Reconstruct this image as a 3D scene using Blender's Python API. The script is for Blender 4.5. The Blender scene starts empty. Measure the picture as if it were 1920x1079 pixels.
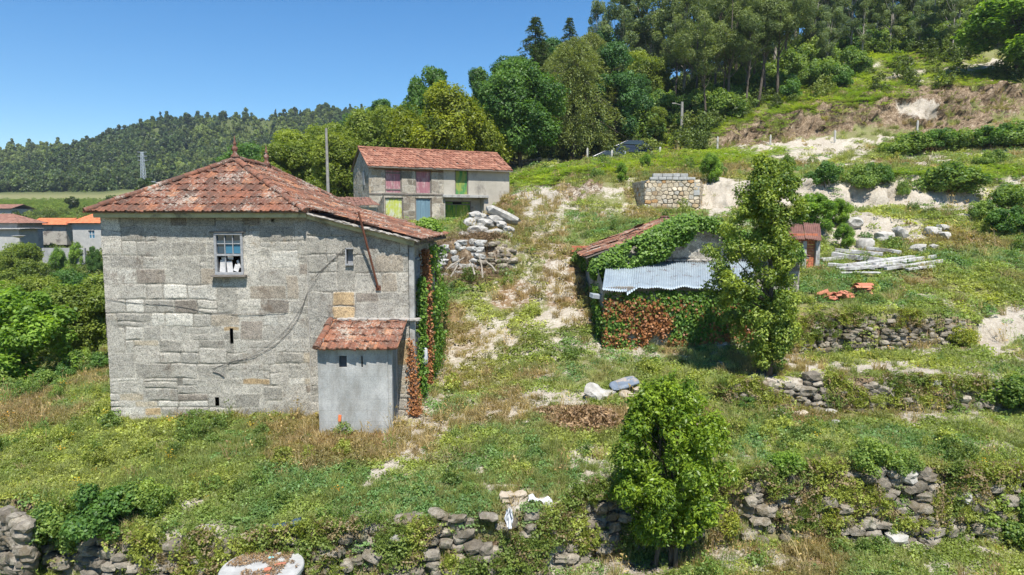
import bpy, bmesh, math, random
import numpy as np
from mathutils import Vector, Matrix
R = math.radians
rng = np.random.default_rng(7); random.seed(7)
S = bpy.context.scene; C = S.collection

# ---------------- camera, sky, sun, exposure ----------------
CZ = 5.0; F = 1280.0; PITCH = R(5.6)
cd = bpy.data.cameras.new("camera"); cam = bpy.data.objects.new("camera", cd); C.objects.link(cam)
cam.location = (0, 0, CZ); cam.rotation_euler = (R(90)-PITCH, 0, 0)
cd.sensor_width = 36; cd.lens = 36*F/1920; cd.clip_end = 6000; cd.clip_start = .1
S.camera = cam
SUN_EL, SUN_AZ = R(61), R(167)          # azimuth clockwise from +Y: behind the camera, to the right
w = bpy.data.worlds.new("World"); S.world = w; w.use_nodes = True
nt = w.node_tree; bg = nt.nodes["Background"]
sky = nt.nodes.new("ShaderNodeTexSky"); sky.sky_type = 'NISHITA'; sky.sun_disc = False
sky.sun_elevation = SUN_EL; sky.sun_rotation = SUN_AZ; sky.air_density = 1.0; sky.dust_density = .1; sky.ozone_density = 4.0
sky.altitude = 200
hs = nt.nodes.new("ShaderNodeHueSaturation"); hs.inputs["Saturation"].default_value = 1.3; hs.inputs["Value"].default_value = 1.35
nt.links.new(sky.outputs[0], hs.inputs["Color"]); nt.links.new(hs.outputs[0], bg.inputs[0]); bg.inputs[1].default_value = .072
sl = bpy.data.lights.new("sun", 'SUN'); sl.energy = 5.0; sl.angle = R(.55); sl.color = (1, .96, .89)
so = bpy.data.objects.new("sun", sl); C.objects.link(so)
sd = Vector((math.sin(SUN_AZ)*math.cos(SUN_EL), math.cos(SUN_AZ)*math.cos(SUN_EL), math.sin(SUN_EL)))
so.rotation_euler = sd.to_track_quat('Z', 'Y').to_euler(); so.location = (10, -10, 40)
S.view_settings.view_transform = 'Standard'; S.view_settings.look = 'None'
S.view_settings.exposure = .68; S.view_settings.gamma = 1
S.cycles.max_bounces = 5; S.cycles.diffuse_bounces = 2; S.cycles.glossy_bounces = 2
S.cycles.transmission_bounces = 3; S.cycles.transparent_max_bounces = 4; S.cycles.volume_bounces = 0
S.cycles.use_adaptive_sampling = True; S.cycles.adaptive_threshold = .02
S.cycles.use_denoising = True

# ---------------- helpers ----------------
ct, st = math.cos(PITCH), math.sin(PITCH)
def at(px, py, Y):
    """point seen at photo pixel (px,py) at depth Y"""
    dx, dy = (px-960)/F, (540-py)/F
    s = Y/(ct+dy*st)
    return Vector((dx*s, Y, CZ+(-st+dy*ct)*s))
def proj(x, y, z):
    z = z-CZ; d = y*ct - z*st; u = y*st + z*ct
    return 960+F*x/d, 540-F*u/d
def zat(py, Y): return at(960, py, Y).z

def _h(ix, iy, iz, seed):
    n = (ix*374761393 + iy*668265263 + iz*2147483647*7 + seed*1274126177) & 0xffffffff
    n = ((n ^ (n >> 13))*1274126177) & 0xffffffff
    n = ((n ^ (n >> 16))*2246822519) & 0xffffffff
    return ((n ^ (n >> 15)) & 0xffffff)/float(0xffffff)
def noise(x, y, z=0., seed=0):
    x, y, z = np.broadcast_arrays(np.asarray(x, float), np.asarray(y, float), np.asarray(z, float))
    xi, yi, zi = np.floor(x).astype(np.int64), np.floor(y).astype(np.int64), np.floor(z).astype(np.int64)
    fx, fy, fz = x-xi, y-yi, z-zi
    fx, fy, fz = fx*fx*(3-2*fx), fy*fy*(3-2*fy), fz*fz*(3-2*fz)
    r = 0
    for a in (0, 1):
        for b in (0, 1):
            for c in (0, 1):
                r = r + _h(xi+a, yi+b, zi+c, seed)*(fx if a else 1-fx)*(fy if b else 1-fy)*(fz if c else 1-fz)
    return r*2-1
def fbm(x, y, z=0., seed=0, o=4, g=.5):
    r, a = 0, 1.
    for k in range(o):
        r = r + a*noise(x*2**k, y*2**k, z*2**k, seed+k*17); a *= g
    return r
def sm(x, a, b):
    t = np.clip((x-a)/(b-a), 0, 1); return t*t*(3-2*t)

# ---------------- materials ----------------
MATS = {}
class NT:
    def __init__(s, name):
        m = bpy.data.materials.new(name); m.use_nodes = True; s.m = m; s.t = m.node_tree; s.n = s.t.nodes
        s.b = s.n["Principled BSDF"]; s.out = s.n["Material Output"]; MATS[name] = m
        s.b.inputs["Specular IOR Level"].default_value = .3
    def node(s, ty, **k):
        n = s.n.new(ty)
        for a, v in k.items(): setattr(n, a, v)
        return n
    def link(s, a, b): s.t.links.new(a, b)
    def pos(s, obj=False):
        if obj:
            n = s.node("ShaderNodeTexCoord"); return n.outputs["Object"]
        n = s.node("ShaderNodeNewGeometry"); return n.outputs["Position"]
    def noise(s, scale, detail=5, rough=.6, vec=None, stretch=None):
        n = s.node("ShaderNodeTexNoise"); n.inputs["Scale"].default_value = scale
        n.inputs["Detail"].default_value = detail; n.inputs["Roughness"].default_value = rough
        v = vec or s.pos()
        if stretch:
            mp = s.node("ShaderNodeMapping"); mp.inputs["Scale"].default_value = stretch; s.link(v, mp.inputs[0]); v = mp.outputs[0]
        s.link(v, n.inputs["Vector"]); return n.outputs[0]
    def ramp(s, fac, stops):
        n = s.node("ShaderNodeValToRGB"); e = n.color_ramp.elements
        while len(e) < len(stops): e.new(.5)
        for i, (p, c) in enumerate(stops):
            e[i].position = p; e[i].color = (*c, 1) if len(c) == 3 else c
        s.link(fac, n.inputs[0]); return n.outputs[0]
    def mix(s, fac, a, b, mode='MIX'):
        n = s.node("ShaderNodeMix", data_type='RGBA', blend_type=mode)
        for i, v in ((0, fac), (6, a), (7, b)):
            if isinstance(v, (int, float)): n.inputs[i].default_value = v
            elif isinstance(v, tuple): n.inputs[i].default_value = (*v, 1)
            else: s.link(v, n.inputs[i])
        return n.outputs[2]
    def math(s, op, a, b=0., clamp=False):
        n = s.node("ShaderNodeMath", operation=op, use_clamp=clamp)
        for i, v in ((0, a), (1, b)):
            if isinstance(v, (int, float)): n.inputs[i].default_value = v
            else: s.link(v, n.inputs[i])
        return n.outputs[0]
    def attr(s, name, ty='GEOMETRY', out="Color"):
        n = s.node("ShaderNodeAttribute", attribute_type=ty, attribute_name=name); return n.outputs[out]
    def bump(s, h, strength=.5, dist=.02):
        n = s.node("ShaderNodeBump"); n.inputs["Strength"].default_value = strength; n.inputs["Distance"].default_value = dist
        s.link(h, n.inputs["Height"]); s.link(n.outputs[0], s.b.inputs["Normal"])
    def color(s, c):
        if isinstance(c, tuple): s.b.inputs["Base Color"].default_value = (*c, 1)
        else: s.link(c, s.b.inputs["Base Color"])
    def rough(s, r): s.b.inputs["Roughness"].default_value = r

def simple(name, c1, c2, scale=6, rough=.8, bump=.3, stretch=None, metal=0, bd=.01, c3=None):
    m = NT(name); n = m.noise(scale, 6, .65, stretch=stretch)
    col = m.ramp(n, [(.3, c1), (.7, c2)])
    if c3:
        n2 = m.noise(scale*.35, 6, .7); col = m.mix(m.ramp(n2, [(.52, (0, 0, 0)), (.62, (1, 1, 1))]), col, c3)
    m.color(col); m.rough(rough); m.b.inputs["Metallic"].default_value = metal
    if bump: m.bump(m.noise(scale*4, 6, .7, stretch=stretch), bump, bd)
    return m.m

def leafmat(name, c1=None, c2=None, trans=.3, inst=False, rough=.5):
    """foliage: colour from two greens by per-leaf value, or from the instance's own colour"""
    m = NT(name)
    r = m.attr("rnd", out="Fac")
    if inst:
        base = m.attr("col", 'INSTANCER')
        own = m.attr("own"); base = m.mix(1., base, own, 'MULTIPLY')
        c = m.mix(1., base, m.ramp(r, [(0, (.55, .55, .5)), (1, (1.4, 1.4, 1.4))]), 'MULTIPLY')
    else:
        c = m.ramp(r, [(0, c1), (1, c2)])
        oi = m.node("ShaderNodeObjectInfo")
        c = m.mix(m.math('MULTIPLY', oi.outputs["Random"], .35), c, m.mix(1., c, (1.35, 1.15, .7), 'MULTIPLY'))
    m.color(c); m.rough(rough); m.b.inputs["Specular IOR Level"].default_value = .35
    tr = m.node("ShaderNodeBsdfTranslucent")
    m.link(m.mix(1., c, (1.5, 1.5, .5), 'MULTIPLY'), tr.inputs[0])
    mx = m.node("ShaderNodeMixShader"); mx.inputs[0].default_value = trans
    m.link(m.b.outputs[0], mx.inputs[1]); m.link(tr.outputs[0], mx.inputs[2]); m.link(mx.outputs[0], m.out.inputs[0])
    return m.m

# ---------------- mesh building ----------------
def mk(name, V, Fc, mat=None, parent=None, smooth=False, attrs=None, link=True):
    """numpy mesh: V (n,3); Fc (m,k) array or list of arrays"""
    V = np.ascontiguousarray(V, np.float32)
    me = bpy.data.meshes.new(name)
    Fs = Fc if isinstance(Fc, list) else [Fc]
    Fs = [np.asarray(f, np.int32) for f in Fs if len(f)]
    tot = np.concatenate([np.full(len(f), f.shape[1], np.int32) for f in Fs])
    idx = np.concatenate([f.ravel() for f in Fs])
    me.vertices.add(len(V)); me.vertices.foreach_set("co", V.ravel())
    me.loops.add(len(idx)); me.loops.foreach_set("vertex_index", idx)
    me.polygons.add(len(tot)); me.polygons.foreach_set("loop_start", np.concatenate([[0], np.cumsum(tot)[:-1]]).astype(np.int32))
    me.polygons.foreach_set("loop_total", tot)
    if smooth: me.polygons.foreach_set("use_smooth", np.ones(len(tot), bool))
    for k, (dom, ty, a) in (attrs or {}).items():
        at_ = me.attributes.new(k, ty, dom)
        a = np.ascontiguousarray(a, np.float32)
        if ty == 'FLOAT_COLOR':
            if a.shape[1] == 3: a = np.concatenate([a, np.ones((len(a), 1), np.float32)], 1)
            at_.data.foreach_set("color", np.ascontiguousarray(a, np.float32).ravel())
        else: at_.data.foreach_set("value", a.ravel())
    me.update(); me.validate()
    if mat: me.materials.append(MATS[mat] if isinstance(mat, str) else mat)
    o = bpy.data.objects.new(name, me)
    if link: C.objects.link(o)
    if parent: put(o, parent)
    return o
def put(o, parent):
    o.parent = parent
    o.matrix_parent_inverse = Matrix.Identity(4)
    # geometry is written in world coordinates unless the parent sits elsewhere
    if parent.type == 'EMPTY' or parent.parent or parent.location.length:
        P = wm(parent); o.location = P.inverted() @ Vector(o.location)
        if P.to_euler().z: o.rotation_euler.z -= P.to_euler().z
def wm(o):
    M = Matrix.Translation(o.location) @ o.rotation_euler.to_matrix().to_4x4() @ Matrix.Diagonal((*o.scale, 1))
    return wm(o.parent) @ M if o.parent else M
def tag(o, label=None, cat=None, group=None, kind=None):
    if label: o["label"] = label
    if cat: o["category"] = cat
    if group: o["group"] = group
    if kind: o["kind"] = kind
    return o
def empty(name, loc, label, cat, group=None, rz=0):
    o = bpy.data.objects.new(name, None); C.objects.link(o); o.location = loc; o.rotation_euler.z = rz
    o.empty_display_size = .2
    return tag(o, label, cat, group)

class MB:
    """collects solids into one mesh"""
    def __init__(s): s.v = []; s.f = []; s.c = []; s.n = 0; s.smooth = False
    def add(s, V, Fc, rnd=None):
        V = np.asarray(V, float).reshape(-1, 3); r = random.random() if rnd is None else rnd
        s.v.append(V)
        for f in Fc: s.f.append(tuple(int(i)+s.n for i in f)); s.c.append(r)
        s.n += len(V)
    def box(s, c, size, rz=0, M=None, rnd=None, jit=0):
        x, y, z = [q/2 for q in size]
        V = np.array([(a*x, b*y, d*z) for d in (-1, 1) for b in (-1, 1) for a in (-1, 1)], float)
        if jit: V += rng.uniform(-jit, jit, V.shape)
        if rz: V = V @ np.array([[math.cos(rz), math.sin(rz), 0], [-math.sin(rz), math.cos(rz), 0], [0, 0, 1]])
        if M is not None: V = V @ np.array(M.to_3x3()).T
        V += np.array(c)
        s.add(V, [(0, 2, 3, 1), (4, 5, 7, 6), (0, 1, 5, 4), (2, 6, 7, 3), (0, 4, 6, 2), (1, 3, 7, 5)], rnd)
    def beam(s, a, b, w, h, rnd=None, up=(0, 0, 1)):
        a, b = Vector(a), Vector(b); d = (b-a); L = d.length; d.normalize()
        u = Vector(up); sx = d.cross(u); 
        if sx.length < 1e-4: sx = d.cross(Vector((1, 0, 0)))
        sx.normalize(); uz = sx.cross(d)
        M = Matrix((d, -sx, uz)).transposed() if False else Matrix((sx, d, uz)).transposed()
        s.box((a+b)/2, (w, L, h), M=M.to_4x4(), rnd=rnd)
    def tube(s, pts, rad, n=8, cap=True, rnd=None, squash=1):
        pts = [Vector(p) for p in pts]; V = []; k = len(pts)
        rad = rad if hasattr(rad, '__len__') else [rad]*k
        px = None
        for i, p in enumerate(pts):
            t = (pts[min(i+1, k-1)]-pts[max(i-1, 0)]).normalized()
            if px is None:
                px = t.cross(Vector((0, 0, 1)) if abs(t.z) < .9 else Vector((1, 0, 0))).normalized()
            else: px = (px - t*px.dot(t)).normalized()
            q = t.cross(px)
            for j in range(n):
                a = 2*math.pi*j/n; V.append(p+(px*math.cos(a)+q*math.sin(a)*squash)*rad[i])
        Fc = [(i*n+j, i*n+(j+1) % n, (i+1)*n+(j+1) % n, (i+1)*n+j) for i in range(k-1) for j in range(n)]
        if cap: Fc += [tuple(range(n))[::-1], tuple(range((k-1)*n, k*n))]
        s.add([tuple(v) for v in V], Fc, rnd)
    def lathe(s, c, prof, n=14, rnd=None):
        V = []; 
        for r, z in prof:
            for j in range(n):
                a = 2*math.pi*j/n; V.append((c[0]+r*math.cos(a), c[1]+r*math.sin(a), c[2]+z))
        k = len(prof)
        Fc = [(i*n+j, i*n+(j+1) % n, (i+1)*n+(j+1) % n, (i+1)*n+j) for i in range(k-1) for j in range(n)]
        Fc += [tuple(range(n))[::-1], tuple(range((k-1)*n, k*n))]
        s.add(V, Fc, rnd)
    def build(s, name, mat, parent=None, smooth=False, bevel=0):
        V = np.concatenate(s.v); me = bpy.data.meshes.new(name)
        me.from_pydata(V.tolist(), [], s.f); 
        a = me.attributes.new("rnd", 'FLOAT', 'FACE'); a.data.foreach_set("value", np.array(s.c, np.float32))
        if smooth: me.polygons.foreach_set("use_smooth", np.ones(len(me.polygons), bool))
        me.materials.append(MATS[mat] if isinstance(mat, str) else mat); me.update()
        o = bpy.data.objects.new(name, me); C.objects.link(o)
        if bevel:
            b = o.modifiers.new("b", 'BEVEL'); b.width = bevel; b.segments = 2; b.limit_method = 'ANGLE'
        if parent: put(o, parent)
        return o
_ico = {}
def ico(sub):
    if sub not in _ico:
        bm = bmesh.new(); bmesh.ops.create_icosphere(bm, subdivisions=sub, radius=1)
        _ico[sub] = (np.array([v.co[:] for v in bm.verts]), np.array([[v.index for v in f.verts] for f in bm.faces])); bm.free()
    return _ico[sub]
def rock_v(sub, size, seed, rough=.25, blocky=.5, rot=None):
    """angular stone: a sphere pushed towards a box and broken by noise"""
    V, Fc = ico(sub); V = V.copy()
    m = np.abs(V).max(1, keepdims=True); V = V*(1-blocky) + (V/m)*blocky*.8
    o = seed*3.7
    V *= (1+rough*fbm(V[:, :1]*1.3+o, V[:, 1:2]*1.3, V[:, 2:]*1.3, seed, 3))
    V = V*np.array(size)/2
    if rot is not None: V = V @ np.array(rot.to_matrix()).T
    return V, Fc
from mathutils import Euler
# ---------------- materials ----------------
def mat_stone():
    m = NT("granite_wall")                      # colour of every block is stored on the mesh
    col = m.attr("blk")
    n = m.noise(6, 8, .75); col = m.mix(1., col, m.ramp(n, [(.28, (.66, .63, .59)), (.5, (1.03, 1.01, .97)), (.75, (1.28, 1.25, 1.18))]), 'MULTIPLY')
    v = m.node("ShaderNodeTexVoronoi"); v.inputs["Scale"].default_value = 40; m.link(m.pos(), v.inputs["Vector"])
    sp = m.noise(34, 6, .9); gr = m.math('ADD', m.math('MULTIPLY', sp, 1.), m.math('MULTIPLY', v.outputs["Distance"], .25))
    col = m.mix(1., col, m.ramp(gr, [(.46, (.30, .29, .28)), (.56, (.88, .88, .88)), (.68, (1.5, 1.48, 1.43))]), 'MULTIPLY')
    br = m.noise(.9, 7, .75, stretch=(1, 1, .7)); col = m.mix(m.ramp(br, [(.57, (0, 0, 0)), (.66, (.7, .7, .7))]), col, (.15, .105, .075))
    wm_ = m.noise(1.7, 7, .8); col = m.mix(m.ramp(wm_, [(.60, (0, 0, 0)), (.72, (.45, .45, .45))]), col, (.44, .31, .16))
    li = m.noise(3.2, 7, .8); col = m.mix(m.ramp(li, [(.60, (0, 0, 0)), (.68, (.5, .5, .5))]), col, (.50, .49, .44))
    col = m.mix(1., col, (.80, .795, .785), 'MULTIPLY')
    m.color(col); m.rough(.95); m.b.inputs["Specular IOR Level"].default_value = .15
    m.bump(gr, .9, .018)
mat_stone()
def mat_tile():
    m = NT("clay_tile"); r = m.attr("rnd", out="Fac")
    col = m.ramp(r, [(0, (.10, .055, .04)), (.3, (.19, .080, .050)), (.65, (.285, .120, .070)), (.88, (.40, .18, .09)), (1, (.46, .27, .17))])
    n = m.noise(7, 7, .75); col = m.mix(1., col, m.ramp(n, [(.3, (.5, .48, .46)), (.55, (1.0, 1.0, 1.0)), (.75, (1.35, 1.3, 1.25))]), 'MULTIPLY')
    d = m.noise(3.3, 8, .85); col = m.mix(m.ramp(d, [(.45, (0, 0, 0)), (.60, (.85, .85, .85))]), col, (.095, .066, .05))
    l = m.noise(13, 6, .85); l2 = m.noise(1.0, 4, .6); lf = m.math('ADD', l, m.math('MULTIPLY', m.math('SUBTRACT', l2, .5), .5))
    col = m.mix(m.ramp(lf, [(.545, (0, 0, 0)), (.62, (.8, .8, .8))]), col, (.40, .37, .31))
    o = m.noise(4.1, 6, .8); col = m.mix(m.ramp(o, [(.67, (0, 0, 0)), (.72, (.8, .8, .8))]), col, (.50, .20, .04))
    m.color(col); m.rough(.95); m.bump(m.noise(60, 5, .7), .5, .008)
mat_tile()
def mat_tile2(name, a, b, c):
    m = NT(name); r = m.attr("rnd", out="Fac")
    col = m.ramp(r, [(0, a), (.5, b), (1, c)])
    n = m.noise(1.6, 7, .8); col = m.mix(m.ramp(n, [(.5, (0, 0, 0)), (.75, (.5, .5, .5))]), col, (.12, .09, .07))
    m.color(col); m.rough(.9)
mat_tile2("barn_tile", (.17, .075, .05), (.28, .12, .075), (.40, .21, .14))
m = NT("bright_tile"); m.color(m.ramp(m.attr("rnd", out="Fac"), [(0, (.50, .14, .06)), (1, (.60, .22, .10))])); m.rough(.85)
mat_tile2("orange_tile", (.42, .15, .09), (.50, .19, .11), (.56, .26, .16))
mat_tile2("old_tile", (.22, .12, .09), (.28, .14, .10), (.34, .2, .15))
def mat_ground():
    m = NT("meadow_soil"); g = m.attr("mask")
    sep = m.node("ShaderNodeSeparateColor"); m.link(g, sep.inputs[0])
    sand, dry, bank = sep.outputs
    n1 = m.noise(1.3, 8, .7); n2 = m.noise(9, 8, .75); n3 = m.noise(40, 5, .8)
    green = m.ramp(n2, [(.3, (.12, .14, .045)), (.5, (.19, .20, .075)), (.7, (.28, .265, .13))])
    green = m.mix(m.ramp(n1, [(.4, (0, 0, 0)), (.6, (.55, .55, .55))]), green, (.20, .17, .095))
    soil = m.ramp(m.math('ADD', m.math('MULTIPLY', n2, .6), m.math('MULTIPLY', m.noise(.8, 7, .75), .4)), [(.30, (.21, .165, .12)), (.46, (.40, .35, .28)), (.57, (.49, .445, .37)), (.7, (.58, .54, .47))])
    soil = m.mix(1., soil, m.ramp(n3, [(.3, (.7, .68, .66)), (.6, (1.1, 1.1, 1.1))]), 'MULTIPLY')
    dryc = m.ramp(n2, [(.3, (.14, .085, .045)), (.7, (.30, .20, .105))])
    n4 = m.noise(2.1, 8, .8); bk = m.ramp(m.math('ADD', m.math('MULTIPLY', n2, .5), m.math('MULTIPLY', n4, .5)), [(.40, (.035, .025, .017)), (.47, (.13, .09, .055)), (.54, (.27, .20, .13)), (.63, (.46, .39, .30))])
    def f(mask, w=.9): # mask broken up by noise
        v = m.math('ADD', m.math('MULTIPLY', mask, 1.5), m.math('MULTIPLY', m.math('SUBTRACT', n2, .5), w*1.6))
        return m.math('SMOOTH_MIN', m.math('MULTIPLY', m.math('SUBTRACT', v, .45), 4., True), 1., )
    n5 = m.noise(3.1, 7, .7)
    def f2(mask):
        v = m.math('ADD', mask, m.math('MULTIPLY', m.math('SUBTRACT', m.math('ADD', m.math('MULTIPLY', n2, .5), m.math('MULTIPLY', n5, .5)), .5), 2.6))
        return m.math('MULTIPLY', m.math('SUBTRACT', v, .35), 4., True)
    col = m.mix(f2(dry), green, dryc); col = m.mix(f2(bank), col, bk); col = m.mix(f2(sand), col, soil)
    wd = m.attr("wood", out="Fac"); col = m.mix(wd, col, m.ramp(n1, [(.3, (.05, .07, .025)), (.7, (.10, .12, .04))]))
    m.color(col); m.rough(1); m.b.inputs["Specular IOR Level"].default_value = .1
    m.bump(m.math('ADD', n2, m.math('MULTIPLY', n3, .4)), .9, .06)
mat_ground()
def mat_field():
    m = NT("field_stone"); r = m.attr("rnd", out="Fac"); n = m.noise(5, 7, .75)
    col = m.ramp(n, [(.28, (.12, .105, .085)), (.5, (.27, .245, .21)), (.72, (.46, .43, .37))])
    col = m.mix(1., col, m.ramp(r, [(0, (.6, .56, .5)), (.5, (.95, .92, .86)), (1, (1.3, 1.25, 1.15))]), 'MULTIPLY')
    ms = m.noise(2.2, 7, .8); col = m.mix(m.ramp(ms, [(.50, (0, 0, 0)), (.62, (.8, .8, .8))]), col, (.13, .10, .055))
    m2 = m.noise(3.7, 6, .8); col = m.mix(m.ramp(m2, [(.56, (0, 0, 0)), (.64, (.6, .6, .6))]), col, (.10, .115, .03))
    m.color(col); m.rough(.97); m.bump(m.noise(16, 7, .8), 1., .05)
mat_field()
simple("white_granite", (.30, .29, .27), (.58, .57, .54), 7, .95, .6, bd=.02, c3=(.22, .2, .18))
simple("pale_stone", (.24, .225, .195), (.52, .495, .445), 5, .95, .7, bd=.03)
simple("cream_stone", (.30, .24, .17), (.52, .45, .35), 3, .95, .5, bd=.03)
simple("blue_slate", (.10, .125, .16), (.20, .24, .29), 6, .6, .4, c3=(.36, .30, .24))
simple("concrete", (.30, .30, .28), (.46, .45, .42), 8, .9, .5, c3=(.24, .23, .21))
simple("concrete_pale", (.28, .275, .26), (.44, .44, .42), 5, .9, .4)
simple("render_grey", (.30, .28, .24), (.42, .39, .33), 3, .95, .3, c3=(.17, .15, .13))
simple("mortar", (.26, .24, .21), (.40, .37, .33), 9, .95, .6)
simple("old_timber", (.11, .095, .08), (.24, .21, .18), 9, .9, .4, (1, 1, 6))
simple("cream_paint", (.36, .33, .17), (.50, .46, .27), 5, .7, .2, c3=(.2, .18, .11))
simple("grey_paint", (.20, .205, .21), (.36, .365, .37), 14, .8, .3)
simple("white_board", (.45, .44, .43), (.72, .70, .68), 9, .8, .2)
simple("rusty_iron", (.08, .035, .022), (.19, .07, .04), 14, .85, .5)
simple("rusty_sheet", (.12, .06, .045), (.23, .115, .09), 4, .8, .2, c3=(.22, .12, .09))
simple("dark_inside", (.006, .006, .006), (.012, .012, .012), 4, 1, 0)
simple("bark", (.06, .045, .035), (.17, .14, .11), 7, .95, .8, (3, 3, .6), bd=.04)
simple("pale_bark", (.20, .17, .13), (.42, .38, .32), 4, .9, .4, (2, 2, .5), bd=.03)
simple("dry_twig", (.12, .08, .05), (.34, .27, .20), 9, .95, .2)
simple("vine_stem", (.10, .06, .035), (.22, .14, .09), 14, .95, .5)
simple("granite_post", (.30, .28, .25), (.52, .50, .46), 12, .95, .5)
simple("pole_concrete", (.20, .19, .17), (.34, .32, .29), 6, .9, .3)
simple("brick_red", (.38, .12, .06), (.55, .20, .11), 7, .9, .4)
simple("white_rag", (.45, .46, .48), (.62, .63, .65), 7, .8, .3)
simple("blue_net", (.02, .04, .07), (.05, .09, .14), 18, .8, .5)
simple("cyan_plastic", (.15, .48, .55), (.25, .62, .66), 18, .5, .2)
simple("litter_soil", (.10, .07, .05), (.30, .24, .18), 22, 1, 1, bd=.02)
simple("orange_paint", (.70, .16, .05), (.80, .22, .08), 18, .7, .2)
simple("black_cable", (.05, .045, .04), (.09, .08, .07), 18, .7, 0)
simple("galvanised", (.34, .38, .42), (.48, .52, .57), 8, .5, .1, metal=.3)
simple("car_paint_dark", (.02, .028, .045), (.03, .04, .06), 3, .25, 0)
simple("tyre_rubber", (.02, .02, .02), (.03, .03, .03), 3, .8, 0)
simple("village_wall", (.24, .24, .23), (.40, .39, .37), 1.6, .95, .2)
simple("village_plaster", (.33, .33, .31), (.46, .45, .42), 1.6, .95, .2)
simple("terrace_soil", (.40, .27, .16), (.52, .37, .24), 1, .95, .2)
def paint(name, a, b, c, t=.55, scale=3):
    m = NT(name); n = m.noise(scale, 8, .75, stretch=(1, 1, .45)); pl = m.noise(26, 3, .5, stretch=(1, 1, .04))
    col = m.mix(m.ramp(n, [(t-.05, (0, 0, 0)), (t+.05, (1, 1, 1))]), m.ramp(pl, [(.3, a), (.7, b)]), c)
    m.color(col); m.rough(.75); m.bump(pl, .3, .01)
paint("pink_door", (.30, .12, .14), (.38, .18, .20), (.44, .29, .28), .54)
paint("lime_door", (.40, .44, .07), (.48, .52, .12), (.52, .53, .42), .5, 2.2)
paint("green_door", (.05, .19, .06), (.09, .26, .08), (.26, .31, .07), .5)
paint("dark_green_door", (.05, .17, .03), (.10, .24, .04), (.22, .30, .03), .5)
paint("blue_door", (.12, .20, .25), (.15, .24, .29), (.19, .29, .34), .6)
m = NT("window_glass"); m.color((.02, .05, .08)); m.rough(.12); m.b.inputs["Specular IOR Level"].default_value = .8
m = NT("blue_pane"); m.color((.05, .16, .24)); m.rough(.3)
m = NT("car_glass"); m.color((.02, .025, .03)); m.rough(.05); m.b.inputs["Specular IOR Level"].default_value = 1
def mat_tin():
    m = NT("corrugated_tin"); n = m.noise(3, 6, .7)
    col = m.ramp(n, [(.3, (.30, .355, .395)), (.7, (.43, .49, .53))])
    r = m.noise(2.4, 7, .8, stretch=(1, 2.4, 1)); col = m.mix(m.ramp(r, [(.575, (0, 0, 0)), (.61, (1, 1, 1))]), col, (.12, .065, .045))
    m.color(col); m.rough(.45); m.b.inputs["Metallic"].default_value = .35
mat_tin()
leafmat("weed_leaf", inst=True, trans=.4)
leafmat("orange_leaf", (0.0695, 0.1433, 0.0183), (0.2777, 0.3963, 0.0399), 0.38, rough=.4)
leafmat("holly_leaf", (0.0765, 0.1445, 0.0311), (0.3231, 0.4131, 0.0801), 0.35, rough=.45)
leafmat("oak_leaf", (0.0391, 0.1042, 0.0260), (0.1519, 0.2821, 0.0651), 0.40)
leafmat("laurel_leaf", (0.0767, 0.1194, 0.0136), (0.2899, 0.3325, 0.0307), 0.35)
leafmat("chestnut_leaf", (0.0853, 0.1364, 0.0205), (0.2728, 0.3410, 0.0597), 0.40)
leafmat("dark_leaf", (0.0301, 0.0904, 0.0301), (0.1129, 0.2260, 0.0703), 0.35)
leafmat("cypress_leaf", (0.0965, 0.1445, 0.0579), (0.3375, 0.3857, 0.1542), 0.25)
leafmat("fir_leaf", (0.0302, 0.0605, 0.0282), (0.1109, 0.1612, 0.0605), 0.25)
leafmat("pine_leaf", (0.0714, 0.1146, 0.0407), (0.2549, 0.3187, 0.1070), 0.25)
leafmat("eucalypt_leaf", (0.0816, 0.1326, 0.0663), (0.2805, 0.3568, 0.1658), 0.35)
leafmat("maple_leaf", (0.0784, 0.1668, 0.0275), (0.2745, 0.4313, 0.0686), 0.45)
leafmat("ivy_leaf", (0.0363, 0.1008, 0.0161), (0.2015, 0.3426, 0.0504), 0.35)
leafmat("dead_ivy", (0.1430, 0.0550, 0.0220), (0.3960, 0.1870, 0.0770), .2)
leafmat("bramble_leaf", (0.0642, 0.1391, 0.0343), (0.2781, 0.3850, 0.0856), 0.40)
leafmat("yellow_weed", (0.1550, 0.2015, 0.0232), (0.4030, 0.4185, 0.0543), .3)
leafmat("dead_brush", (0.1100, 0.0715, 0.0440), (0.3960, 0.2750, 0.1650), .15)
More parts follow.
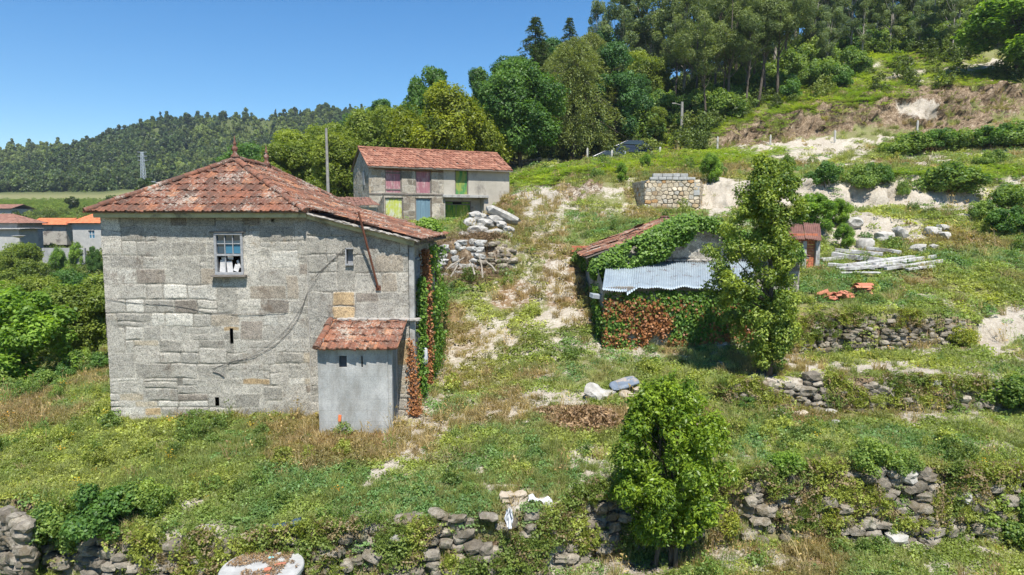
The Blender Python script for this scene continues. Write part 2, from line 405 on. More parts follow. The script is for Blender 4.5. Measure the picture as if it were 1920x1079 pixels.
# ---------------- terrain: one sheet lofted through terrace lines ----------------
CP = np.array([-1400, -200, 0, 200, 400, 600, 760, 850, 950, 1000, 1100, 1250, 1400, 1550, 1700, 1900, 2200, 3300], float)
N = len(CP)
def line(Y, z):
    Yv = np.array([Y]*N if not hasattr(Y, '__len__') else Y, float); out = []
    for i, q in enumerate(z):
        q = float(q)
        if abs(q) >= 100: q = zat(q, Yv[i])-CZ     # a photo row
        out.append(q)
    return Yv, np.array(out)
W1 = np.array([13, 13, 12.6, 11.75, 11.5, 11.6, 11.9, 12.0, 12.1, 12.1, 12.8, 13.2, 13.4, 13.6, 13.6, 13.6, 13.8, 14.5])
LN = [
 line(1.0, [-7.0]*N),
 line(6.0, [-6.7]*N),
 line(W1-.32, [-6.4]*N),
 line(W1, [-5.3, -5.25, -5.25, -5.45, -5.5, -5.4, -5.3, -5.25, -5.25, -5.25, -5.24, -5.2, -5.15, -5.05, -5.0, -5.15, -5.1, -5]),
 line(18.2, [-6.5, -6, -5.5, -5.0, -4.9, -4.9, -4.8, -4.8, -4.8, -4.8, -4.78, -4.82, -5.1, -5.15, -5.15, -5.25, -5.2, -5.2]),
 line(18.5, [-6.5, -6, -5.5, -5.0, -4.9, -4.9, -4.8, -4.8, -4.78, -4.75, -4.7, -4.66, -4.4, -4.34, -4.3, -4.4, -4.3, -4]),
 line(21.6, [-7, -6.3, -5.8, -5.3, -5, -4.9, -4.65, -4.6, -4.5, -4.4, -4.2, -4.15, -4.2, -4.27, -4.2, -3.8, -3.4, -3]),
 line(21.9, [-7, -6.3, -5.8, -5.3, -5, -4.9, -4.62, -4.55, -4.45, -4.35, -4.15, -4.1, -3.7, -3.08, -3.0, -3.35, -3, -2.8]),
 line(28.0, [-9, -8, -7.2, -6, -5, -4, -2.6, -2.2, -2.15, -1.9, -1.5, -1.6, -1.7, -1.64, -1.5, -1.2, -.9, -.5]),
 line(28.4, [-9, -8, -7.2, -6, -4.9, -3.5, -1.6, -.85, -.9, -1.75, -1.4, -1.5, -1.5, -1.5, -1.4, -1.15, -.8, -.4]),
 line(31.0, [-9.3, -8.4, -7.4, -6.2, -4.2, -2, -.8, -.75, -.75, -.9, -.7, -.8, -.9, -.75, -.75, -.4, 0, .8]),
 line(32.5, [-9.5, -9, -8, -6.5, -4, -1.5, -.7, -.7, -.65, -.5, -.2, -.2, -.1, .05, .1, .4, .8, 2]),
 line(39.0, [-10, -10, -9, -7, -3.5, -.8, -.4, -.3, .2, .6, .9, .8, .7, .75, .75, 1.2, 2, 3.5]),
 line(40.6, [-10, -10, -9, -7, -3.5, -.7, -.35, -.28, .4, .95, 2.1, 2.2, 2.3, 2.6, 2.6, 2.6, 3.2, 4.5]),
 line(48.0, [-11, -11, -10, -8, -4, -1, -.15, -.1, 1.9, 2.5, 3.4, 3.8, 3.8, 3.6, 3.8, 4.4, 5, 6]),
 line(57.0, [-11, -11, -10, -8, -4, -.2, 1, 2, 3.5, 4.3, 5.15, 5.35, 5.4, 5.6, 5.9, 6.4, 7, 9]),
 line(60.0, [-11, -11, -10, -8, -4, .2, 1.5, 2.6, 4, 4.4, 4.5, 4.9, 6.6, 6.9, 7.2, 8.2, 9, 11]),
 line(62.0, [-11, -11, -10, -8, -4, .4, 1.8, 3, 4.4, 4.6, 4.45, 5.1, 7.0, 7.6, 8.5, 9.4, 10, 12]),
 line(64.0, [-11, -11, -10, -8, -4, .6, 2.1, 3.4, 4.8, 5.0, 4.9, 6.6, 9.0, 10.6, 11.3, 12.6, 13.5, 15]),
 line(73.0, [-10, -10, -9, -7, -3.5, 1.5, 3.4, 5, 6.2, 7.2, 8.6, 11.2, 13.0, 15.0, 15.3, 16.4, 18, 20]),
 line(77.0, [-9, -9, -8, -6.6, -3.2, 2, 4, 5.5, 6.8, 8, 9.5, 12.5, 15, 17.2, 17.8, 18.9, 20, 23]),
 line(100., [-6, -6, -5.6, -5.6, -3, 3, 6, 8, 10, 11.5, 14, 18, 22, 26, 29, 31, 34, 38]),
 line(150., [0, 0, 0, 0, 2, 7, 11, 14, 18, 20, 24, 28, 32, 38, 44, 48, 52, 58]),
 line(230., [5.5, 6, 6.3, 6.3, 9, 15, 20, 24, 28, 31, 36, 40, 44, 50, 56, 62, 68, 72]),
 line(320., [13, 13.5, 13.5, 13.5, 19, 30, 36, 38, 40, 42, 45, 50, 54, 60, 66, 70, 74, 78]),
 line(480., [300, 300, 302, 272, 232, 210, 238, 244, 250, 250, 60, 62, 66, 70, 74, 78, 82, 86]),
 line(800., [10, 10, 10, 20, 40, 50, 50, 50, 50, 50, 50, 50, 50, 50, 50, 50, 50, 50]),
 line(3000., [10]*N),
]
LY = np.array([l[0] for l in LN]); LZ = np.array([l[1] for l in LN])     # (lines, cols)
TC = (CP-960)/F
_i = int(np.searchsorted(CP, 905)); CP = np.insert(CP, _i, 905); TC = (CP-960)/F; _m = np.searchsorted([950], 905)
def _ins(A):
    return np.insert(A, _i, A[:, _i-1]*.45+A[:, _i]*.55, axis=1)
LY = _ins(LY); LZ = _ins(LZ)
for _k, _v in ((8, -2.2), (9, -.85), (10, -.75), (11, -.65), (12, -.3), (13, -.22), (14, .0)): LZ[_k, _i] = _v
def tline(t):
    """terrace lines at direction t = X/Y"""
    Yt = np.array([np.interp(t, TC, LY[k]) for k in range(len(LY))])
    Zt = np.array([np.interp(t, TC, LZ[k]) for k in range(len(LY))])
    return Yt, Zt
def rough_z(x, y):
    a = np.clip((y-18)/60, .0, 1)*np.clip(1-(y-110)/60, .25, 1); amp = .045+.30*a + np.clip((y-300)/200, 0, 1)*3.5
    n = fbm(x*.35, y*.35, 0, 3, 4, .55)*amp
    n = n + fbm(x*1.9, y*1.9, 0, 5, 3, .6)*(.028+.05*a)
    n = n + np.clip((y-270)/150, 0, 1)*fbm(x*.02, y*.02, 0, 8, 3)*5
    return n
def ground(x, y, nz=True):
    sc = np.isscalar(x); x, y = np.atleast_1d(np.asarray(x, float)), np.atleast_1d(np.asarray(y, float))
    y_ = np.maximum(y, 1.01); t = x/y_
    Yt, Zt = tline(t); z = np.zeros_like(x)
    for k in range(len(LY)-1):
        m = (y_ >= Yt[k]) & (y_ < Yt[k+1]+1e-9)
        f = (y_-Yt[k])/np.maximum(Yt[k+1]-Yt[k], 1e-6)
        z = np.where(m, Zt[k]*(1-f)+Zt[k+1]*f, z)
    z = z+CZ
    if nz: z = z+rough_z(x, y_)
    return float(z[0]) if sc else z
# vegetation / soil masks, one value per place on the ground (px,py = where the place lies)
def ell(px, py, cx, cy, rx, ry, rot=0, soft=.35):
    a = R(rot); dx, dy = px-cx, py-cy
    u = (dx*math.cos(a)+dy*math.sin(a))/rx; v = (-dx*math.sin(a)+dy*math.cos(a))/ry
    return 1-sm(np.sqrt(u*u+v*v), 1-soft, 1+soft)
SAND = [(860, 760, 60, 60, -50, .6), (940, 640, 70, 40, -60, .55), (1000, 520, 45, 60, 80, .42), (1480, 285, 160, 16, -4, .7), (985, 620, 150, 180, 0, .36), (930, 700, 150, 120, -20, .45), (820, 830, 120, 90, -40, .55), (1650, 800, 300, 14, 0, .35), (1250, 690, 150, 30, 0, .35), (790, 780, 60, 30, -60, .8), (740, 880, 80, 20, -25, .9), (700, 900, 40, 14, -20, .7), (870, 860, 60, 40, 10, .45), (1000, 755, 55, 22, -20, .85), (960, 700, 60, 14, 0, .4),
 (840, 690, 40, 30, -50, .75), (1020, 610, 50, 14, 5, .7), (1060, 600, 45, 22, 0, .7), (1075, 650, 70, 20, 10, .5), (1180, 675, 90, 12, 3, .45), (990, 560, 40, 60, 0, .45), (1010, 470, 30, 50, 0, .45),
 (1030, 400, 60, 40, 10, .52), (1010, 370, 50, 25, 10, .65), (1100, 365, 90, 14, 2, .4), (1150, 395, 60, 12, 0, .5), (960, 470, 30, 40, 0, .4), (985, 940, 55, 14, 0, .85), (950, 915, 60, 20, 0, .6),
 (1560, 365, 250, 28, 2, 1.0), (1350, 370, 40, 40, 0, .9), (1640, 425, 90, 22, 3, 1.0), (1750, 375, 120, 24, 5, .8), (1880, 370, 100, 26, -5, .6), (1640, 690, 260, 16, 3, .75), (1700, 650, 160, 8, 0, .6), (1880, 620, 70, 42, -35, .9),
 (1780, 720, 160, 16, 0, .7), (1500, 720, 110, 18, 0, .6), (1470, 275, 120, 7, -6, .9), (1540, 285, 110, 12, 0, .7), (1620, 262, 70, 6, 0, .7), (1500, 300, 60, 10, 5, .6), (1730, 205, 36, 20, 0, .75),
 (1560, 130, 80, 12, -5, .9), (1690, 142, 60, 8, -5, .9), (1830, 128, 60, 8, -8, .9), (1380, 1050, 160, 30, 0, .55), (1850, 1050, 120, 25, 0, .4), (700, 985, 110, 25, 8, .5), (560, 1010, 120, 16, 0, .6), (1150, 1060, 250, 18, 0, .45), (1300, 705, 60, 10, 0, .3), (1900, 300, 60, 8, 0, .4), (1480, 860, 60, 10, 0, .35), (130, 990, 90, 20, 20, .4), (400, 905, 60, 10, 0, .25), (1745, 300, 60, 14, 0, .5)]
DRY = [(650, 825, 130, 26, -3, .95), (20, 770, 90, 40, 0, .9), (160, 700, 60, 30, 0, .5), (1050, 535, 60, 45, 50, .75), (960, 550, 40, 30, 0, .9), (880, 640, 70, 40, 0, .6), (1110, 790, 80, 25, 0, .95), (1010, 430, 50, 60, 0, .5), (940, 400, 50, 40, 0, .8),
 (1075, 595, 50, 25, 0, .6), (1550, 770, 200, 20, 0, .35), (1750, 460, 120, 20, 0, .3), (1250, 330, 200, 18, 0, .3), (1030, 500, 30, 60, 0, .6), (1660, 730, 180, 14, 0, .5), (900, 480, 90, 40, 0, .55), (870, 700, 80, 30, 0, .35), (1600, 900, 300, 30, 0, .3)]
BANK = [(1560, 215, 220, 34, -12, 1.1), (1800, 200, 140, 50, -10, 1.0), (1400, 255, 60, 25, -20, .9), (1080, 350, 60, 30, 0, .8), (1250, 275, 60, 14, 0, .6), (1480, 300, 60, 18, 0, .4), (1640, 740, 320, 36, 2, .9), (1640, 620, 220, 36, 2, .8),
 (1650, 945, 330, 70, 0, .9), (850, 1040, 600, 45, 0, .8), (60, 980, 60, 60, 30, .8), (1420, 720, 70, 24, 0, .8), (880, 480, 80, 34, 0, .9), (1590, 310, 80, 14, 0, .3), (1000, 1060, 900, 16, 0, .4)]
def masks(x, y, z):
    px, py = proj(x, y, z)
    wx = fbm(x*.9, y*.9, 0, 31, 3)*14; wy = fbm(x*.9+9, y*.9, 0, 32, 3)*9
    o = []
    for L in (SAND, DRY, BANK):
        v = np.zeros_like(x)
        for (cx, cy, rx, ry, ro, a) in L: v = np.maximum(v, a*ell(px+wx, py+wy, cx, cy, rx, ry, ro))
        o.append(v)
    nn = fbm(x*.55, y*.55, 0, 44, 4)
    o[0] = np.maximum(o[0], .62*sm(nn, .30, .65)*((px > 700) | (py > 930))*(y < 56))
    o[1] = np.maximum(o[1], .6*sm(fbm(x*.4+50, y*.4, 0, 45, 4), .25, .6))
    far = (y > 120); o[0] = np.where(far, 0, o[0]); o[2] = np.where(far, .35*sm(fbm(x*.03, y*.03, 0, 7, 3), .2, .5), o[2]); o[1] = np.where(far, 0, o[1])
    return o
tt = np.concatenate([np.linspace(TC[0], -1.0, 40, endpoint=False), np.linspace(-1.0, -.8, 24, endpoint=False), np.linspace(-.8, .8, 620, endpoint=False), np.linspace(.8, 1.0, 30, endpoint=False), np.linspace(1.0, TC[-1], 36)])
sub = []
for k in range(len(LY)-1):
    y0, y1 = LY[k].mean(), LY[k+1].mean(); q = max(2, int(math.log(y1/max(y0, 5))/.0052)) if y1 > 5 else 6
    sub.append(min(q, 80))
Yt, Zt = tline(tt); rows = []
for k, q in enumerate(sub):
    for j in range(q): rows.append(Yt[k]+(Yt[k+1]-Yt[k])*j/q)
rows.append(Yt[-1]); YY = np.array(rows); XX = YY*tt[None, :]
ZZ = ground(XX.ravel(), YY.ravel()).reshape(XX.shape)
# cut banks get ragged faces
nr, nc = YY.shape
V = np.stack([XX.ravel(), YY.ravel(), ZZ.ravel()], 1)
mk_ = masks(V[:, 0], V[:, 1], V[:, 2])
bk = np.clip(mk_[2], 0, 1)*(V[:, 1] > 25)
V[:, 1] += bk*fbm(V[:, 0]*.8, V[:, 2]*1.6, 0, 61, 5, .65)*.75*np.clip(V[:, 1]/60, .3, 1)
sb_ = np.clip(mk_[0]-.5, 0, .5)*2*(V[:, 1] > 30)*(V[:, 1] < 50); V[:, 1] += sb_*fbm(V[:, 0]*1.1, V[:, 2]*.8, 0, 64, 4, .6)*.45; V[:, 2] += sb_*fbm(V[:, 0]*1.6, V[:, 1]*1.6, 0, 65, 3)*.08
V[:, 2] += bk*fbm(V[:, 0]*1.5, V[:, 1]*1.5, 0, 62, 4, .6)*.20
i = np.arange(nr-1)[:, None]*nc+np.arange(nc-1)[None, :]; i = i.ravel()
Fq = np.stack([i, i+1, i+nc+1, i+nc], 1)
terrain = mk("ground", V, Fq, "meadow_soil", smooth=True, attrs={"mask": ('POINT', 'FLOAT_COLOR', np.stack(mk_, 1)),
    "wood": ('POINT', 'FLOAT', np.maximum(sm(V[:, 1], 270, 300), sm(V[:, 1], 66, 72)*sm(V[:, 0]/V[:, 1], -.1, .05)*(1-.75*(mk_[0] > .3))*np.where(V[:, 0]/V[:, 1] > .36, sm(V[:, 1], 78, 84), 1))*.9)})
tag(terrain, kind='structure')

# ---------------- leaves and trees ----------------
def cards(c, nrm, L, Wd, rnd, fold=.25, twist=None):
    """one folded four-cornered leaf per centre; nrm = leaf normal, random spin"""
    n = len(c); nrm = nrm/np.linalg.norm(nrm, axis=1, keepdims=True)
    a = rng.normal(size=(n, 3)) if twist is None else twist
    u = np.cross(nrm, a); u /= np.linalg.norm(u, axis=1, keepdims=True)+1e-9; v = np.cross(nrm, u)
    L = np.broadcast_to(L, (n,))[:, None]; Wd = np.broadcast_to(Wd, (n,))[:, None]
    V = np.stack([c-u*L/2, c+v*Wd/2+nrm*L*fold*.5, c+u*L/2, c-v*Wd/2+nrm*L*fold*.5], 1).reshape(-1, 3)
    b = np.arange(n)[:, None]*4
    return V, b+np.array([[0, 3, 2, 1]]), rnd
def leaf_mesh(name, V, Fq, rnd, mat, link=False, parent=None, own=None):
    at_ = {"rnd": ('FACE', 'FLOAT', rnd)}
    if own is not None: at_["own"] = ('FACE', 'FLOAT_COLOR', own)
    return mk(name, V, Fq, mat, parent, attrs=at_, link=link)
def unit(n):
    v = rng.normal(size=(n, 3)); return v/np.linalg.norm(v, axis=1, keepdims=True)
def clump_crown(blobs, per, L, Wd, up=.4, hollow=.55, droop=0, stretch=(1, 1, 1)):
    """leaves on and inside leaf clumps: blobs = (x,y,z,r)"""
    cs, ns, rs = [], [], []
    for (x, y, z, r) in blobs:
        k = max(6, int(per*r*r)); d = unit(k)
        rad = r*(hollow+(1-hollow)*rng.random(k)**.6)
        rad *= 1+.35*fbm(d[:, 0]*2+x, d[:, 1]*2+y, d[:, 2]*2+z, 5, 2)
        p = d*rad[:, None]*np.array(stretch); p[:, 2] -= droop*(p[:, 0]**2+p[:, 1]**2)/r
        cs.append(p+np.array([x, y, z])); nn = d*.8+rng.normal(size=(k, 3))*.55; nn[:, 2] += up
        ns.append(nn); rs.append(np.clip(rng.normal(.48, .22, k)+rng.normal(0, .19), 0, 1))
    c, nr_, r_ = map(np.concatenate, (cs, ns, rs))
    n = len(c); sc = rng.uniform(.7, 1.3, n)
    return cards(c, nr_, L*sc, Wd*sc, r_)
def crown_blobs(kind, H, Wd, seed):
    """clump centres of a tree H high, Wd wide, base at 0"""
    g = np.random.default_rng(seed); B = []; 
    if kind == 'round':
        n = 46
        for k in range(n):
            d = g.normal(size=3); d /= np.linalg.norm(d); q = g.random()**.4
            x, y = d[0]*q*Wd*.40, d[1]*q*Wd*.40; z = H*.58+d[2]*q*H*.34
            B.append((x, y, z, Wd*g.uniform(.10, .19)))
    elif kind == 'oak':
        for k in range(60):
            z = g.uniform(.22, .97); w_ = math.sin(math.pi*min(1, (z-.05)/.95)**.8)**.6*.44; a = g.uniform(0, 6.28); q = g.random()**.5
            B.append((math.cos(a)*Wd*w_*q, math.sin(a)*Wd*w_*q, z*H, Wd*g.uniform(.07, .15)))
    elif kind == 'cone':
        for k in range(70):
            z = g.uniform(.10, .98); w_ = (1-z)**.8*.48; a = g.uniform(0, 6.28); q = g.uniform(.45, 1)
            B.append((math.cos(a)*Wd*w_*q, math.sin(a)*Wd*w_*q, z*H, Wd*(.05+.11*(1-z))*g.uniform(.7, 1.2)))
    elif kind == 'cypress':
        for k in range(90):
            z = g.uniform(.12, .98); w_ = math.sin(math.pi*min(1., (1-z)*.72+.05))**.8*.44; a = g.uniform(0, 6.28); q = g.uniform(.4, 1)
            B.append((math.cos(a)*Wd*w_*q, math.sin(a)*Wd*w_*q, z*H, Wd*g.uniform(.06, .12)))
    elif kind == 'pine':
        for k in range(34):
            z = g.uniform(.48, 1.0); w_ = .15+.33*math.sin(math.pi*(z-.42)/.62); a = g.uniform(0, 6.28); q = g.random()**.6
            B.append((math.cos(a)*Wd*w_*q, math.sin(a)*Wd*w_*q, z*H, Wd*g.uniform(.07, .15)))
    elif kind == 'euc':
        for k in range(44):
            z = g.uniform(.30, 1.0); w_ = .14+.30*math.sin(math.pi*(z-.25)/.78); a = g.uniform(0, 6.28); q = g.random()**.6
            B.append((math.cos(a)*Wd*w_*q, math.sin(a)*Wd*w_*q, z*H, Wd*g.uniform(.06, .13)))
    elif kind == 'bush':
        for k in range(30):
            a = g.uniform(0, 6.28); q = g.random()**.5; z = g.uniform(.15, .85)*(1-.5*q*q)
            B.append((math.cos(a)*Wd*.40*q, math.sin(a)*Wd*.40*q, z*H, Wd*g.uniform(.08, .15)))
    return B
def trunk_mb(B, H, r0, seed, lean=0, limbs=9, bare=.3, top=.92):
    g = np.random.default_rng(seed+99); m = MB(); k = 7
    bx, by = g.normal(0, .012*H), g.normal(0, .012*H)
    pts = []
    for i in range(k):
        f = i/(k-1); pts.append((lean*f*f*H+bx*math.sin(f*5), by*math.sin(f*4), -.3+f*(H*top+.3)))
    m.tube(pts, [r0*(1.25 if i == 0 else 1-.86*i/(k-1)) for i in range(k)], 8)
    P = [Vector(p) for p in pts]
    order = sorted(range(len(B)), key=lambda i: -B[i][3])[:limbs]
    for i in order:
        b = Vector(B[i][:3]); f = max(bare*.7, min(.8, (b.z/H)*.72)); q = f*(k-1); j = min(int(q), k-2)
        s0 = P[j].lerp(P[j+1], q-j); mid = s0.lerp(b, .5)+Vector((0, 0, -.03*H+g.normal(0, .01*H)))
        rr = r0*(1-.8*f)*.45; m.tube([s0, mid, b], [rr, rr*.7, rr*.3], 5, cap=False)
    return m
TREES = {}
def whorl_tree(key, H, Wd, mat, seed, r0, droop=.25, spray=.34, levels=26, per=9, hang=.3, bottom=.08, power=.85, bark="bark"):
    """conifer: whorls of branches carrying sprays, pointed top"""
    g = np.random.default_rng(seed); c, nn, L, W_ = [], [], [], []; m = MB()
    pts = [(g.normal(0, .02), g.normal(0, .02), -.3+i*(H+.3)/7) for i in range(8)]; m.tube(pts, [r0*(1-.95*i/7) for i in range(8)], 7)
    for l in range(levels):
        f = bottom+(1-bottom)*(l/levels)**.9; z0 = f*H; R_ = Wd/2*(1-f)**power+.12
        for b in range(per):
            a = g.uniform(0, 6.283); r = R_*g.uniform(.65, 1.12); tip = np.array((math.cos(a)*r, math.sin(a)*r, z0+r*(.22-droop)-.0))
            if b < 4: m.tube([(0, 0, z0), tuple(np.array((math.cos(a)*r*.5, math.sin(a)*r*.5, z0+r*.1))), tuple(tip)], [r0*.25*(1-f)+.01, r0*.14*(1-f)+.008, .006], 4, cap=False)
            n = int(9+r*13)
            for k in range(n):
                q = g.random()**.6; side = g.normal(0, .16*r*(1.1-q)+.05)
                p = np.array((math.cos(a)*r*q-math.sin(a)*side, math.sin(a)*r*q+math.cos(a)*side, z0+r*q*(.3-(.3+droop)*q+.08)-abs(g.normal(0, hang*.5))))
                c.append(p); nn.append((g.normal(0, .45), g.normal(0, .45), 1.)); L.append(spray*g.uniform(.7, 1.3)); W_.append(spray*.28)
    c, nn, L, W_ = map(np.array, (c, nn, L, W_)); tw = np.cross(nn, c*np.array((1, 1, 0))+1e-3)
    Vv, Fq, r_ = cards(c, nn, L, W_, np.clip(g.normal(.5, .25, len(c)), 0, 1), twist=np.cross(nn, np.cross(nn, np.stack([c[:, 1], -c[:, 0], 0*c[:, 0]], 1)+g.normal(size=(len(c), 3))*.6)))
    cr = leaf_mesh("crown", Vv, Fq, r_, mat); tr = m.build("trunk", bark, smooth=True); C.objects.unlink(tr); TREES[key] = (tr.data, cr.data, H, Wd)

def tree_src(key, kind, H, Wd, per, L, Lw, mat, seed, r0, bark="bark", **kw):
    B = crown_blobs(kind, H, Wd, seed)
    tk = {k: kw.pop(k) for k in ('lean', 'limbs', 'bare', 'top') if k in kw}
    if tk.get('lean'): B = [(x+tk['lean']*(z/H)**2*H, y, z, r) for x, y, z, r in B]
    V, Fq, r_ = clump_crown(B, per, L, Lw, **kw)
    cr = leaf_mesh("crown", V, Fq, r_, mat)
    tr = trunk_mb(B, H, r0, seed, **tk).build("trunk", bark, smooth=True); C.objects.unlink(tr)
    TREES[key] = (tr.data, cr.data, H, Wd)
def plant_tree(key, name, x, y, h, label, cat="tree", group=None, wide=1., z=None, rz=None, dz=-.05):
    tr, cr, H, Wd = TREES[key]; s = h/H
    e = empty(name, (x, y, (ground(x, y) if z is None else z)+dz), label, cat, group, random.uniform(0, 6.28) if rz is None else rz)
    e.scale = (s*wide, s*wide, s)
    for nm, me in (("trunk", tr), ("crown", cr)):
        o = bpy.data.objects.new(nm, me); C.objects.link(o); o.parent = e
    return e
# ---------------- masonry and tiles ----------------
GREY = [((.36, .35, .325), 7), ((.41, .395, .365), 6), ((.315, .305, .28), 5), ((.39, .35, .285), 1.8), ((.42, .32, .20), .3), ((.49, .48, .45), 2.), ((.26, .235, .21), 1.2), ((.34, .305, .26), 1.)]
def sheet(name, O, U, W, top, seed, parent, course=(.24, .42), blk=(.4, 1.1), holes=(), res=.022, pal=GREY, bottom=None, joint=(.42, .405, .37), depth=.016, split=None, warp=.02, base=0., mat="granite_wall", rubble=None):
    """rough masonry face: courses of uneven blocks, open joints, real openings"""
    g = np.random.default_rng(seed); O = np.array(O, float); U = np.array(U, float); U /= np.linalg.norm(U)
    out = np.array((U[1], -U[0], 0)); Hm = max(top(u) for u in np.linspace(0, W, 40))
    nu, nv = int(W/res)+1, int((Hm-base)/res)+1
    uu, vv = np.meshgrid(np.linspace(0, W, nu), np.linspace(base, Hm, nv))
    tp = np.array([top(u) for u in uu[0]])[None, :]; vv = np.minimum(vv, tp+0*vv)
    wu = uu+warp*fbm(uu*2.6, vv*2.6, 0, seed, 3); wv = vv+warp*fbm(uu*2.2, vv*2.2, 7, seed+1, 3)
    if rubble:
        # polygonal rubble: nearest of scattered points
        nx, ny = int(W/rubble)+3, int((Hm-base)/(rubble*.8))+3
        best = np.full(uu.shape, 9.); sec = best.copy(); bid = np.zeros(uu.shape, int)
        cx, cy = np.floor(wu/rubble).astype(int), np.floor((wv-base)/(rubble*.75)).astype(int)
        for a in (-1, 0, 1):
            for b in (-1, 0, 1):
                i, j = cx+a, cy+b
                px = (i+.5+.38*noise(i*7.3, j*3.1, 0, seed)+.25*(j % 2))*rubble; py = base+(j+.5+.36*noise(i*2.7, j*9.1, 5, seed))*rubble*.75
                d = np.sqrt((wu-px)**2+((wv-py)*1.3)**2); ident = (i+50)*331+(j+50)
                up = d < best; sec = np.where(up, best, np.minimum(sec, d)); bid = np.where(up, ident, bid); best = np.where(up, d, best)
        dist = (sec-best)*.5; ids = bid % 5000
    else:
        cs = [base-.3]
        while cs[-1] < Hm+.4: cs.append(cs[-1]+g.uniform(*course)*(1 if cs[-1] > base+1.2 else .62))
        rows = []
        for c in range(len(cs)-1):
            b = [-g.uniform(0, .8)]; hh = cs[c+1]-cs[c]
            while b[-1] < W+.2: b.append(b[-1]+g.uniform(*blk)*(1 if hh > .2 else .8))
            rows.append([[b[i], b[i+1], cs[c], cs[c+1]] for i in range(len(b)-1)])
        # some stones reach up into the course above, some are split into two thin ones
        for c in range(len(rows)-1):
            for r_ in list(rows[c]):
                q = g.random(); ww_ = r_[1]-r_[0]
                if q < .20 and ww_ > .3 and len(r_) == 4:
                    up_ = []
                    for t_ in rows[c+1]:
                        if t_[1] <= r_[0]+1e-6 or t_[0] >= r_[1]-1e-6: up_.append(t_); continue
                        if t_[0] < r_[0]-.12: up_.append([t_[0], r_[0], t_[2], t_[3]])
                        if t_[1] > r_[1]+.12: up_.append([r_[1], t_[1], t_[2], t_[3]])
                    k_ = g.uniform(.35, 1); r_[3] += (cs[c+2]-cs[c+1])*k_; rows[c+1] = up_
                    if k_ < .75: rows[c+1].append([r_[0], r_[1], r_[3], cs[c+2]])
                elif q < .28 and r_[3]-r_[2] > .3:
                    mid_ = r_[2]+(r_[3]-r_[2])*g.uniform(.35, .65); rows[c].append([r_[0], r_[1], mid_, r_[3]]); r_[3] = mid_
        ids = np.zeros(uu.shape, int); dist = np.zeros(uu.shape); n_ = 1
        cr_ = .05
        for row_ in rows:
            for (a0, a1, b0, b1) in row_:
                iu = (wu > a0) & (wu < a1) & (wv > b0) & (wv < b1)
                if not iu.any(): n_ += 1; continue
                x_, y_ = wu[iu], wv[iu]; dx_ = np.minimum(x_-a0, a1-x_); dy_ = np.minimum(y_-b0, b1-y_)
                d_ = np.minimum(dx_, dy_); k_ = (dx_ < cr_) & (dy_ < cr_); d_ = np.where(k_, cr_-np.hypot(cr_-dx_, cr_-dy_), d_)
                dist[iu] = np.maximum(d_, 0); ids[iu] = n_; n_ += 1
    ids = ids % 5000; K = 5000
    wts = np.array([q[1] for q in pal]); pc = np.array([q[0] for q in pal])[g.choice(len(pal), K, p=wts/wts.sum())]*g.uniform(.86, 1.14, (K, 1))
    off = g.uniform(-.012, .012, K)
    jn = .014+.012*noise(uu*5, vv*5, 1, seed)
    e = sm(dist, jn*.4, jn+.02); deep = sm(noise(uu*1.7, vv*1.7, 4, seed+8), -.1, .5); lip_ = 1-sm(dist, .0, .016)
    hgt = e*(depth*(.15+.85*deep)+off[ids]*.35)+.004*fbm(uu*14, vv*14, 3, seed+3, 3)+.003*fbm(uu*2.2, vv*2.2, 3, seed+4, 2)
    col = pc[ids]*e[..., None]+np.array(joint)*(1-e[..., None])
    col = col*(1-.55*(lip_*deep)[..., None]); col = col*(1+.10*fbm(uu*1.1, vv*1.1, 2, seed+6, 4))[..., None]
    P = O[None, None, :]+uu[..., None]*U+out*hgt[..., None]; P[..., 2] += vv
    if bottom is not None: pass
    q = np.arange(nv-1)[:, None]*nu+np.arange(nu-1)[None, :]
    cu = (uu[:-1, :-1]+uu[1:, 1:])/2; cv = (vv[:-1, :-1]+vv[1:, 1:])/2; keep = (vv[1:, :-1]-vv[:-1, :-1]+vv[1:, 1:]-vv[:-1, 1:]) > 1e-5
    for (u0, u1, v0, v1) in holes: keep &= ~((cu > u0) & (cu < u1) & (cv > v0) & (cv < v1))
    q = q[keep]; Fq = np.stack([q, q+1, q+nu+1, q+nu], 1)
    return mk(name, P.reshape(-1, 3), Fq, mat, parent, attrs={"blk": ('POINT', 'FLOAT_COLOR', col.reshape(-1, 3))})

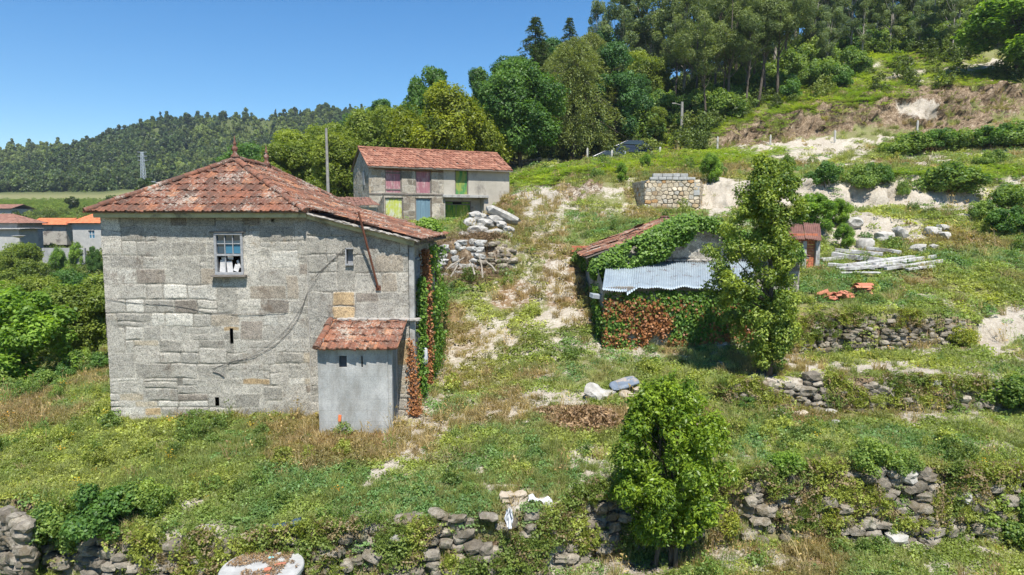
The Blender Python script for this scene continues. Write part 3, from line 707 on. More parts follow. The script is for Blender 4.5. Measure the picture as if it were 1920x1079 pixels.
_prof = [(0, .0), (.06, .022), (.16, .03), (.26, .022), (.34, .0), (.56, -.002), (.66, .014), (.76, -.002), (1.02, 0)]
def tiles(B, poly, E, w=.235, row=.37, rmin=0., rmax=1., jit=1., missing=0., lift=0.):
    """marseille tiles laid in rows on the plane of poly (3-D, counter-clockwise from above); E = along the eave"""
    P = [Vector(p) for p in poly]; E = Vector(E).normalized(); nrm = (P[1]-P[0]).cross(P[2]-P[0]).normalized()
    if nrm.z < 0: nrm = -nrm
    Sv = nrm.cross(E).normalized()
    if Sv.z < 0: Sv = -Sv
    o = P[0]; us = [(p-o).dot(E) for p in P]; vs = [(p-o).dot(Sv) for p in P]
    V, Fc, rn = [], [], []; npf = len(_prof); r = 0; v = min(vs)-.03
    while v < max(vs)+.0:
        # extent of the polygon in this row
        xs = []
        for vv in (v, v+row*.5, v+row):
            for i in range(len(P)):
                a, b = (us[i], vs[i]), (us[(i+1) % len(P)], vs[(i+1) % len(P)])
                if (a[1]-vv)*(b[1]-vv) <= 0 and abs(a[1]-b[1]) > 1e-6: xs.append(a[0]+(b[0]-a[0])*(vv-a[1])/(b[1]-a[1]))
        if xs:
            n0 = math.floor(min(xs)/w)-1; n1 = math.ceil(max(xs)/w)+1
            for k in range(n0, n1):
                if random.random() < missing: continue
                x = (k+.5*(r % 2))*w; dz = random.gauss(0, .004)*jit; tw = random.gauss(0, .010)*jit; dv = random.gauss(0, .007)*jit
                base = len(V)
                for (vv, hh) in ((v-.0+dv, -.016), (v+dv, .026), (v+row+.05, .0)):
                    for (pu, ph) in _prof:
                        V.append(o+E*(x+pu*w*.985)+Sv*(vv+tw*pu)+nrm*(ph*(1.)+hh+dz+lift+tw*pu))
                for q in range(npf-1):
                    for t in (0, 1):
                        a = base+t*npf+q; Fc.append((a, a+1, a+npf+1, a+npf)); 
                rn += [min(1, max(0, random.betavariate(2, 2)*(rmax-rmin)+rmin))]*((npf-1)*2)
        v += row; r += 1
    bm = bmesh.new(); lay = bm.faces.layers.float.new("rnd"); bv = [bm.verts.new(p) for p in V]
    for f, q in zip(Fc, rn): bm.faces.new([bv[i] for i in f])[lay] = q
    n = len(P); ctr = sum(P, Vector())/n
    for i in range(n):
        a, b = P[i], P[(i+1) % n]; d = (b-a)
        if abs(d.normalized().dot(Sv)) < .02: 
            if (a-o).dot(Sv) < (ctr-o).dot(Sv): continue
        pn = d.cross(nrm).normalized()
        if pn.dot(ctr-a) > 0: pn = -pn
        g_ = bm.verts[:]+bm.edges[:]+bm.faces[:]
        bmesh.ops.bisect_plane(bm, geom=g_, plane_co=a+pn*.02, plane_no=pn, clear_outer=True)
    bm.verts.index_update(); bm.faces.ensure_lookup_table()
    idx = {v: i for i, v in enumerate(bm.verts)}; VV = [v.co[:] for v in bm.verts]
    off = B.n
    B.v.append(np.array(VV).reshape(-1, 3)); 
    for f in bm.faces: B.f.append(tuple(idx[q]+off for q in f.verts)); B.c.append(f[lay])
    B.n += len(VV); bm.free()
def caps(B, a, b, r=.10, step=.36, lift=.02):
    """half-round ridge tiles from a to b, each lapping the last"""
    a, b = Vector(a), Vector(b); d = b-a; L = d.length; d.normalize(); sx = d.cross(Vector((0, 0, 1))).normalized(); up = sx.cross(d)
    k = max(1, round(L/step)); st_ = L/k
    for i in range(k):
        V = []; jx, jz = random.gauss(0, .008), random.gauss(0, .006); 
        for (t, rr) in ((-.03, r*1.12), (st_+.01, r*.95)):
            p = a+d*(i*st_+t)
            for j in range(9):
                an = math.pi*(j/8*1.1-.05); V.append(tuple(p+sx*(math.cos(an)*rr+jx)+up*(math.sin(an)*rr*.75+lift+jz)))
        for t in (0, 1): V.append(tuple(a+d*(i*st_+(-.03 if t == 0 else st_+.01))+up*-.03))
        Fc = [(j, j+1, 9+j+1, 9+j) for j in range(8)]+[tuple(range(9))[::-1]+(18,)]
        B.add(V, Fc, random.betavariate(2, 2.2)*.8)
def sheetplane(B, P, th=.04):
    """boarding under tiles: a slab with thickness"""
    P = [Vector(p) for p in P]; n = (P[1]-P[0]).cross(P[2]-P[0]).normalized()
    if n.z < 0: n = -n
    k = len(P); V = [tuple(p-n*.02) for p in P]+[tuple(p-n*(.02+th)) for p in P]
    B.add(V, [tuple(range(k)), tuple(range(k, 2*k))[::-1]]+[(i, (i+1) % k, k+(i+1) % k, k+i) for i in range(k)])
def z_(v): return v+CZ

# ---------------- the farmhouse ----------------
HX0, HXM, HX1, HY, HB = -10.2, -5.08, -2.58, 17.0, 23.5
house = empty("stone_farmhouse", ((HX0+HX1)/2, 20, z_(-4.95)), "large derelict granite farmhouse with a hipped red tile roof sweeping down to the right", "house")
GB = -5.25
ztop = at(400, 404, HY).z-CZ
wx0, wx1 = at(402, 470, HY).x-HX0, at(456, 470, HY).x-HX0
wz0, wz1 = at(430, 516, HY).z-z_(GB), at(430, 437, HY).z-z_(GB)
def pxh(px0, px1, py0, py1, Y, X0, zb):
    return (at(px0, py0, Y).x-X0, at(px1, py0, Y).x-X0, at(px0, py1, Y).z-zb, at(px0, py0, Y).z-zb)
vent1 = pxh(431, 437, 616, 645, HY, HX0, z_(GB)); vent2 = pxh(403, 411, 746, 762, HY, HX0, z_(GB)); vent3 = pxh(509, 514, 411, 416, HY, HX0, z_(GB))
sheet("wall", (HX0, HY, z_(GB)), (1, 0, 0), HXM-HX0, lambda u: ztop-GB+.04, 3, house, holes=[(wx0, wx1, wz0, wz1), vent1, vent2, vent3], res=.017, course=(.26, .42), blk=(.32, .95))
EY = HY-.07
swin = pxh(649, 662, 466, 497, EY, HXM, z_(GB))
def exttop(u):
    a = at(583, 408, EY).z-CZ; b = at(764, 458, EY).z-CZ; return (a+(b-a)*u/(HX1-HXM))-GB+.02
sheet("wall", (HXM, EY, z_(GB)), (1, 0, 0), HX1-HXM, exttop, 5, house, holes=[swin], res=.017, course=(.28, .48), blk=(.36, 1.0), warp=.025)
mbs = MB(); mbs.box((HXM, HY-.03, z_((ztop+GB)/2)), (.02, .10, ztop-GB)); 
mbs.build("wall_joint", "mortar", house)
rw = exttop(HX1-HXM)+GB
sheet("wall", (HX1, EY, z_(GB)), (0, 1, 0), HB-EY, lambda u: rw-GB-.03*u, 8, house, res=.035, course=(.3, .5), holes=[(1.1, 1.75, 3.4, 4.25), (3.2, 4.2, .6, 2.7)])
sheet("wall", (HX0, HB, z_(GB)), (0, -1, 0), HB-HY, lambda u: ztop-GB, 9, house, res=.05)
sheet("wall", (HX1, HB, z_(GB)), (-1, 0, 0), HX1-HX0, lambda u: ztop-GB if u > HX1-HXM else rw-GB-.2+(ztop-rw+.2)*u/(HX1-HXM), 10, house, res=.06)
# roof planes
ez = .225; EYf, EYb = HY-.31, HB+.3
A = (at(161, 395, EYf).x, EYf, z_(ez)); Bq = (HXM+.06, EYf, z_(ez)); Pk = (-7.72, 19.3, z_(1.68)); Qk = (-7.72, 21.9, z_(1.68))
Dq = (HXM+.06, EYb, z_(ez)); Aq = (A[0], EYb, z_(ez))
Xn, zn = at(787, 450, EYf).x, at(787, 450, EYf).z-CZ
Gq = (Xn, EYf, z_(zn)); Hq = (Xn-.02, EYb, z_(zn-.12))
rf = MB()
tiles(rf, [A, Bq, Pk], (1, 0, 0)); tiles(rf, [Bq, Dq, Qk, Pk], (0, 1, 0)); tiles(rf, [Dq, Aq, Qk], (-1, 0, 0)); tiles(rf, [Aq, A, Pk, Qk], (0, -1, 0))
tiles(rf, [Gq, Hq, Dq, Bq], (0, 1, 0), jit=2.2, missing=.006)
roof = rf.build("roof", "clay_tile", house)
rc = MB(); caps(rc, A, Pk); caps(rc, Bq, Pk); caps(rc, Dq, Qk); caps(rc, Aq, Qk); caps(rc, Pk, Qk, .12)
rc.build("ridge_tiles", "clay_tile", roof)
ub = MB(); 
for pl in ([A, Bq, Pk], [Bq, Dq, Qk, Pk], [Dq, Aq, Qk], [Aq, A, Pk, Qk], [Gq, Hq, Dq, Bq]): sheetplane(ub, pl, .03)
for k in range(16):
    y = EYf+.2+k*(EYb-EYf-.4)/15; ub.beam((Gq[0]-.9, y, Gq[2]+.19-.1), (Gq[0]-.03, y, Gq[2]-.11), .06, .09)
ub.build("roof_boarding", "old_timber", roof)
for P in (Pk, (Qk[0], Qk[1]-.15, Qk[2])):
    f = MB(); f.lathe((P[0], P[1], P[2]+.06), [(a_*.72, b_*.76) for a_, b_ in [(.19, 0), (.15, .08), (.09, .14), (.07, .2), (.10, .27), (.12, .33), (.10, .39), (.055, .43), (.05, .47), (.08, .50), (.05, .54), (.035, .62), (.02, .72), (.006, .80)]], 14, rnd=.3)
    f.build("finial", "clay_tile", house, smooth=True)
fa = MB(); fa.box(((A[0]+.12+Bq[0])/2, EYf+.09, z_(ez-.085)), (Bq[0]-A[0]-.12, .04, .14)); fa.box(((A[0]+Bq[0])/2, (EYf+HY)/2+.06, z_(ez-.03)), (Bq[0]-A[0]-.2, .24, .03))
fa.beam((HXM+.07, EYf+.12, z_(ez-.10)), (Xn-.15, EYf+.12, z_(zn-.09)), .05, .16)
fa.build("fascia_board", "cream_paint", house, bevel=.006)
vg = MB()
for k in range(30):
    f = (k+.5)/30; x = HXM+.15+(Xn-HXM-.2)*f; z = z_(ez+(zn-ez)*(x-HXM)/(Xn-HXM))
    Vr, Fr = rock_v(2, (random.uniform(.14, .30), .16, random.uniform(.05, .09)), 200+k, .3, .6, Euler((0, .22+random.gauss(0, .12), random.gauss(0, .2))))
    vg.add(Vr+np.array((x, EYf+.05+random.uniform(-.03, .03), z-.045)), Fr)
vg.build("verge_mortar", "mortar", roof, smooth=False)
# corner post under the low eave
cp = MB(); cp.box((HX1+.07, EY+.14, z_((rw+GB)/2-.05)), (.13, .2, rw-GB-.1)); cp.build("corner_post", "concrete", house, bevel=.01)
# upper window: two sashes, the lower one broken and boarded
wx = HX0+(wx0+wx1)/2; ww = wx1-wx0; wb = z_(GB)+wz0; wt = z_(GB)+wz1; wh = wt-wb
win = MB(); y = HY+.02
for sx in (-1, 1): win.box((wx+sx*(ww/2-.03), y, (wb+wt)/2), (.06, .10, wh))
win.box((wx, y-.005, wt-.03), (ww, .11, .06)); win.box((wx, y-.005, wb+.03), (ww, .11, .06)); win.box((wx, y-.012, wb+wh*.47), (ww-.11, .06, .05))
for fx in (-1/6, 1/6): win.box((wx+fx*(ww-.12), y, wb+wh*.735), (.022, .04, wh*.48))
win.box((wx, y+.002, wb+wh*.735), (ww-.12, .036, .022)); 
for fx in (-1/6,): win.box((wx+fx*(ww-.12), y, wb+wh*.25), (.022, .035, wh*.42), rz=.02)
window = win.build("window", "grey_paint", house, bevel=.004)
s_ = MB(); s_.box((wx+.01, HY-.05, wb-.025), (ww+.14, .2, .05)); s_.build("sill", "old_timber", window, bevel=.005)
s_ = MB(); s_.box((wx, HY-.02, wt+.02), (ww+.16, .09, .04)); s_.build("lintel", "old_timber", window, bevel=.005)
for i in range(3):
    for j in range(2):
        p = MB(); p.box((wx+(i-1)*(ww-.12)/3, y+.02, wb+wh*(.615+.235*j)), ((ww-.14)/3, .006, wh*.22)); p.build("pane", "blue_pane" if j == 0 and i > 0 else "window_glass", window)
p = MB()
for q, (bx, bw, bh, tl, dz) in enumerate([(-.19, .15, .30, .10, -.05), (-.02, .14, .28, -.06, -.06), (.15, .13, .17, .35, -.1), (-.16, .12, .10, -.12, .13), (.0, .14, .07, .05, .15), (.2, .06, .2, -.3, 0)]):
    p.box((wx+bx, y+.05+.004*q, wb+wh*.25+dz), (bw, .012, bh), M=Euler((0, tl, 0)).to_matrix().to_4x4())
p.build("broken_board", "white_board", window)
# small opening in the extension
c = HXM+(swin[0]+swin[1])/2; zb_, zt_ = z_(GB)+swin[2], z_(GB)+swin[3]
s2 = MB(); s2.box((c-.09, EY, (zb_+zt_)/2), (.025, .1, zt_-zb_)); s2.box((c, EY, zt_-.01), (.2, .1, .03)); s2.box((c, EY-.02, zb_), (.2, .13, .035)); s2.box((c+.02, EY+.12, (zb_+zt_)/2), (.2, .01, .4))
s2.build("window", "grey_paint", house)
# side window and door of the shaded right wall
s3 = MB(); yy = EY+1.42; zz = z_(GB+3.82)
s3.box((HX1+.02, yy-.3, zz), (.08, .05, .86)); s3.box((HX1+.02, yy+.3, zz), (.08, .05, .86)); s3.box((HX1+.02, yy, zz+.41), (.08, .6, .05)); s3.box((HX1+.03, yy, zz-.41), (.12, .7, .05)); s3.box((HX1+.02, yy, zz), (.05, .03, .8)); s3.box((HX1+.018, yy, zz), (.05, .56, .03))
sw = s3.build("window", "grey_paint", house)
p = MB(); p.box((HX1-.01, yy, zz), (.006, .58, .8)); p.build("pane", "blue_pane", sw)
d = MB(); 
for k in range(6): d.box((HX1-.04, EY+3.28+k*.165, z_(GB+1.65)), (.035+.006*(k % 2), .155, 2.1))
d.build("door", "old_timber", house, bevel=.004)
# rusty prop leaning from the eave to the wall
rp = MB(); a = at(709, 541, EY-.04); b = at(672, 398, EY-.42)
rp.tube([a, b], .028, 8); rp.tube([b+Vector((.0, .02, -.1)), at(655, 432, EY-.05)], .007, 6); rp.box((a.x, a.y+.02, a.z), (.12, .03, .12))
tag(rp.build("rusty_prop", "rusty_iron", smooth=False), "rusty iron prop leaning from the farmhouse eave down to its front wall", "metal pole")
# loose cables hanging on the front wall
def cable(pts, r, lab):
    m = MB(); P = [at(px, py, HY-(.026 if px < 583 else .096)) for px, py in pts]; Q = []
    for i in range(len(P)-1):
        p0, p1, p2, p3 = P[max(i-1, 0)], P[i], P[i+1], P[min(i+2, len(P)-1)]
        for k in range(6):
            t = k/6; Q.append(.5*((2*p1)+(-p0+p2)*t+(2*p0-5*p1+4*p2-p3)*t*t+(-p0+3*p1-3*p2+p3)*t**3))
    Q.append(P[-1]); m.tube(Q, r, 5); tag(m.build("wall_cable", "black_cable"), lab, "cable", "cables on the farmhouse wall")
cable([(648, 470), (600, 510), (578, 545), (560, 595), (525, 640), (480, 668), (435, 679), (400, 692)], .0055, "thick dark cable hanging in a long slack curve across the farmhouse front")
cable([(644, 468), (612, 500), (583, 540), (568, 572), (530, 625), (470, 668), (420, 688)], .0035, "thin cable hanging just above the thick slack one on the farmhouse front")
cable([(198, 560), (240, 568), (330, 575), (400, 588), (470, 590), (540, 586)], .0055, "nearly level dark cable stretched along the left half of the farmhouse front")
cable([(399, 698), (412, 702), (420, 708)], .012, "short dark cable stub at the foot of the slack cables on the farmhouse front")

# ---------------- the outhouse leaning on it ----------------
OY = 15.75
ox0, ox1 = at(596, 700, OY).x, at(727, 700, OY).x
oh = empty("outhouse", ((ox0+ox1)/2, (OY+EY)/2, z_(-4.85)), "small grey block outhouse with an orange tiled lean-to roof against the farmhouse front", "outhouse")
ozt = at(660, 654, OY).z; ozb = z_(-5.2)
def wall_holes(B, x0, x1, z0, z1, y, th, holes):
    xs = sorted({x0, x1, *[h[0] for h in holes], *[h[1] for h in holes]}); zs = sorted({z0, z1, *[h[2] for h in holes], *[h[3] for h in holes]})
    idx = {}; V = []; Fc = []
    def vid(i, j, k):
        if (i, j, k) not in idx: idx[(i, j, k)] = len(V); V.append((xs[i], y+k*th, zs[j]))
        return idx[(i, j, k)]
    solid = lambda i, j: 0 <= i < len(xs)-1 and 0 <= j < len(zs)-1 and not any(h[0]-1e-6 <= xs[i] and xs[i+1] <= h[1]+1e-6 and h[2]-1e-6 <= zs[j] and zs[j+1] <= h[3]+1e-6 for h in holes)
    for i in range(len(xs)-1):
        for j in range(len(zs)-1):
            if not solid(i, j): continue
            Fc.append((vid(i, j, 0), vid(i+1, j, 0), vid(i+1, j+1, 0), vid(i, j+1, 0))); Fc.append((vid(i, j, 1), vid(i, j+1, 1), vid(i+1, j+1, 1), vid(i+1, j, 1)))
            if not solid(i-1, j): Fc.append((vid(i, j, 0), vid(i, j+1, 0), vid(i, j+1, 1), vid(i, j, 1)))
            if not solid(i+1, j): Fc.append((vid(i+1, j, 0), vid(i+1, j, 1), vid(i+1, j+1, 1), vid(i+1, j+1, 0)))
            if not solid(i, j-1): Fc.append((vid(i, j, 0), vid(i, j, 1), vid(i+1, j, 1), vid(i+1, j, 0)))
            if not solid(i, j+1): Fc.append((vid(i, j+1, 0), vid(i+1, j+1, 0), vid(i+1, j+1, 1), vid(i, j+1, 1)))
    B.add(V, Fc)
def oxz(px0, px1, py0, py1): return (at(px0, py0, OY).x, at(px1, py0, OY).x, at(px0, py1, OY).z, at(px0, py0, OY).z)
def mat_blocks():
    m = NT("block_wall"); n = m.noise(2.2, 6, .7); col = m.ramp(n, [(.3, (.30, .31, .30)), (.55, (.40, .40, .385)), (.75, (.50, .50, .48))])
    f = m.noise(45, 4, .8); col = m.mix(1., col, m.ramp(f, [(.3, (.7, .7, .7)), (.6, (1.15, 1.15, 1.15))]), 'MULTIPLY')
    b = m.node("ShaderNodeTexBrick"); b.inputs["Scale"].default_value = 1; b.inputs["Mortar Size"].default_value = .005; b.inputs["Brick Width"].default_value = .62; b.inputs["Row Height"].default_value = .27
    b.inputs["Color1"].default_value = (1, 1, 1, 1); b.inputs["Color2"].default_value = (.94, .94, .93, 1); b.inputs["Mortar"].default_value = (.84, .83, .81, 1)
    tc = m.pos(); mp = m.node("ShaderNodeMapping"); mp.inputs["Rotation"].default_value = (R(90), 0, 0); m.link(tc, mp.inputs[0]); m.link(mp.outputs[0], b.inputs[0])
    col = m.mix(1., col, b.outputs[0], 'MULTIPLY')
    st_ = m.noise(1.3, 5, .7, stretch=(1, 1, .3)); col = m.mix(m.ramp(st_, [(.48, (0, 0, 0)), (.68, (.75, .75, .75))]), col, (.17, .16, .135))
    m.color(col); m.rough(.95); m.bump(m.math('ADD', m.math('MULTIPLY', f, .4), b.outputs[0]), .5, .012)
mat_blocks()
ow = MB(); wall_holes(ow, ox0, ox1, ozb, ozt, OY, .12, [oxz(635, 650, 668, 690), oxz(677, 680, 668, 690)])
ow.box((ox0+.06, (OY+.12+EY)/2, (ozb+ozt)/2+.1), (.12, EY-OY-.13, ozt-ozb+.2)); 
ow.box((ox1+.04, OY+.02+.10, (ozb+ozt)/2), (.10, .16, ozt-ozb)); ow.box((ox1-.05, (OY+EY)/2+.1, ozt-.02), (.12, EY-OY-.3, .2)); ow.box((ox1-.02, EY-.12, (ozb+ozt)/2), (.12, .2, ozt-ozb+.15))
ow.build("wall", "block_wall", oh)
od = MB(); 
for k in range(4): od.box((ox1-.06, OY+.42+k*.16, (ozb+ozt)/2-.05), (.03+.006*(k % 2), .15, ozt-ozb-.35))
od.build("door", "old_timber", oh)
hx = oxz(635, 650, 668, 690); g_ = MB(); g_.box(((hx[0]+hx[1])/2, OY+.10, (hx[2]+hx[3])/2), (hx[1]-hx[0]+.02, .01, hx[3]-hx[2]+.02)); g_.build("pane", "window_glass", oh)
r1 = at(592, 654, OY-.16); r2 = at(745, 645, OY-.16); r3 = at(762, 601, EY-.03); r4 = at(615, 603, EY-.03)
r2.z = r1.z; r3.z = r4.z = at(680, 602, EY-.03).z; r3.x = r2.x+.02; r4.x = r1.x
ot = MB(); tiles(ot, [r1, r2, r3, r4], (1, 0, 0), row=.33, rmin=.35, rmax=1, jit=1.4)
orf = ot.build("roof", "clay_tile", oh)
oc = MB(); caps(oc, r1+Vector((.02, 0, .0)), r4+Vector((.02, 0, 0)), .08, .36); oc.build("verge_tiles", "clay_tile", orf)
ob = MB(); sheetplane(ob, [r1+Vector((.05, .06, 0)), r2+Vector((-.05, .06, 0)), r3-Vector((.05, 0, 0)), r4+Vector((.05, 0, 0))], .04); ob.build("roof_boarding", "old_timber", orf)
fl = MB(); p0 = at(680, 600, EY-.05)
for k in range(8): 
    Vr, Fr = rock_v(2, (.34, .12, .10), 300+k, .3, .6); fl.add(Vr+np.array((r4.x+.3+k*.26, EY-.04, r4.z+.03)), Fr)
fl.build("mortar_flashing", "mortar", orf)
op = MB(); q = at(637, 785, OY-.03); op.box(q, (.07, .02, .16), M=Euler((0, .1, 0)).to_matrix().to_4x4()); tag(op.build("orange_board", "orange_paint", bevel=.004), "small upright orange board among grass at the foot of the outhouse", "marker")
# ---------------- the barn behind ----------------
BA = R(24); BU = Vector((math.cos(BA), math.sin(BA), 0)); BN = Vector((-math.sin(BA), math.cos(BA), 0))
BO = at(693, 415, 44.); BO.z = z_(-.45)
def bu(px):                                      # distance along the front that shows at this pixel
    t = (px-960)/F; return (t*BO.y-BO.x)/(BU.x-t*BU.y)
def bpt(px, py, off=0.):
    u = bu(px); P = BO+BU*u-BN*off; return Vector((P.x, P.y, at(px, py, P.y).z)), u
BL = bu(955); BE = at(693, 311, 44.).z; BEr = BE-.02; BW = 5.0; BR = BE+1.24
barn = empty("stone_barn", (BO+BU*5+BN*2.5).to_tuple()[:2]+(z_(-.3),), "long two storey stone and plaster barn with pink, lime, blue and green doors", "barn")
def bh(px0, px1, py0, py1):
    a, u0 = bpt(px0, py0); b, u1 = bpt(px1, py1); c_, _ = bpt(px0, py1); return (u0, u1, c_.z-BO.z, a.z-BO.z)
DO = {'pink1': bh(724, 755, 318, 362), 'pink2': bh(781, 810, 320, 363), 'green': bh(854, 879, 319, 365), 'lime': bh(723, 757, 371, 422), 'blue': bh(780, 810, 372, 423), 'dark': bh(832, 888, 377, 424)}
for k in DO:
    if k in ('lime', 'blue', 'dark'): a = DO[k]; DO[k] = (a[0], a[1], 0., a[3])
us = bu(833)
BP = [((.34, .31, .27), 6), ((.40, .37, .32), 4), ((.27, .24, .20), 3), ((.40, .33, .24), 2), ((.20, .18, .15), 1.5)]
sheet("wall", tuple(BO), tuple(BU), us, lambda u: BE-BO.z, 21, barn, holes=[DO[k] for k in ('pink1', 'pink2', 'lime', 'blue')], res=.04, pal=BP, course=(.3, .45), blk=(.35, .9), warp=.07, base=-.6)
sheet("wall", tuple(BO+BN*BW), tuple(-BN), BW, lambda u: BE-BO.z+1.21-abs(u-BW/2)*1.21/(BW/2), 22, barn, holes=[(3.3, 3.75, 2.75, 3.7)], res=.04, pal=BP, rubble=.3, base=-2.5)
sheet("wall", tuple(BO+BU*BL+BN*BW), tuple(-BU), BL, lambda u: BE-BO.z, 23, barn, res=.12, pal=BP, base=-1)
sheet("wall", tuple(BO+BU*BL), tuple(BN), BW, lambda u: BE-BO.z+1.21-abs(u-BW/2)*1.21/(BW/2), 24, barn, res=.08, pal=BP)
M4 = Matrix.Translation(BO) @ Matrix.Rotation(BA, 4, 'Z')
def barnbox(B, u0, u1, v0, v1, y0, y1, **k):
    c = M4 @ Vector(((u0+u1)/2, (y0+y1)/2, (v0+v1)/2)); B.box(c, (u1-u0, y1-y0, v1-v0), rz=BA, **k)
def mat_render():
    m = NT("barn_plaster"); n = m.noise(1.2, 5, .6); col = m.ramp(n, [(.3, (.36, .33, .27)), (.7, (.46, .42, .35))])
    s_ = m.noise(.9, 7, .75, stretch=(1, 1, .8)); col = m.mix(m.ramp(s_, [(.52, (0, 0, 0)), (.68, (.7, .7, .7))]), col, (.12, .105, .09))
    m.color(col); m.rough(.95); m.bump(m.noise(20, 5, .7), .3, .01)
mat_render()
pw = MB(); g0, g1, gv0, gv1 = DO['green']; sv = bpt(835, 366)[0].z-BO.z; d0, d1, dv0, dv1 = DO['dark']; Ht = BE-BO.z
barnbox(pw, us, g0, sv, Ht, .0, .25); barnbox(pw, g1, BL, sv, Ht, .0, .25); barnbox(pw, g0, g1, gv1, Ht, .003, .24); barnbox(pw, g0, g1, sv, gv0, .003, .24)
barnbox(pw, bu(908), BL, -.5, sv, 0., .25)
pw.build("wall", "barn_plaster", barn)
pl = MB(); barnbox(pl, d1, bu(908), -.5, sv-.2, .55, .8); pl.build("wall", "render_grey", barn)
for (q0, q1, r0, r1) in ((us-.02, us+.10, .0, .7), (bu(908)-.05, bu(908)+.06, .26, .54)): pl = MB(); barnbox(pl, q0, q1, -.5, sv-.2, r0, r1); pl.build("pillar", "render_grey", barn)
sb = MB(); barnbox(sb, us-.1, bu(915), sv-.18, sv-.002, -.22, .6); barnbox(sb, d0, d1+.05, dv1, sv-.19, .45, .62); sb.build("lintel_slab", "concrete", barn, bevel=.01)
cb = MB(); barnbox(cb, 0., us, sv-.07, sv+.03, -.035, .1)
for k in ('pink1', 'pink2'): a = DO[k]; barnbox(cb, a[0]-.2, a[1]+.2, a[2]-.12, a[2]-.02, -.05, .1)
cb.build("string_course", "old_timber", barn, bevel=.01)
def door(key, mat, name, y=.09, split=True, label=None):
    a = DO[key]; d_ = MB(); n = max(4, int((a[1]-a[0])/.16)); w_ = (a[1]-a[0])/n
    for k in range(n): barnbox(d_, a[0]+k*w_+.004, a[0]+(k+1)*w_-.004, a[2]+.01, a[3]-.01, y+.004*(k % 2), y+.05)
    o = d_.build(name, mat, barn); 
    if label: o["label"] = label
    h = MB(); barnbox(h, a[0]+.02, a[1]-.02, a[2]+.18, a[2]+.25, y-.03, y); barnbox(h, a[0]+.02, a[1]-.02, a[3]-.26, a[3]-.19, y-.03, y)
    if split: barnbox(h, (a[0]+a[1])/2-.015, (a[0]+a[1])/2+.015, a[2]+.01, a[3]-.01, y-.012, y+.0)
    h.build("batten", mat if split is None else "old_timber", o) if split else None
    fr_ = MB(); t_ = .07
    barnbox(fr_, a[0], a[0]+t_, a[2], a[3], y-.05, y-.005); barnbox(fr_, a[1]-t_, a[1], a[2], a[3], y-.05, y-.005); barnbox(fr_, a[0]+t_, a[1]-t_, a[3]-t_, a[3], y-.05, y-.005); fr_.build('frame', 'old_timber', o)
    return o
door('pink1', "pink_door", "door", label="faded pink double hay door on the upper floor, left one")
door('pink2', "pink_door", "door", split=False, label="faded pink hay door on the upper floor, right one")
door('green', "green_door", "door", split=False, label="green hay door in the plastered part")
door('lime', "lime_door", "door", split=False, label="lime green door with peeling white paint")
door('blue', "blue_door", "door", split=False, label="plain blue grey door")
door('dark', "dark_green_door", "door", y=.5, label="dark green double barn door under the slab")
vh = MB(); barnbox(vh, (d0+d1)/2-.25, (d0+d1)/2+.4, dv1-.22, dv1-.06, .47, .492); vh.build("vent_slot", "dark_inside", barn)
gw = MB(); P = BO+BN*(BW-3.52); gw.box((P.x, P.y, BO.z+3.22), (.08, .42, .9), rz=BA); gw.build("window", "grey_paint", barn)
rl = MB(); a, _ = bpt(703, 317, .12); b, _ = bpt(832, 323, .12); rl.tube([a, b], .025, 6); rl.build("door_rail", "rusty_iron", barn)
# roof
def bp(u, v, z): return tuple(BO+BU*u+BN*v+Vector((0, 0, z-BO.z)))
ov = .32; sl_ = 1.24/2.5; e0 = BE+.12-ov*sl_
f1, f2, r1_, r2_ = bp(-.12, -ov, e0), bp(BL+.12, -ov, e0-.03), bp(BL+.12, 2.5, BR+.10), bp(-.12, 2.5, BR+.12)
b1, b2 = bp(BL+.12, 5+ov, e0-.03), bp(-.12, 5+ov, e0)
br = MB(); tiles(br, [f1, f2, r1_, r2_], tuple(BU), row=.36, jit=1.6); tiles(br, [b1, b2, r2_, r1_], tuple(-BU), row=.36)
bro = br.build("roof", "barn_tile", barn)
bc = MB(); caps(bc, r2_, r1_, .11, .4); bc.build("ridge_tiles", "barn_tile", bro)
bb = MB(); sheetplane(bb, [f1, f2, r1_, r2_], .05); sheetplane(bb, [b1, b2, r2_, r1_], .05); bb.build("roof_boarding", "old_timber", bro)
gu = MB(); gu.beam(Vector(f1)-Vector((0, 0, .05)), Vector(f2)-Vector((0, 0, .05)), .06, .09); gu.build("eave_beam", "old_timber", barn)
# low lean-to roof left of the barn, behind the farmhouse
lt = empty("lean_to_shed", (at(640, 380, 40).x, 41, z_(.1)), "low tiled lean-to roof between the farmhouse roof and the left gable of the barn", "shed")
a = at(590, 386, 39); b = at(712, 386, 39); c_ = at(690, 371, 41.5); d_ = at(600, 371, 41.5); b.z = a.z; c_.z = d_.z
t_ = MB(); tiles(t_, [a, b, c_, d_], (1, 0, 0), rmin=0, rmax=.4, jit=2); t_.build("roof", "old_tile", lt)
sheet("wall", (a.x+.2, 39.2, a.z-2.6), (1, 0, 0), b.x-a.x-.4, lambda u: 2.5, 31, lt, res=.08, pal=BP)
sheet("wall", (b.x-.2, 39.2, a.z-2.6), (0, 1, 0), 2.2, lambda u: 2.5+.4*u, 32, lt, res=.08, pal=BP)

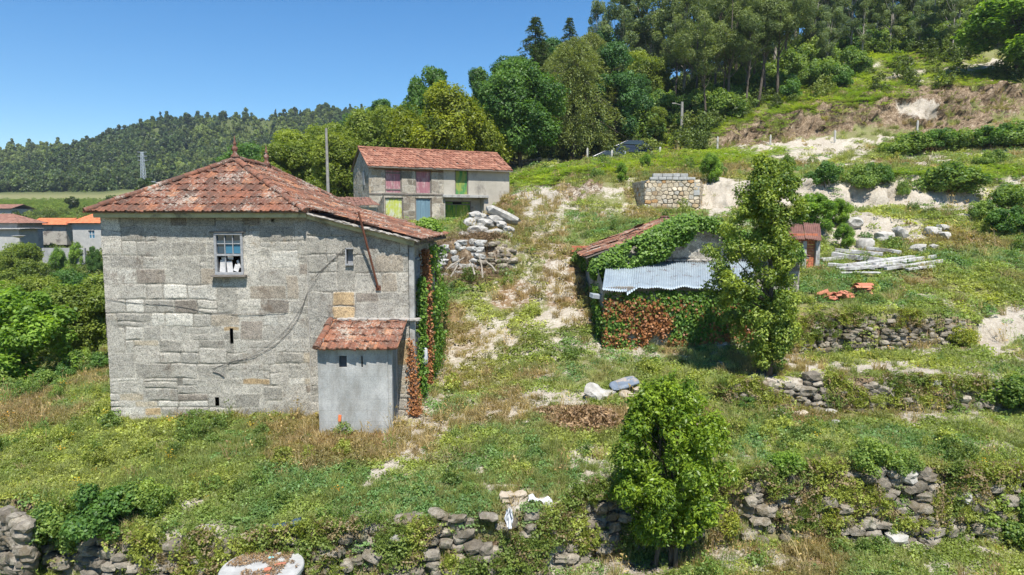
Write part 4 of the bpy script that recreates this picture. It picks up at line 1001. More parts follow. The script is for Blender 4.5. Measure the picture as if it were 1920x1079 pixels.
# ---------------- ivy-grown shed with the tin roof ----------------
SY = 22.0; sx0 = at(1131, 600, SY).x; sx1 = at(1478, 600, SY).x; GY = 24.2
shed = empty("tin_roofed_shed", ((sx0+sx1)/2, 23, z_(-4.2)), "old stone shed under corrugated tin and red tiles, overgrown with ivy", "shed")
SP = [((.36, .35, .31), 5), ((.30, .29, .26), 4), ((.40, .36, .29), 2), ((.5, .48, .44), 2)]
sb0 = -4.6; tzl = at(1140, 538, SY).z-CZ
sheet("wall", (sx0, SY, z_(sb0)), (1, 0, 0), sx1-sx0, lambda u: tzl-sb0, 41, shed, res=.03, pal=SP, course=(.2, .24), blk=(.38, .44), warp=.03)
sheet("wall", (sx0, GY, z_(sb0)), (0, -1, 0), GY-SY, lambda u: tzl-sb0+.7*(1-u/(GY-SY)), 42, shed, res=.04, pal=SP)
sheet("wall", (sx1, SY, z_(sb0)), (0, 1, 0), GY-SY, lambda u: tzl-sb0+.7*(u/(GY-SY)), 43, shed, res=.05, pal=SP)
gx0, gx1 = at(1113, 480, GY).x, at(1500, 480, GY).x; gxa = at(1292, 410, GY).x; gza = at(1292, 413, GY).z-CZ; gze = at(1113, 480, GY).z-CZ
def gt(u):
    x = gx0+u; f = (x-gx0)/(gxa-gx0) if x < gxa else (gx1-x)/(gx1-gxa); return gze+(gza-gze)*max(0, f)-sb0
sheet("wall", (gx0, GY, z_(sb0)), (1, 0, 0), gx1-gx0, gt, 44, shed, res=.03, rubble=.34, pal=[((.30, .285, .26), 4), ((.40, .38, .35), 3), ((.22, .2, .18), 2)])
GB2 = 28.4
sheet("wall", (gx0, GB2, z_(sb0)), (0, -1, 0), GB2-GY, lambda u: gze-sb0, 45, shed, res=.05, pal=SP)
sheet("wall", (gx1, GY, z_(sb0)), (0, 1, 0), GB2-GY, lambda u: gze-sb0, 46, shed, res=.07, pal=SP)
sheet("wall", (gx1, GB2, z_(sb0)), (-1, 0, 0), gx1-gx0, gt, 47, shed, res=.1, pal=SP)
sl2 = (gza-gze)/(gxa-gx0); o = .3
L1, L2 = (gx0-o, GY-.12, z_(gze-o*sl2+.07)), (gx0-o, GB2+.1, z_(gze-o*sl2+.07)); K1, K2 = (gxa, GY-.12, z_(gza+.07)), (gxa, GB2+.1, z_(gza+.07)); R1, R2 = (gx1+o, GY-.12, z_(gze-o*sl2+.07)), (gx1+o, GB2+.1, z_(gze-o*sl2+.07))
ts = MB(); tiles(ts, [L2, L1, K1, K2], (0, -1, 0), jit=3, rmin=.15, missing=.02); tiles(ts, [R1, R2, K2, K1], (0, 1, 0), jit=3, missing=.02)
tso = ts.build("roof", "clay_tile", shed); tc_ = MB(); caps(tc_, K1, K2, .1); tc_.build("ridge_tiles", "clay_tile", tso)
tb = MB(); sheetplane(tb, [L2, L1, K1, K2], .05); sheetplane(tb, [R1, R2, K2, K1], .05); tb.build("roof_boarding", "old_timber", tso)
# corrugated tin lean-to sheets
def corrugated(name, P00, P10, P11, P01, mat, parent, pitch=.075, amp=.018, wob=.02, lip=None, seed=1):
    P00, P10, P11, P01 = [np.array(p, float) for p in (P00, P10, P11, P01)]; W_ = np.linalg.norm(P10-P00); nu = int(W_/pitch*8)+1; nv = 10
    u, v = np.meshgrid(np.linspace(0, 1, nu), np.linspace(0, 1, nv)); n = np.cross(P10-P00, P01-P00); n /= np.linalg.norm(n)
    if n[2] < 0: n = -n
    e = np.zeros_like(u)
    if lip is not None: e = lip(u[0])[None, :]*(1-v)
    P = (P00*(1-u[..., None])+P10*u[..., None])*(1-v[..., None])+(P01*(1-u[..., None])+P11*u[..., None])*v[..., None]
    P = P+n*(amp*np.sin(u*W_/pitch*2*np.pi)+wob*fbm(u*6, v*2, 0, seed, 3))[..., None]; P[..., 2] += e
    P[..., 1] += e*.4
    q = (np.arange(nv-1)[:, None]*nu+np.arange(nu-1)[None, :]).ravel(); Fq = np.stack([q, q+1, q+nu+1, q+nu], 1)
    ob = mk(name, P.reshape(-1, 3), Fq, mat, parent, smooth=True)
    so_ = ob.modifiers.new("s", 'SOLIDIFY'); so_.thickness = .006; so_.offset = -1
    return ob
t00 = at(1129, 544, SY-.35); t10 = at(1418, 546, SY-.35); t01 = at(1137, 492, GY-.06); t11 = at(1412, 478, GY-.06); t11.z = t01.z+.06; t10.z = t00.z
def lip(u): return np.where(u < .16, .02, np.where(u < .24, -.10*(1-(u-.16)/.08)+.12*((u-.16)/.08), .12+.02*np.sin(u*40)))-.06+.05*noise(u*9, 0, 0, 5)
corrugated("tin_roof", t00, t10, t11, t01, "corrugated_tin", shed, lip=lip, wob=.03)
tw = MB(); tw.beam(t00+Vector((.1, .25, -.0)), t10+Vector((-.1, .25, -.0)), .08, .1); tw.build("roof_beam", "old_timber", shed)
fs = MB()
for k in range(22): 
    Vr, Fr = rock_v(2, (.26, .12, .09), 330+k, .3, .6); f = k/21; fs.add(Vr+np.array(t01.lerp(t11, f))+np.array((0, -.04, .03)), Fr)
fs.build("mortar_flashing", "mortar", shed)
# brick stub at the left end of the shed
bs = MB(); a = at(1072, 474, 28.3)
for i in range(7):
    for k in range(5): bs.box((a.x+.1+k*.21+(.1 if i % 2 else 0), 28.35, a.z-.28+i*.085), (.2, .12, .075), jit=.004)
tag(bs.build("brick_stub", "brick_red"), "stub of red hollow brickwork at the left rear corner of the tin roofed shed", "brickwork")
# rusty lean-to at the right end
ry = 27.0; rs = empty("rusty_lean_to", (at(1515, 490, ry).x, ry, z_(-1.9)), "little lean-to with rusty sheet roof and red brick infill right of the big tree", "lean-to")
q00 = at(1504, 449, ry-.4); q10 = at(1541, 452, ry-.4); q01 = at(1500, 420, ry+1.2); q11 = at(1524, 421, ry+1.2)
corrugated("sheet_roof", at(1440, 449, ry-.4), at(1509, 450, ry-.4), at(1505, 421, ry+1.2), at(1450, 421, ry+1.2), "rusty_sheet", rs, seed=3)
corrugated("sheet_roof", q00+Vector((.12, 0, .02)), q10, q11+Vector((.3, 0, .02)), q01+Vector((.12, 0, .04)), "rusty_sheet", rs, seed=4)
rb = MB(); a = at(1470, 520, ry); 
for i in range(15):
    for k in range(6): rb.box((a.x+.1+k*.21+(.1 if i % 2 else 0), ry+.02, z_(-2.1)+i*.11), (.2, .11, .1), jit=.003)
rb.build("brick_infill", "brick_red", rs)
for px in (1504, 1529):
    p = MB(); x = at(px, 500, ry).x; p.box((x, ry-.1, z_(-1.55)), (.16, .16, 1.5)); p.build("post", "concrete", rs, bevel=.012)
# cut stone corner wall up the slope
ruin = empty("stone_tank", (at(1262, 390, 38).x, 38.8, z_(.6)), "square dry stone tank wall of rounded cream stones topped with grey blocks", "stone structure")
x0, x1 = at(1208, 395, 38).x, at(1312, 395, 38).x; zb0 = z_(.25); zt0 = at(1260, 338, 38).z
CR = [((.50, .43, .33), 5), ((.56, .50, .41), 4), ((.46, .35, .23), 2), ((.42, .26, .13), .7), ((.48, .46, .42), 2)]
sheet("wall", (x0, 38, zb0), (1, 0, 0), x1-x0, lambda u: zt0-zb0-(.6*max(0, .25-u)), 51, ruin, rubble=.30, res=.018, pal=CR, depth=.06, joint=(.2, .17, .13))
sheet("wall", (x1, 38, zb0), (.35, 1, 0), 2.4, lambda u: zt0-zb0-.1*u, 52, ruin, rubble=.3, res=.035, pal=CR, depth=.05, joint=(.2, .17, .13))
sheet("wall", (x0-.3, 40.2, zb0), (.13, -1, 0), 2.25, lambda u: zt0-zb0-.05, 53, ruin, rubble=.3, res=.04, pal=CR, depth=.05, joint=(.2, .17, .13))
tk = MB()
k = 0; x = x0+.28
while x < x1-.35: w_ = random.uniform(.32, .5); tk.box((x+w_/2, 38.12, zt0+.07), (w_-.015, .34, .15), jit=.008); x += w_
x = x0+.45
while x < x1-.7: w_ = random.uniform(.3, .6); tk.box((x+w_/2, 38.13, zt0+.25), (w_-.015, .3, .19), jit=.008); x += w_
tk.box((x1-.2, 38.12, zt0-.5), (.34, .34, .7), jit=.01)
tk.box((x0+1.6, 39.2, zt0-.05), (x1-x0-.3, 1.9, .12)); tk.build("coping_blocks", "concrete_pale", ruin, bevel=.02)
# ---------------- tree kinds ----------------
tree_src('chestnut', 'round', 10, 9, 620, .26, .15, "chestnut_leaf", 11, .26, limbs=12, up=.5)
tree_src('chestnut_b', 'oak', 11, 9, 560, .26, .14, "chestnut_leaf", 12, .26, limbs=12, up=.5)
tree_src('oak', 'oak', 12, 9, 620, .28, .17, "oak_leaf", 13, .3, limbs=14)
tree_src('oak_b', 'round', 12, 10, 560, .28, .17, "oak_leaf", 14, .3, limbs=14)
tree_src('dark', 'oak', 13, 8, 620, .24, .15, "dark_leaf", 15, .3, limbs=14)
tree_src('laurel', 'round', 9, 9, 780, .26, .12, "laurel_leaf", 16, .3, limbs=10, up=.7)
whorl_tree('cypress', 16, 16.5, "cypress_leaf", 17, .4, droop=.42, spray=.38, levels=38, per=15, hang=.9, bottom=.20, power=.40)
whorl_tree('fir', 15, 8.5, "fir_leaf", 18, .28, power=.62, levels=32, per=11)
tree_src('pine', 'pine', 15, 7, 560, .40, .05, "pine_leaf", 19, .17, limbs=16, bare=.5, up=.9)
tree_src('pine_b', 'pine', 14, 6, 540, .40, .05, "pine_leaf", 20, .15, limbs=14, bare=.55, lean=-.12, up=.9)
tree_src('pine_c', 'pine', 16, 6, 520, .40, .05, "pine_leaf", 25, .16, limbs=16, bare=.5, lean=.08, up=.9)
tree_src('euc', 'euc', 17, 7, 560, .34, .10, "eucalypt_leaf", 21, .2, "pale_bark", limbs=18, bare=.35, up=-.3)
tree_src('euc_b', 'euc', 15, 8, 520, .34, .10, "eucalypt_leaf", 22, .17, "pale_bark", limbs=18, bare=.3, lean=.07, up=-.3)
tree_src('maple', 'oak', 6, 5.5, 620, .22, .15, "maple_leaf", 23, .1, limbs=12, up=.9)
tree_src('bushy', 'bush', 2.4, 3.6, 1500, .15, .10, "bramble_leaf", 24, .05, limbs=5, top=.6)
tree_src('bushy_b', 'bush', 3, 3, 1300, .16, .11, "oak_leaf", 26, .05, limbs=5, top=.6)
tree_src('lowbush', 'bush', 1.0, 1.8, 3600, .085, .05, "bramble_leaf", 27, .02, limbs=4, top=.6)
tree_src('yellowbush', 'bush', 1.0, 1.3, 3600, .075, .03, "yellow_weed", 28, .02, limbs=4, top=.6, up=.9)
tree_src('vineleaf', 'round', 3.6, 3.4, 560, .17, .13, "maple_leaf", 29, .05, limbs=9, up=.9)
def T(key, name, px, Y, top, label, cat="tree", group=None, wide=1., base=None, rz=None, dz=-.1):
    """a tree whose foot is on the ground at direction px, depth Y, tall enough to reach photo row `top`"""
    x = (px-960)/F*Y*1.0; 
    x = at(px, 415, Y).x; z = ground(x, Y) if base is None else base
    h = at(px, top, Y).z-z
    return plant_tree(key, name, x, Y, max(h, .4), label, cat, group, wide, z, rz, dz)
# the wood beyond the barn and the farmhouse
T('chestnut_b', 'chestnut_tree', 530, 62, 268, "low bright green tree just right of the farmhouse's second finial", wide=1.1)
T('chestnut', 'chestnut_tree', 575, 66, 238, "yellowish green tree directly left of the concrete pole", wide=1.2)
T('chestnut_b', 'chestnut_tree', 640, 58, 250, "leafy green tree directly right of the concrete pole, against the barn gable", wide=1.1)
T('chestnut', 'chestnut_tree', 610, 78, 225, "yellow green tree crown rising behind the top of the concrete pole", wide=1.1)
T('chestnut', 'chestnut_tree', 690, 70, 205, "tall yellow flowering chestnut above the barn's left gable", wide=1.1)
T('chestnut_b', 'chestnut_tree', 742, 68, 200, "chestnut with pale blossom left of the round yellow green tree", wide=1.)
T('oak', 'oak_tree', 725, 92, 190, "dark green oak top peeping over the flowering chestnuts", wide=1.)
T('oak_b', 'oak_tree', 480, 95, 275, "dark green tree between the two roof finials", wide=1.2)
T('oak', 'oak_tree', 810, 66, 128, "slender oak with ragged top sticking out above the round yellow green tree", wide=.75)
T('laurel', 'laurel_tree', 835, 57, 160, "dense round yellow green tree directly behind the barn roof", wide=1.02)
T('laurel', 'laurel_tree', 890, 58.5, 185, "shorter yellow green tree behind the right end of the barn roof", wide=.95)
T('oak', 'oak_tree', 905, 82, 130, "dark ragged tree standing behind between the laurel and the broad oak", wide=.8)
T('oak_b', 'oak_tree', 975, 60, 122, "broad mid green oak right of the barn", wide=1.1)
T('oak', 'oak_tree', 955, 74, 118, "tall oak behind the broad oak right of the barn", wide=1.)
T('fir', 'fir_tree', 1003, 78, 26, "tall dark pointed fir, the highest spire in the middle of the wood", wide=1.)
T('dark', 'oak_tree', 1030, 84, 78, "dark leafy tree filling the gap between the tall fir and the drooping cypress", wide=1.2)
T('dark', 'oak_tree', 960, 86, 108, "dark leafy tree left behind the tall fir", wide=1.2)
T('cypress', 'cypress_tree', 1105, 78, 58, "olive conifer crowding behind the huge cypress's right side", wide=.9)
T('fir', 'fir_tree', 1118, 86, 95, "short dark fir behind the huge cypress's right shoulder", wide=1.)
T('fir', 'fir_tree', 1065, 92, 28, "thin bluish conifer tip behind the drooping cypress", wide=.8)
T('cypress', 'cypress_tree', 1074, 65.5, 66, "huge olive green cypress with drooping branches", wide=1.0)
T('cypress', 'cypress_tree', 1045, 74, 95, "second drooping cypress standing left behind the huge one", wide=.9)
T('dark', 'oak_tree', 1150, 66, 85, "deep green broadleaf tree directly right of the huge cypress", wide=1.05)
T('dark', 'oak_tree', 1195, 72, 140, "dark green tree above the two parked cars", wide=1.1)
T('chestnut', 'chestnut_tree', 1205, 80, 92, "yellow green chestnut crown among the dark trees above the parked cars", wide=1.)
T('dark', 'oak_tree', 1130, 84, 60, "dark leafy tree behind the huge cypress's right shoulder", wide=1.)
T('chestnut_b', 'oak_tree', 1225, 66, 200, "olive green tree left of the short utility pole", wide=1.1)
T('oak', 'oak_tree', 1176, 71, 215, "low bushy oak standing directly behind the parked cars", wide=1.)
T('euc', 'eucalyptus_tree', 1160, 84, -12, "tall eucalyptus, the leftmost one, leaning out over the conifers", wide=1.1)
T('euc_b', 'eucalyptus_tree', 1215, 86, -40, "bushy eucalyptus second from the left on the skyline", wide=1.2)
T('euc', 'eucalyptus_tree', 1120, 96, 8, "thin eucalyptus behind the leftmost tall one", wide=.7)
G1 = "tall pines and eucalypts of the upper wood"
PN = [(1322, 66.5, 20, 'pine_b'), (1360, 67, -30, 'pine'), (1392, 66.8, 0, 'pine_c'), (1412, 67.5, -40, 'pine_b'), (1450, 68, -60, 'pine'), (1258, 78, 20, 'pine_b'), (1275, 82, -60, 'euc'), (1300, 76, -20, 'pine'), (1312, 88, -90, 'euc_b'), (1335, 73, -60, 'pine_c'), (1352, 71, 30, 'pine_b'), (1372, 80, -110, 'pine'), (1388, 70, -60, 'pine_b'), (1403, 72, -80, 'pine'),
      (1425, 69, -50, 'pine_c'), (1440, 84, -120, 'euc'), (1462, 76, -90, 'pine'), (1484, 90, -120, 'euc_b'), (1340, 92, -110, 'euc'), (1410, 95, -140, 'euc_b'), (1240, 93, -60, 'euc_b'), (1290, 97, -110, 'euc')]
for k, (px, Y, top, key) in enumerate(PN):
    T(key, 'pine_tree' if key[0] == 'p' else 'eucalyptus_tree', px, Y, top, "tall bare trunked pine of the steep wood above the utility pole" if key[0] == 'p' else "tall pale trunked eucalyptus of the steep wood above the utility pole", group=G1, wide=1.15)
for k, (px, Y, top, key) in enumerate([(1510, 86, -40, 'euc_b'), (1535, 78, 20, 'euc_b'), (1560, 98, -160, 'euc'), (1600, 92, -160, 'euc'), (1625, 86, -90, 'euc_b'), (1655, 96, -160, 'euc'), (1690, 88, -130, 'euc_b'), (1730, 98, -170, 'euc'), (1775, 84, -120, 'euc_b'), (1790, 94, -170, 'euc'), (1830, 98, -180, 'euc_b'), (1880, 94, -170, 'euc'), (1930, 100, -180, 'euc_b'), (1480, 104, -160, 'euc'), (1530, 108, -160, 'euc_b'), (1580, 112, -180, 'euc_b'), (1700, 114, -190, 'euc_b'), (1640, 120, -190, 'oak'), (1760, 116, -200, 'oak'), (1860, 116, -220, 'euc_b')]):
    T(key, 'eucalyptus_tree' if key[0] == 'e' else 'oak_tree', px, Y, top, "eucalyptus with hanging grey green leaves on the slope above the upper track" if key[0] == 'e' else "leafy oak high on the slope above the upper track", group="eucalypts above the upper track", wide=1.1)
T('euc_b', 'eucalyptus_tree', 1537, 74.5, 10, "multi stemmed eucalyptus at the left end of the upper track", wide=1.)
G5 = 'eucalypts at the foot of the upper track'
for px, Y, top in ((1600, 78.5, -20), (1652, 80, -50), (1705, 79, 0), (1822, 79.5, -40), (1580, 81, -60)): T('euc_b' if px % 2 else 'euc', 'eucalyptus_tree', px, Y, top, 'thin eucalyptus standing on the edge of the upper track', group=G5, wide=1.1)
T('euc', 'eucalyptus_tree', 1765, 76, -60, "slender eucalyptus clump on the brow above the shaded rock cutting", wide=.9)
T('maple', 'oak_tree', 1885, 66.5, -20, "bright green leafy tree on the brow at the top right corner", wide=1.4)
T('maple', 'oak_tree', 1845, 78, 10, "second bright green leafy tree left behind the one at the top right corner", wide=1.1)
T('maple', 'oak_tree', 1960, 64.5, 20, "bright green tree cut by the right edge of the picture", wide=1.2)
# far background fill, each crown one tree
bgn = [(460, 130), (540, 120), (610, 130), (680, 118), (760, 120), (840, 118), (910, 112), (985, 112), (1060, 116), (1130, 112), (1210, 116), (1290, 122), (1370, 126), (1450, 130), (1530, 134), (1620, 136), (1710, 140), (1800, 140), (1890, 140)]
for k, (px, Y) in enumerate(bgn):
    x = at(px, 400, Y).x; plant_tree(['oak', 'dark', 'chestnut_b', 'oak_b'][k % 4], 'oak_tree', x, Y, random.uniform(9, 12), "tree crown deep in the wood, mostly hidden by nearer trees", "tree", "trees deep in the wood", 1.2)
# understorey along the foot of the wood
for k in range(40):
    px = 1130+k*11.5+random.uniform(-8, 8); Y = 67+random.uniform(-1, 10)+max(0, (px-1350))*.012
    x = at(px, 300, Y).x
    plant_tree(random.choice(['bushy', 'bushy_b']), 'shrub', x, Y, random.uniform(1.8, 3.8), "green shrub in the undergrowth at the foot of the steep wood", "shrub", "undergrowth of the steep wood", 1.)
for k in range(26):
    px = 1480+k*19+random.uniform(-8, 8); Y = 79+random.uniform(0, 12)
    x = at(px, 200, Y).x
    plant_tree(random.choice(['bushy', 'bushy_b', 'bushy']), 'shrub', x, Y, random.uniform(2, 4), "green shrub among the eucalypts above the upper track", "shrub", "shrubs above the upper track", 1.2)
# hedge bushes on the right terraces: (px, Y, height, width factor, label)
for (px, Y, h, w_, key, lab) in [
    (1690, 54, 2.0, 1.5, 'bushy', "bramble bush at the left end of the long hedge below the rock cutting"), (1750, 54.5, 2.5, 1.5, 'bushy_b', "dark round bush in the middle of the long hedge below the rock cutting"), (1790, 54, 2.0, 1.3, 'bushy', "bramble bush right of the dark round bush in the long hedge"),
    (1850, 53, 2.4, 1.6, 'bushy_b', "big dark bush left of the right edge in the hedge below the cutting"), (1905, 52.5, 2.4, 1.4, 'bushy', "bush cut by the right edge in the hedge below the cutting"),
    (1545, 40.2, 1.9, 1.1, 'bushy_b', "dark green bush on the left of the white sand bank"), (1612, 40.1, 1.7, 1.0, 'bushy', "green bush in the middle of the white sand bank"), (1655, 40.2, 1.5, .9, 'bushy_b', "small bush right of the middle bush on the white sand bank"),
    (1775, 39.8, 2.0, 1.5, 'bushy', "wide low bush on the right of the white sand bank"), (1690, 39.6, .8, .6, 'lowbush', "tiny bush in the bare sand between the bank's bushes"), (1470, 44, 1.1, .8, 'bushy', "small bush on the grass shelf right of the tall tree top"), (1850, 44.5, 1.2, 1.2, 'bushy', "spreading bush above the wide low bush on the sand bank"),
    (1530, 31.5, 1.8, 1.2, 'maple', "broad leafy bush beside the rusty roof"), (1575, 32, 1.3, 1.0, 'maple', "leafy bush between the rusty roof and the sand cut"), (1585, 29.6, 1.1, .9, 'maple', "low leafy bush left of the pile of stone slabs"),
    (1885, 30.5, 1.7, 1.3, 'bushy_b', "dark bush at the right edge behind the grass terrace"), (1905, 33.5, 1.6, 1.2, 'bushy', "upper dark bush at the right edge above the grass terrace"), (1845, 32, 1.1, .9, 'bushy', "small bush beside the dark one at the right edge"),
    (1165, 41, 1.2, .8, 'maple', "bright green bush on the bank left of the stone tank"), (1330, 40.5, 1.8, .8, 'maple', "tall bright bush directly right of the stone tank"), (1340, 43, 1.3, .7, 'bushy', "bush behind the bright one right of the stone tank"), (1120, 44, 1.0, .8, 'bushy', "low bush on the bank above the sandy path"), (1210, 47, 1.1, 1., 'maple', "low bush behind the stone tank"),
    (1820, 21.4, .85, .9, 'yellowbush', "round yellow green bush at the right end of the third terrace wall"), (1550, 14.0, .0, 1., 'lowbush', "")]:
    if not lab: continue
    x = at(px, 400, Y).x; plant_tree(key, 'bush', x, Y, h, lab, "bush", None, w_)
# left: trees below and beside the farmhouse
for (px, Y, top, w_, key, lab) in [
    (30, 26, 545, 1.15, 'maple', "large leafed bright tree at the left edge below the farmhouse"), (95, 31, 520, 1.05, 'vineleaf', "leafy tree in the middle of the green thicket left of the farmhouse"), (165, 30, 505, 1.1, 'chestnut', "leafy tree of the thicket touching the farmhouse's left corner"), (-60, 30, 530, 1.1, 'vineleaf', "leafy tree cut by the left edge of the picture"),
    (60, 38, 515, 1.0, 'chestnut_b', "rounded tree at the back of the thicket left of the farmhouse"), (130, 42, 508, 1.0, 'oak_b', "back tree of the thicket below the orange roofed cottage"), (15, 48, 516, 1.0, 'chestnut', "low broad tree at the left edge behind the thicket"), (180, 40, 508, .9, 'vineleaf', "narrow tree of the thicket behind the farmhouse's left corner"),
    (35, 70, 455, 1.1, 'chestnut_b', "rounded dark green tree in front of the grey village house"), (105, 80, 466, .6, 'maple', "small tree in the village garden"), (140, 84, 456, .6, 'maple', "garden tree in front of the orange roofed cottage"), (172, 76, 462, .6, 'oak', "dark tree beside the orange roofed cottage"), (-12, 74, 470, .9, 'chestnut_b', "tree at the left edge beside the grey village house")]:
    T(key, 'leafy_tree', px, Y, top, lab, wide=w_)
for (px, Y, h, w_, key, lab) in [(80, 23, .9, 1.1, 'bushy', "brownish low bush at the edge of the meadow under the thicket"), (110, 25, 1.0, 1., 'bushy_b', "green low bush under the thicket close to the farmhouse"), (40, 21.5, .8, .8, 'bushy', "low bush at the foot of the large leafed tree"), (98, 20, .55, .6, 'lowbush', "single weedy bush standing in the flowering meadow"),
    (150, 27, 1.2, 1., 'bushy', "shrub at the foot of the thicket near the farmhouse corner"), (180, 26, 1.1, 1., 'bushy_b', "shrub touching the farmhouse's left corner"), (-20, 24, 1.2, 1.2, 'bushy', "shrub at the left edge under the large leafed tree")]:
    x = at(px, 600, Y).x; plant_tree(key, 'bush', x, Y, h, lab, "bush", None, w_)

# ---------------- the two trees in front ----------------
def close_tree(name, x, y, z, H, kindB, per, L, Lw, mat, seed, r0, label, bark, stems, **kw):
    e = empty(name, (x, y, z), label, "tree"); V, Fq, r_ = clump_crown(kindB, per, L, Lw, **kw)
    c = leaf_mesh("crown", V+np.array((x, y, z)), Fq, r_, mat, link=True); put(c, e)
    m = MB(); g = np.random.default_rng(seed)
    for (sx, sy, lean) in stems:
        pts = []; 
        for i in range(9):
            f = i/8; pts.append((x+sx+lean*f*H+.05*math.sin(f*7+sx*9), y+sy+.05*math.cos(f*6), z-.15+f*H*.85))
        m.tube(pts, [r0*(1-.85*i/8) for i in range(9)], 8)
        P = [Vector(p) for p in pts]
        for i in g.choice(len(kindB), min(26, len(kindB)), replace=False):
            b = Vector(kindB[i][:3])+Vector((x, y, z)); f = max(.12, min(.9, (b.z-z)/H*.82)); j = min(int(f*8), 7); s0 = P[j].lerp(P[j+1], f*8-j)
            m.tube([s0, s0.lerp(b, .5)+Vector((0, 0, -.04)), b], [r0*.35*(1-f*.5), r0*.22, r0*.08], 5, cap=False)
    t = m.build("trunk", bark, smooth=True); put(t, e); return e
g = np.random.default_rng(5); B = []
ox, oy = at(1243, 1000, 12.15).x, 12.15; oz = ground(ox, 11.9)-.02; oz = min(oz, z_(-6.2)); 
H = at(1255, 700, 12.15).z-oz
for k in range(190):                       # orange tree: dense dome, a leading shoot, bare foot
    z = g.uniform(.18, .94); f = max(0, (z-.22)/.73); w_ = 1.10*math.sin(math.pi*min(.97, .20+.72*f))**.75*(1 if z > .38 else .8); a = g.uniform(0, 6.28); q = g.uniform(.35, 1.0)
    B.append((math.cos(a)*w_*q+.07, math.sin(a)*w_*q*.9, z*H, g.uniform(.14, .26)))
B += [(.10, 0, H*.95, .10), (.10, 0, H*.985, .07), (.12, 0, H*1.01, .05), (.75, -.2, H*.30, .2), (.85, 0, H*.25, .16), (.95, -.1, H*.34, .16)]
close_tree("orange_tree", ox, oy, oz, H, B, 5600, .082, .031, "orange_leaf", 5, .05, "dense glossy orange tree standing in front of the low wall in the foreground", "bark", [(-.1, 0, .02), (.12, .05, .03), (.2, -.05, .05)], up=.7, hollow=.5)
B = []; tx, ty = at(1443, 700, 18.9).x, 18.9; tz = ground(tx, ty)
H = at(1430, 290, 18.9).z-tz
for k in range(330):                       # tall tree before the shed: narrow foot, irregular wide middle, bumpy top
    z = g.uniform(.10, .97); 
    wl = np.interp(z, [.1, .2, .33, .45, .6, .75, .88, 1], [.40, .95, 1.5, 1.75, 1.65, 1.05, .85, .25]); wr = np.interp(z, [.1, .2, .33, .45, .6, .75, .88, 1], [.3, .6, .72, .75, .75, .85, .7, .25])
    a = g.uniform(0, 6.28); q = g.random()**.55; cx_ = math.cos(a)*q; w_ = wl if cx_ < 0 else wr
    B.append((cx_*w_-.16*sm(z, .15, .4), math.sin(a)*q*min(wl, wr), z*H, g.uniform(.12, .27)))
for k in range(40):
    a = g.uniform(0, 6.28); q = g.random()**.5*.42; B.append((math.cos(a)*q, math.sin(a)*q, g.uniform(.06, .3)*H, g.uniform(.12, .22)))
B += [(-.35, 0, H*.99, .1), (-.30, 0, H*.94, .16), (.15, 0, H*.9, .2), (.7, 0, H*.78, .15), (.78, 0, H*.72, .15), (-1.3, 0, H*.36, .2), (-1.45, .1, H*.42, .2)]
close_tree("holly_tree", tx, ty, tz, H, B, 3300, .088, .048, "holly_leaf", 6, .10, "tall loose crowned yellow green tree before the right end of the tin roofed shed", "bark", [(0, 0, -.015)], up=.5, hollow=.35)
# saplings behind it
for (px, Y, top, lab) in [(1510, 33, 355, "thin young tree left of the white sand bank"), (1498, 31, 440, "young tree just right of the tall tree beside the rusty roof")]:
    T('vineleaf', 'sapling', px, Y, top, lab, wide=.42)
# ---------------- ground cover: clumps spread over the land ----------------
def src(name, V, Fq, own, mat="weed_leaf", rnd=None):
    o = mk(name, V, Fq, mat, attrs={"rnd": ('FACE', 'FLOAT', rng.uniform(.1, .95, len(Fq)) if rnd is None else rnd), "own": ('FACE', 'FLOAT_COLOR', np.broadcast_to(np.array(own, float), (len(Fq), 3)) if np.ndim(own) == 1 else own)}, link=False)
    return o
def leafy(n, R_, Hh, L, Lw, up=.8):
    a = rng.uniform(0, 6.28, n); q = rng.random(n)**.55; z = rng.random(n)**.8*Hh*(1-.75*q*q)+.01
    c = np.stack([np.cos(a)*q*R_, np.sin(a)*q*R_, z], 1); nn = rng.normal(size=(n, 3))*.5; nn[:, 2] += up; nn[:, :2] += c[:, :2]/R_*.5
    s = rng.uniform(.6, 1.3, n); V, Fq, r = cards(c, nn, L*s, Lw*s, None); return V, Fq
def blades(n, R_, Hh, w_, lean=.35):
    a = rng.uniform(0, 6.28, n); q = rng.random(n)**.6*R_; b = np.stack([np.cos(a)*q, np.sin(a)*q, np.full(n, -.01)], 1)
    h = Hh*rng.uniform(.5, 1, n); d = rng.normal(size=(n, 2))*lean*Hh+np.stack([np.cos(a), np.sin(a)], 1)*Hh*lean*.5
    m = b+np.stack([d[:, 0]*.35, d[:, 1]*.35, h*.6], 1); t = b+np.stack([d[:, 0], d[:, 1], h], 1)
    t2 = rng.uniform(0, 6.28, n); s = np.stack([np.cos(t2), np.sin(t2), 0*t2], 1)*w_
    V = np.stack([b-s, b+s, m+s*.8, m-s*.8, t+s*.1, t-s*.1], 1).reshape(-1, 3); k = np.arange(n)[:, None]*6
    return V, np.concatenate([k+np.array([[0, 1, 2, 3]]), k+np.array([[3, 2, 4, 5]])])
def joinm(parts):
    V, Fq, own, n = [], [], [], 0
    for (v, f, c) in parts: V.append(v); Fq.append(f+n); own.append(np.broadcast_to(np.array(c, float), (len(f), 3))); n += len(v)
    return np.concatenate(V), np.concatenate(Fq), np.concatenate(own)
one = (1, 1, 1)
SRC = {}
for k in range(3): V, Fq = leafy(60, .17, .13, .055, .034); SRC[f'weed{k}'] = src('weed', V, Fq, one)
for k in range(2): V, Fq = leafy(70, .20, .05, .05, .036, 1.6); SRC[f'low{k}'] = src('weed', V, Fq, one)
for k in range(2): V, Fq = blades(46, .10, .20, .006); SRC[f'grass{k}'] = src('grass', V, Fq, one)
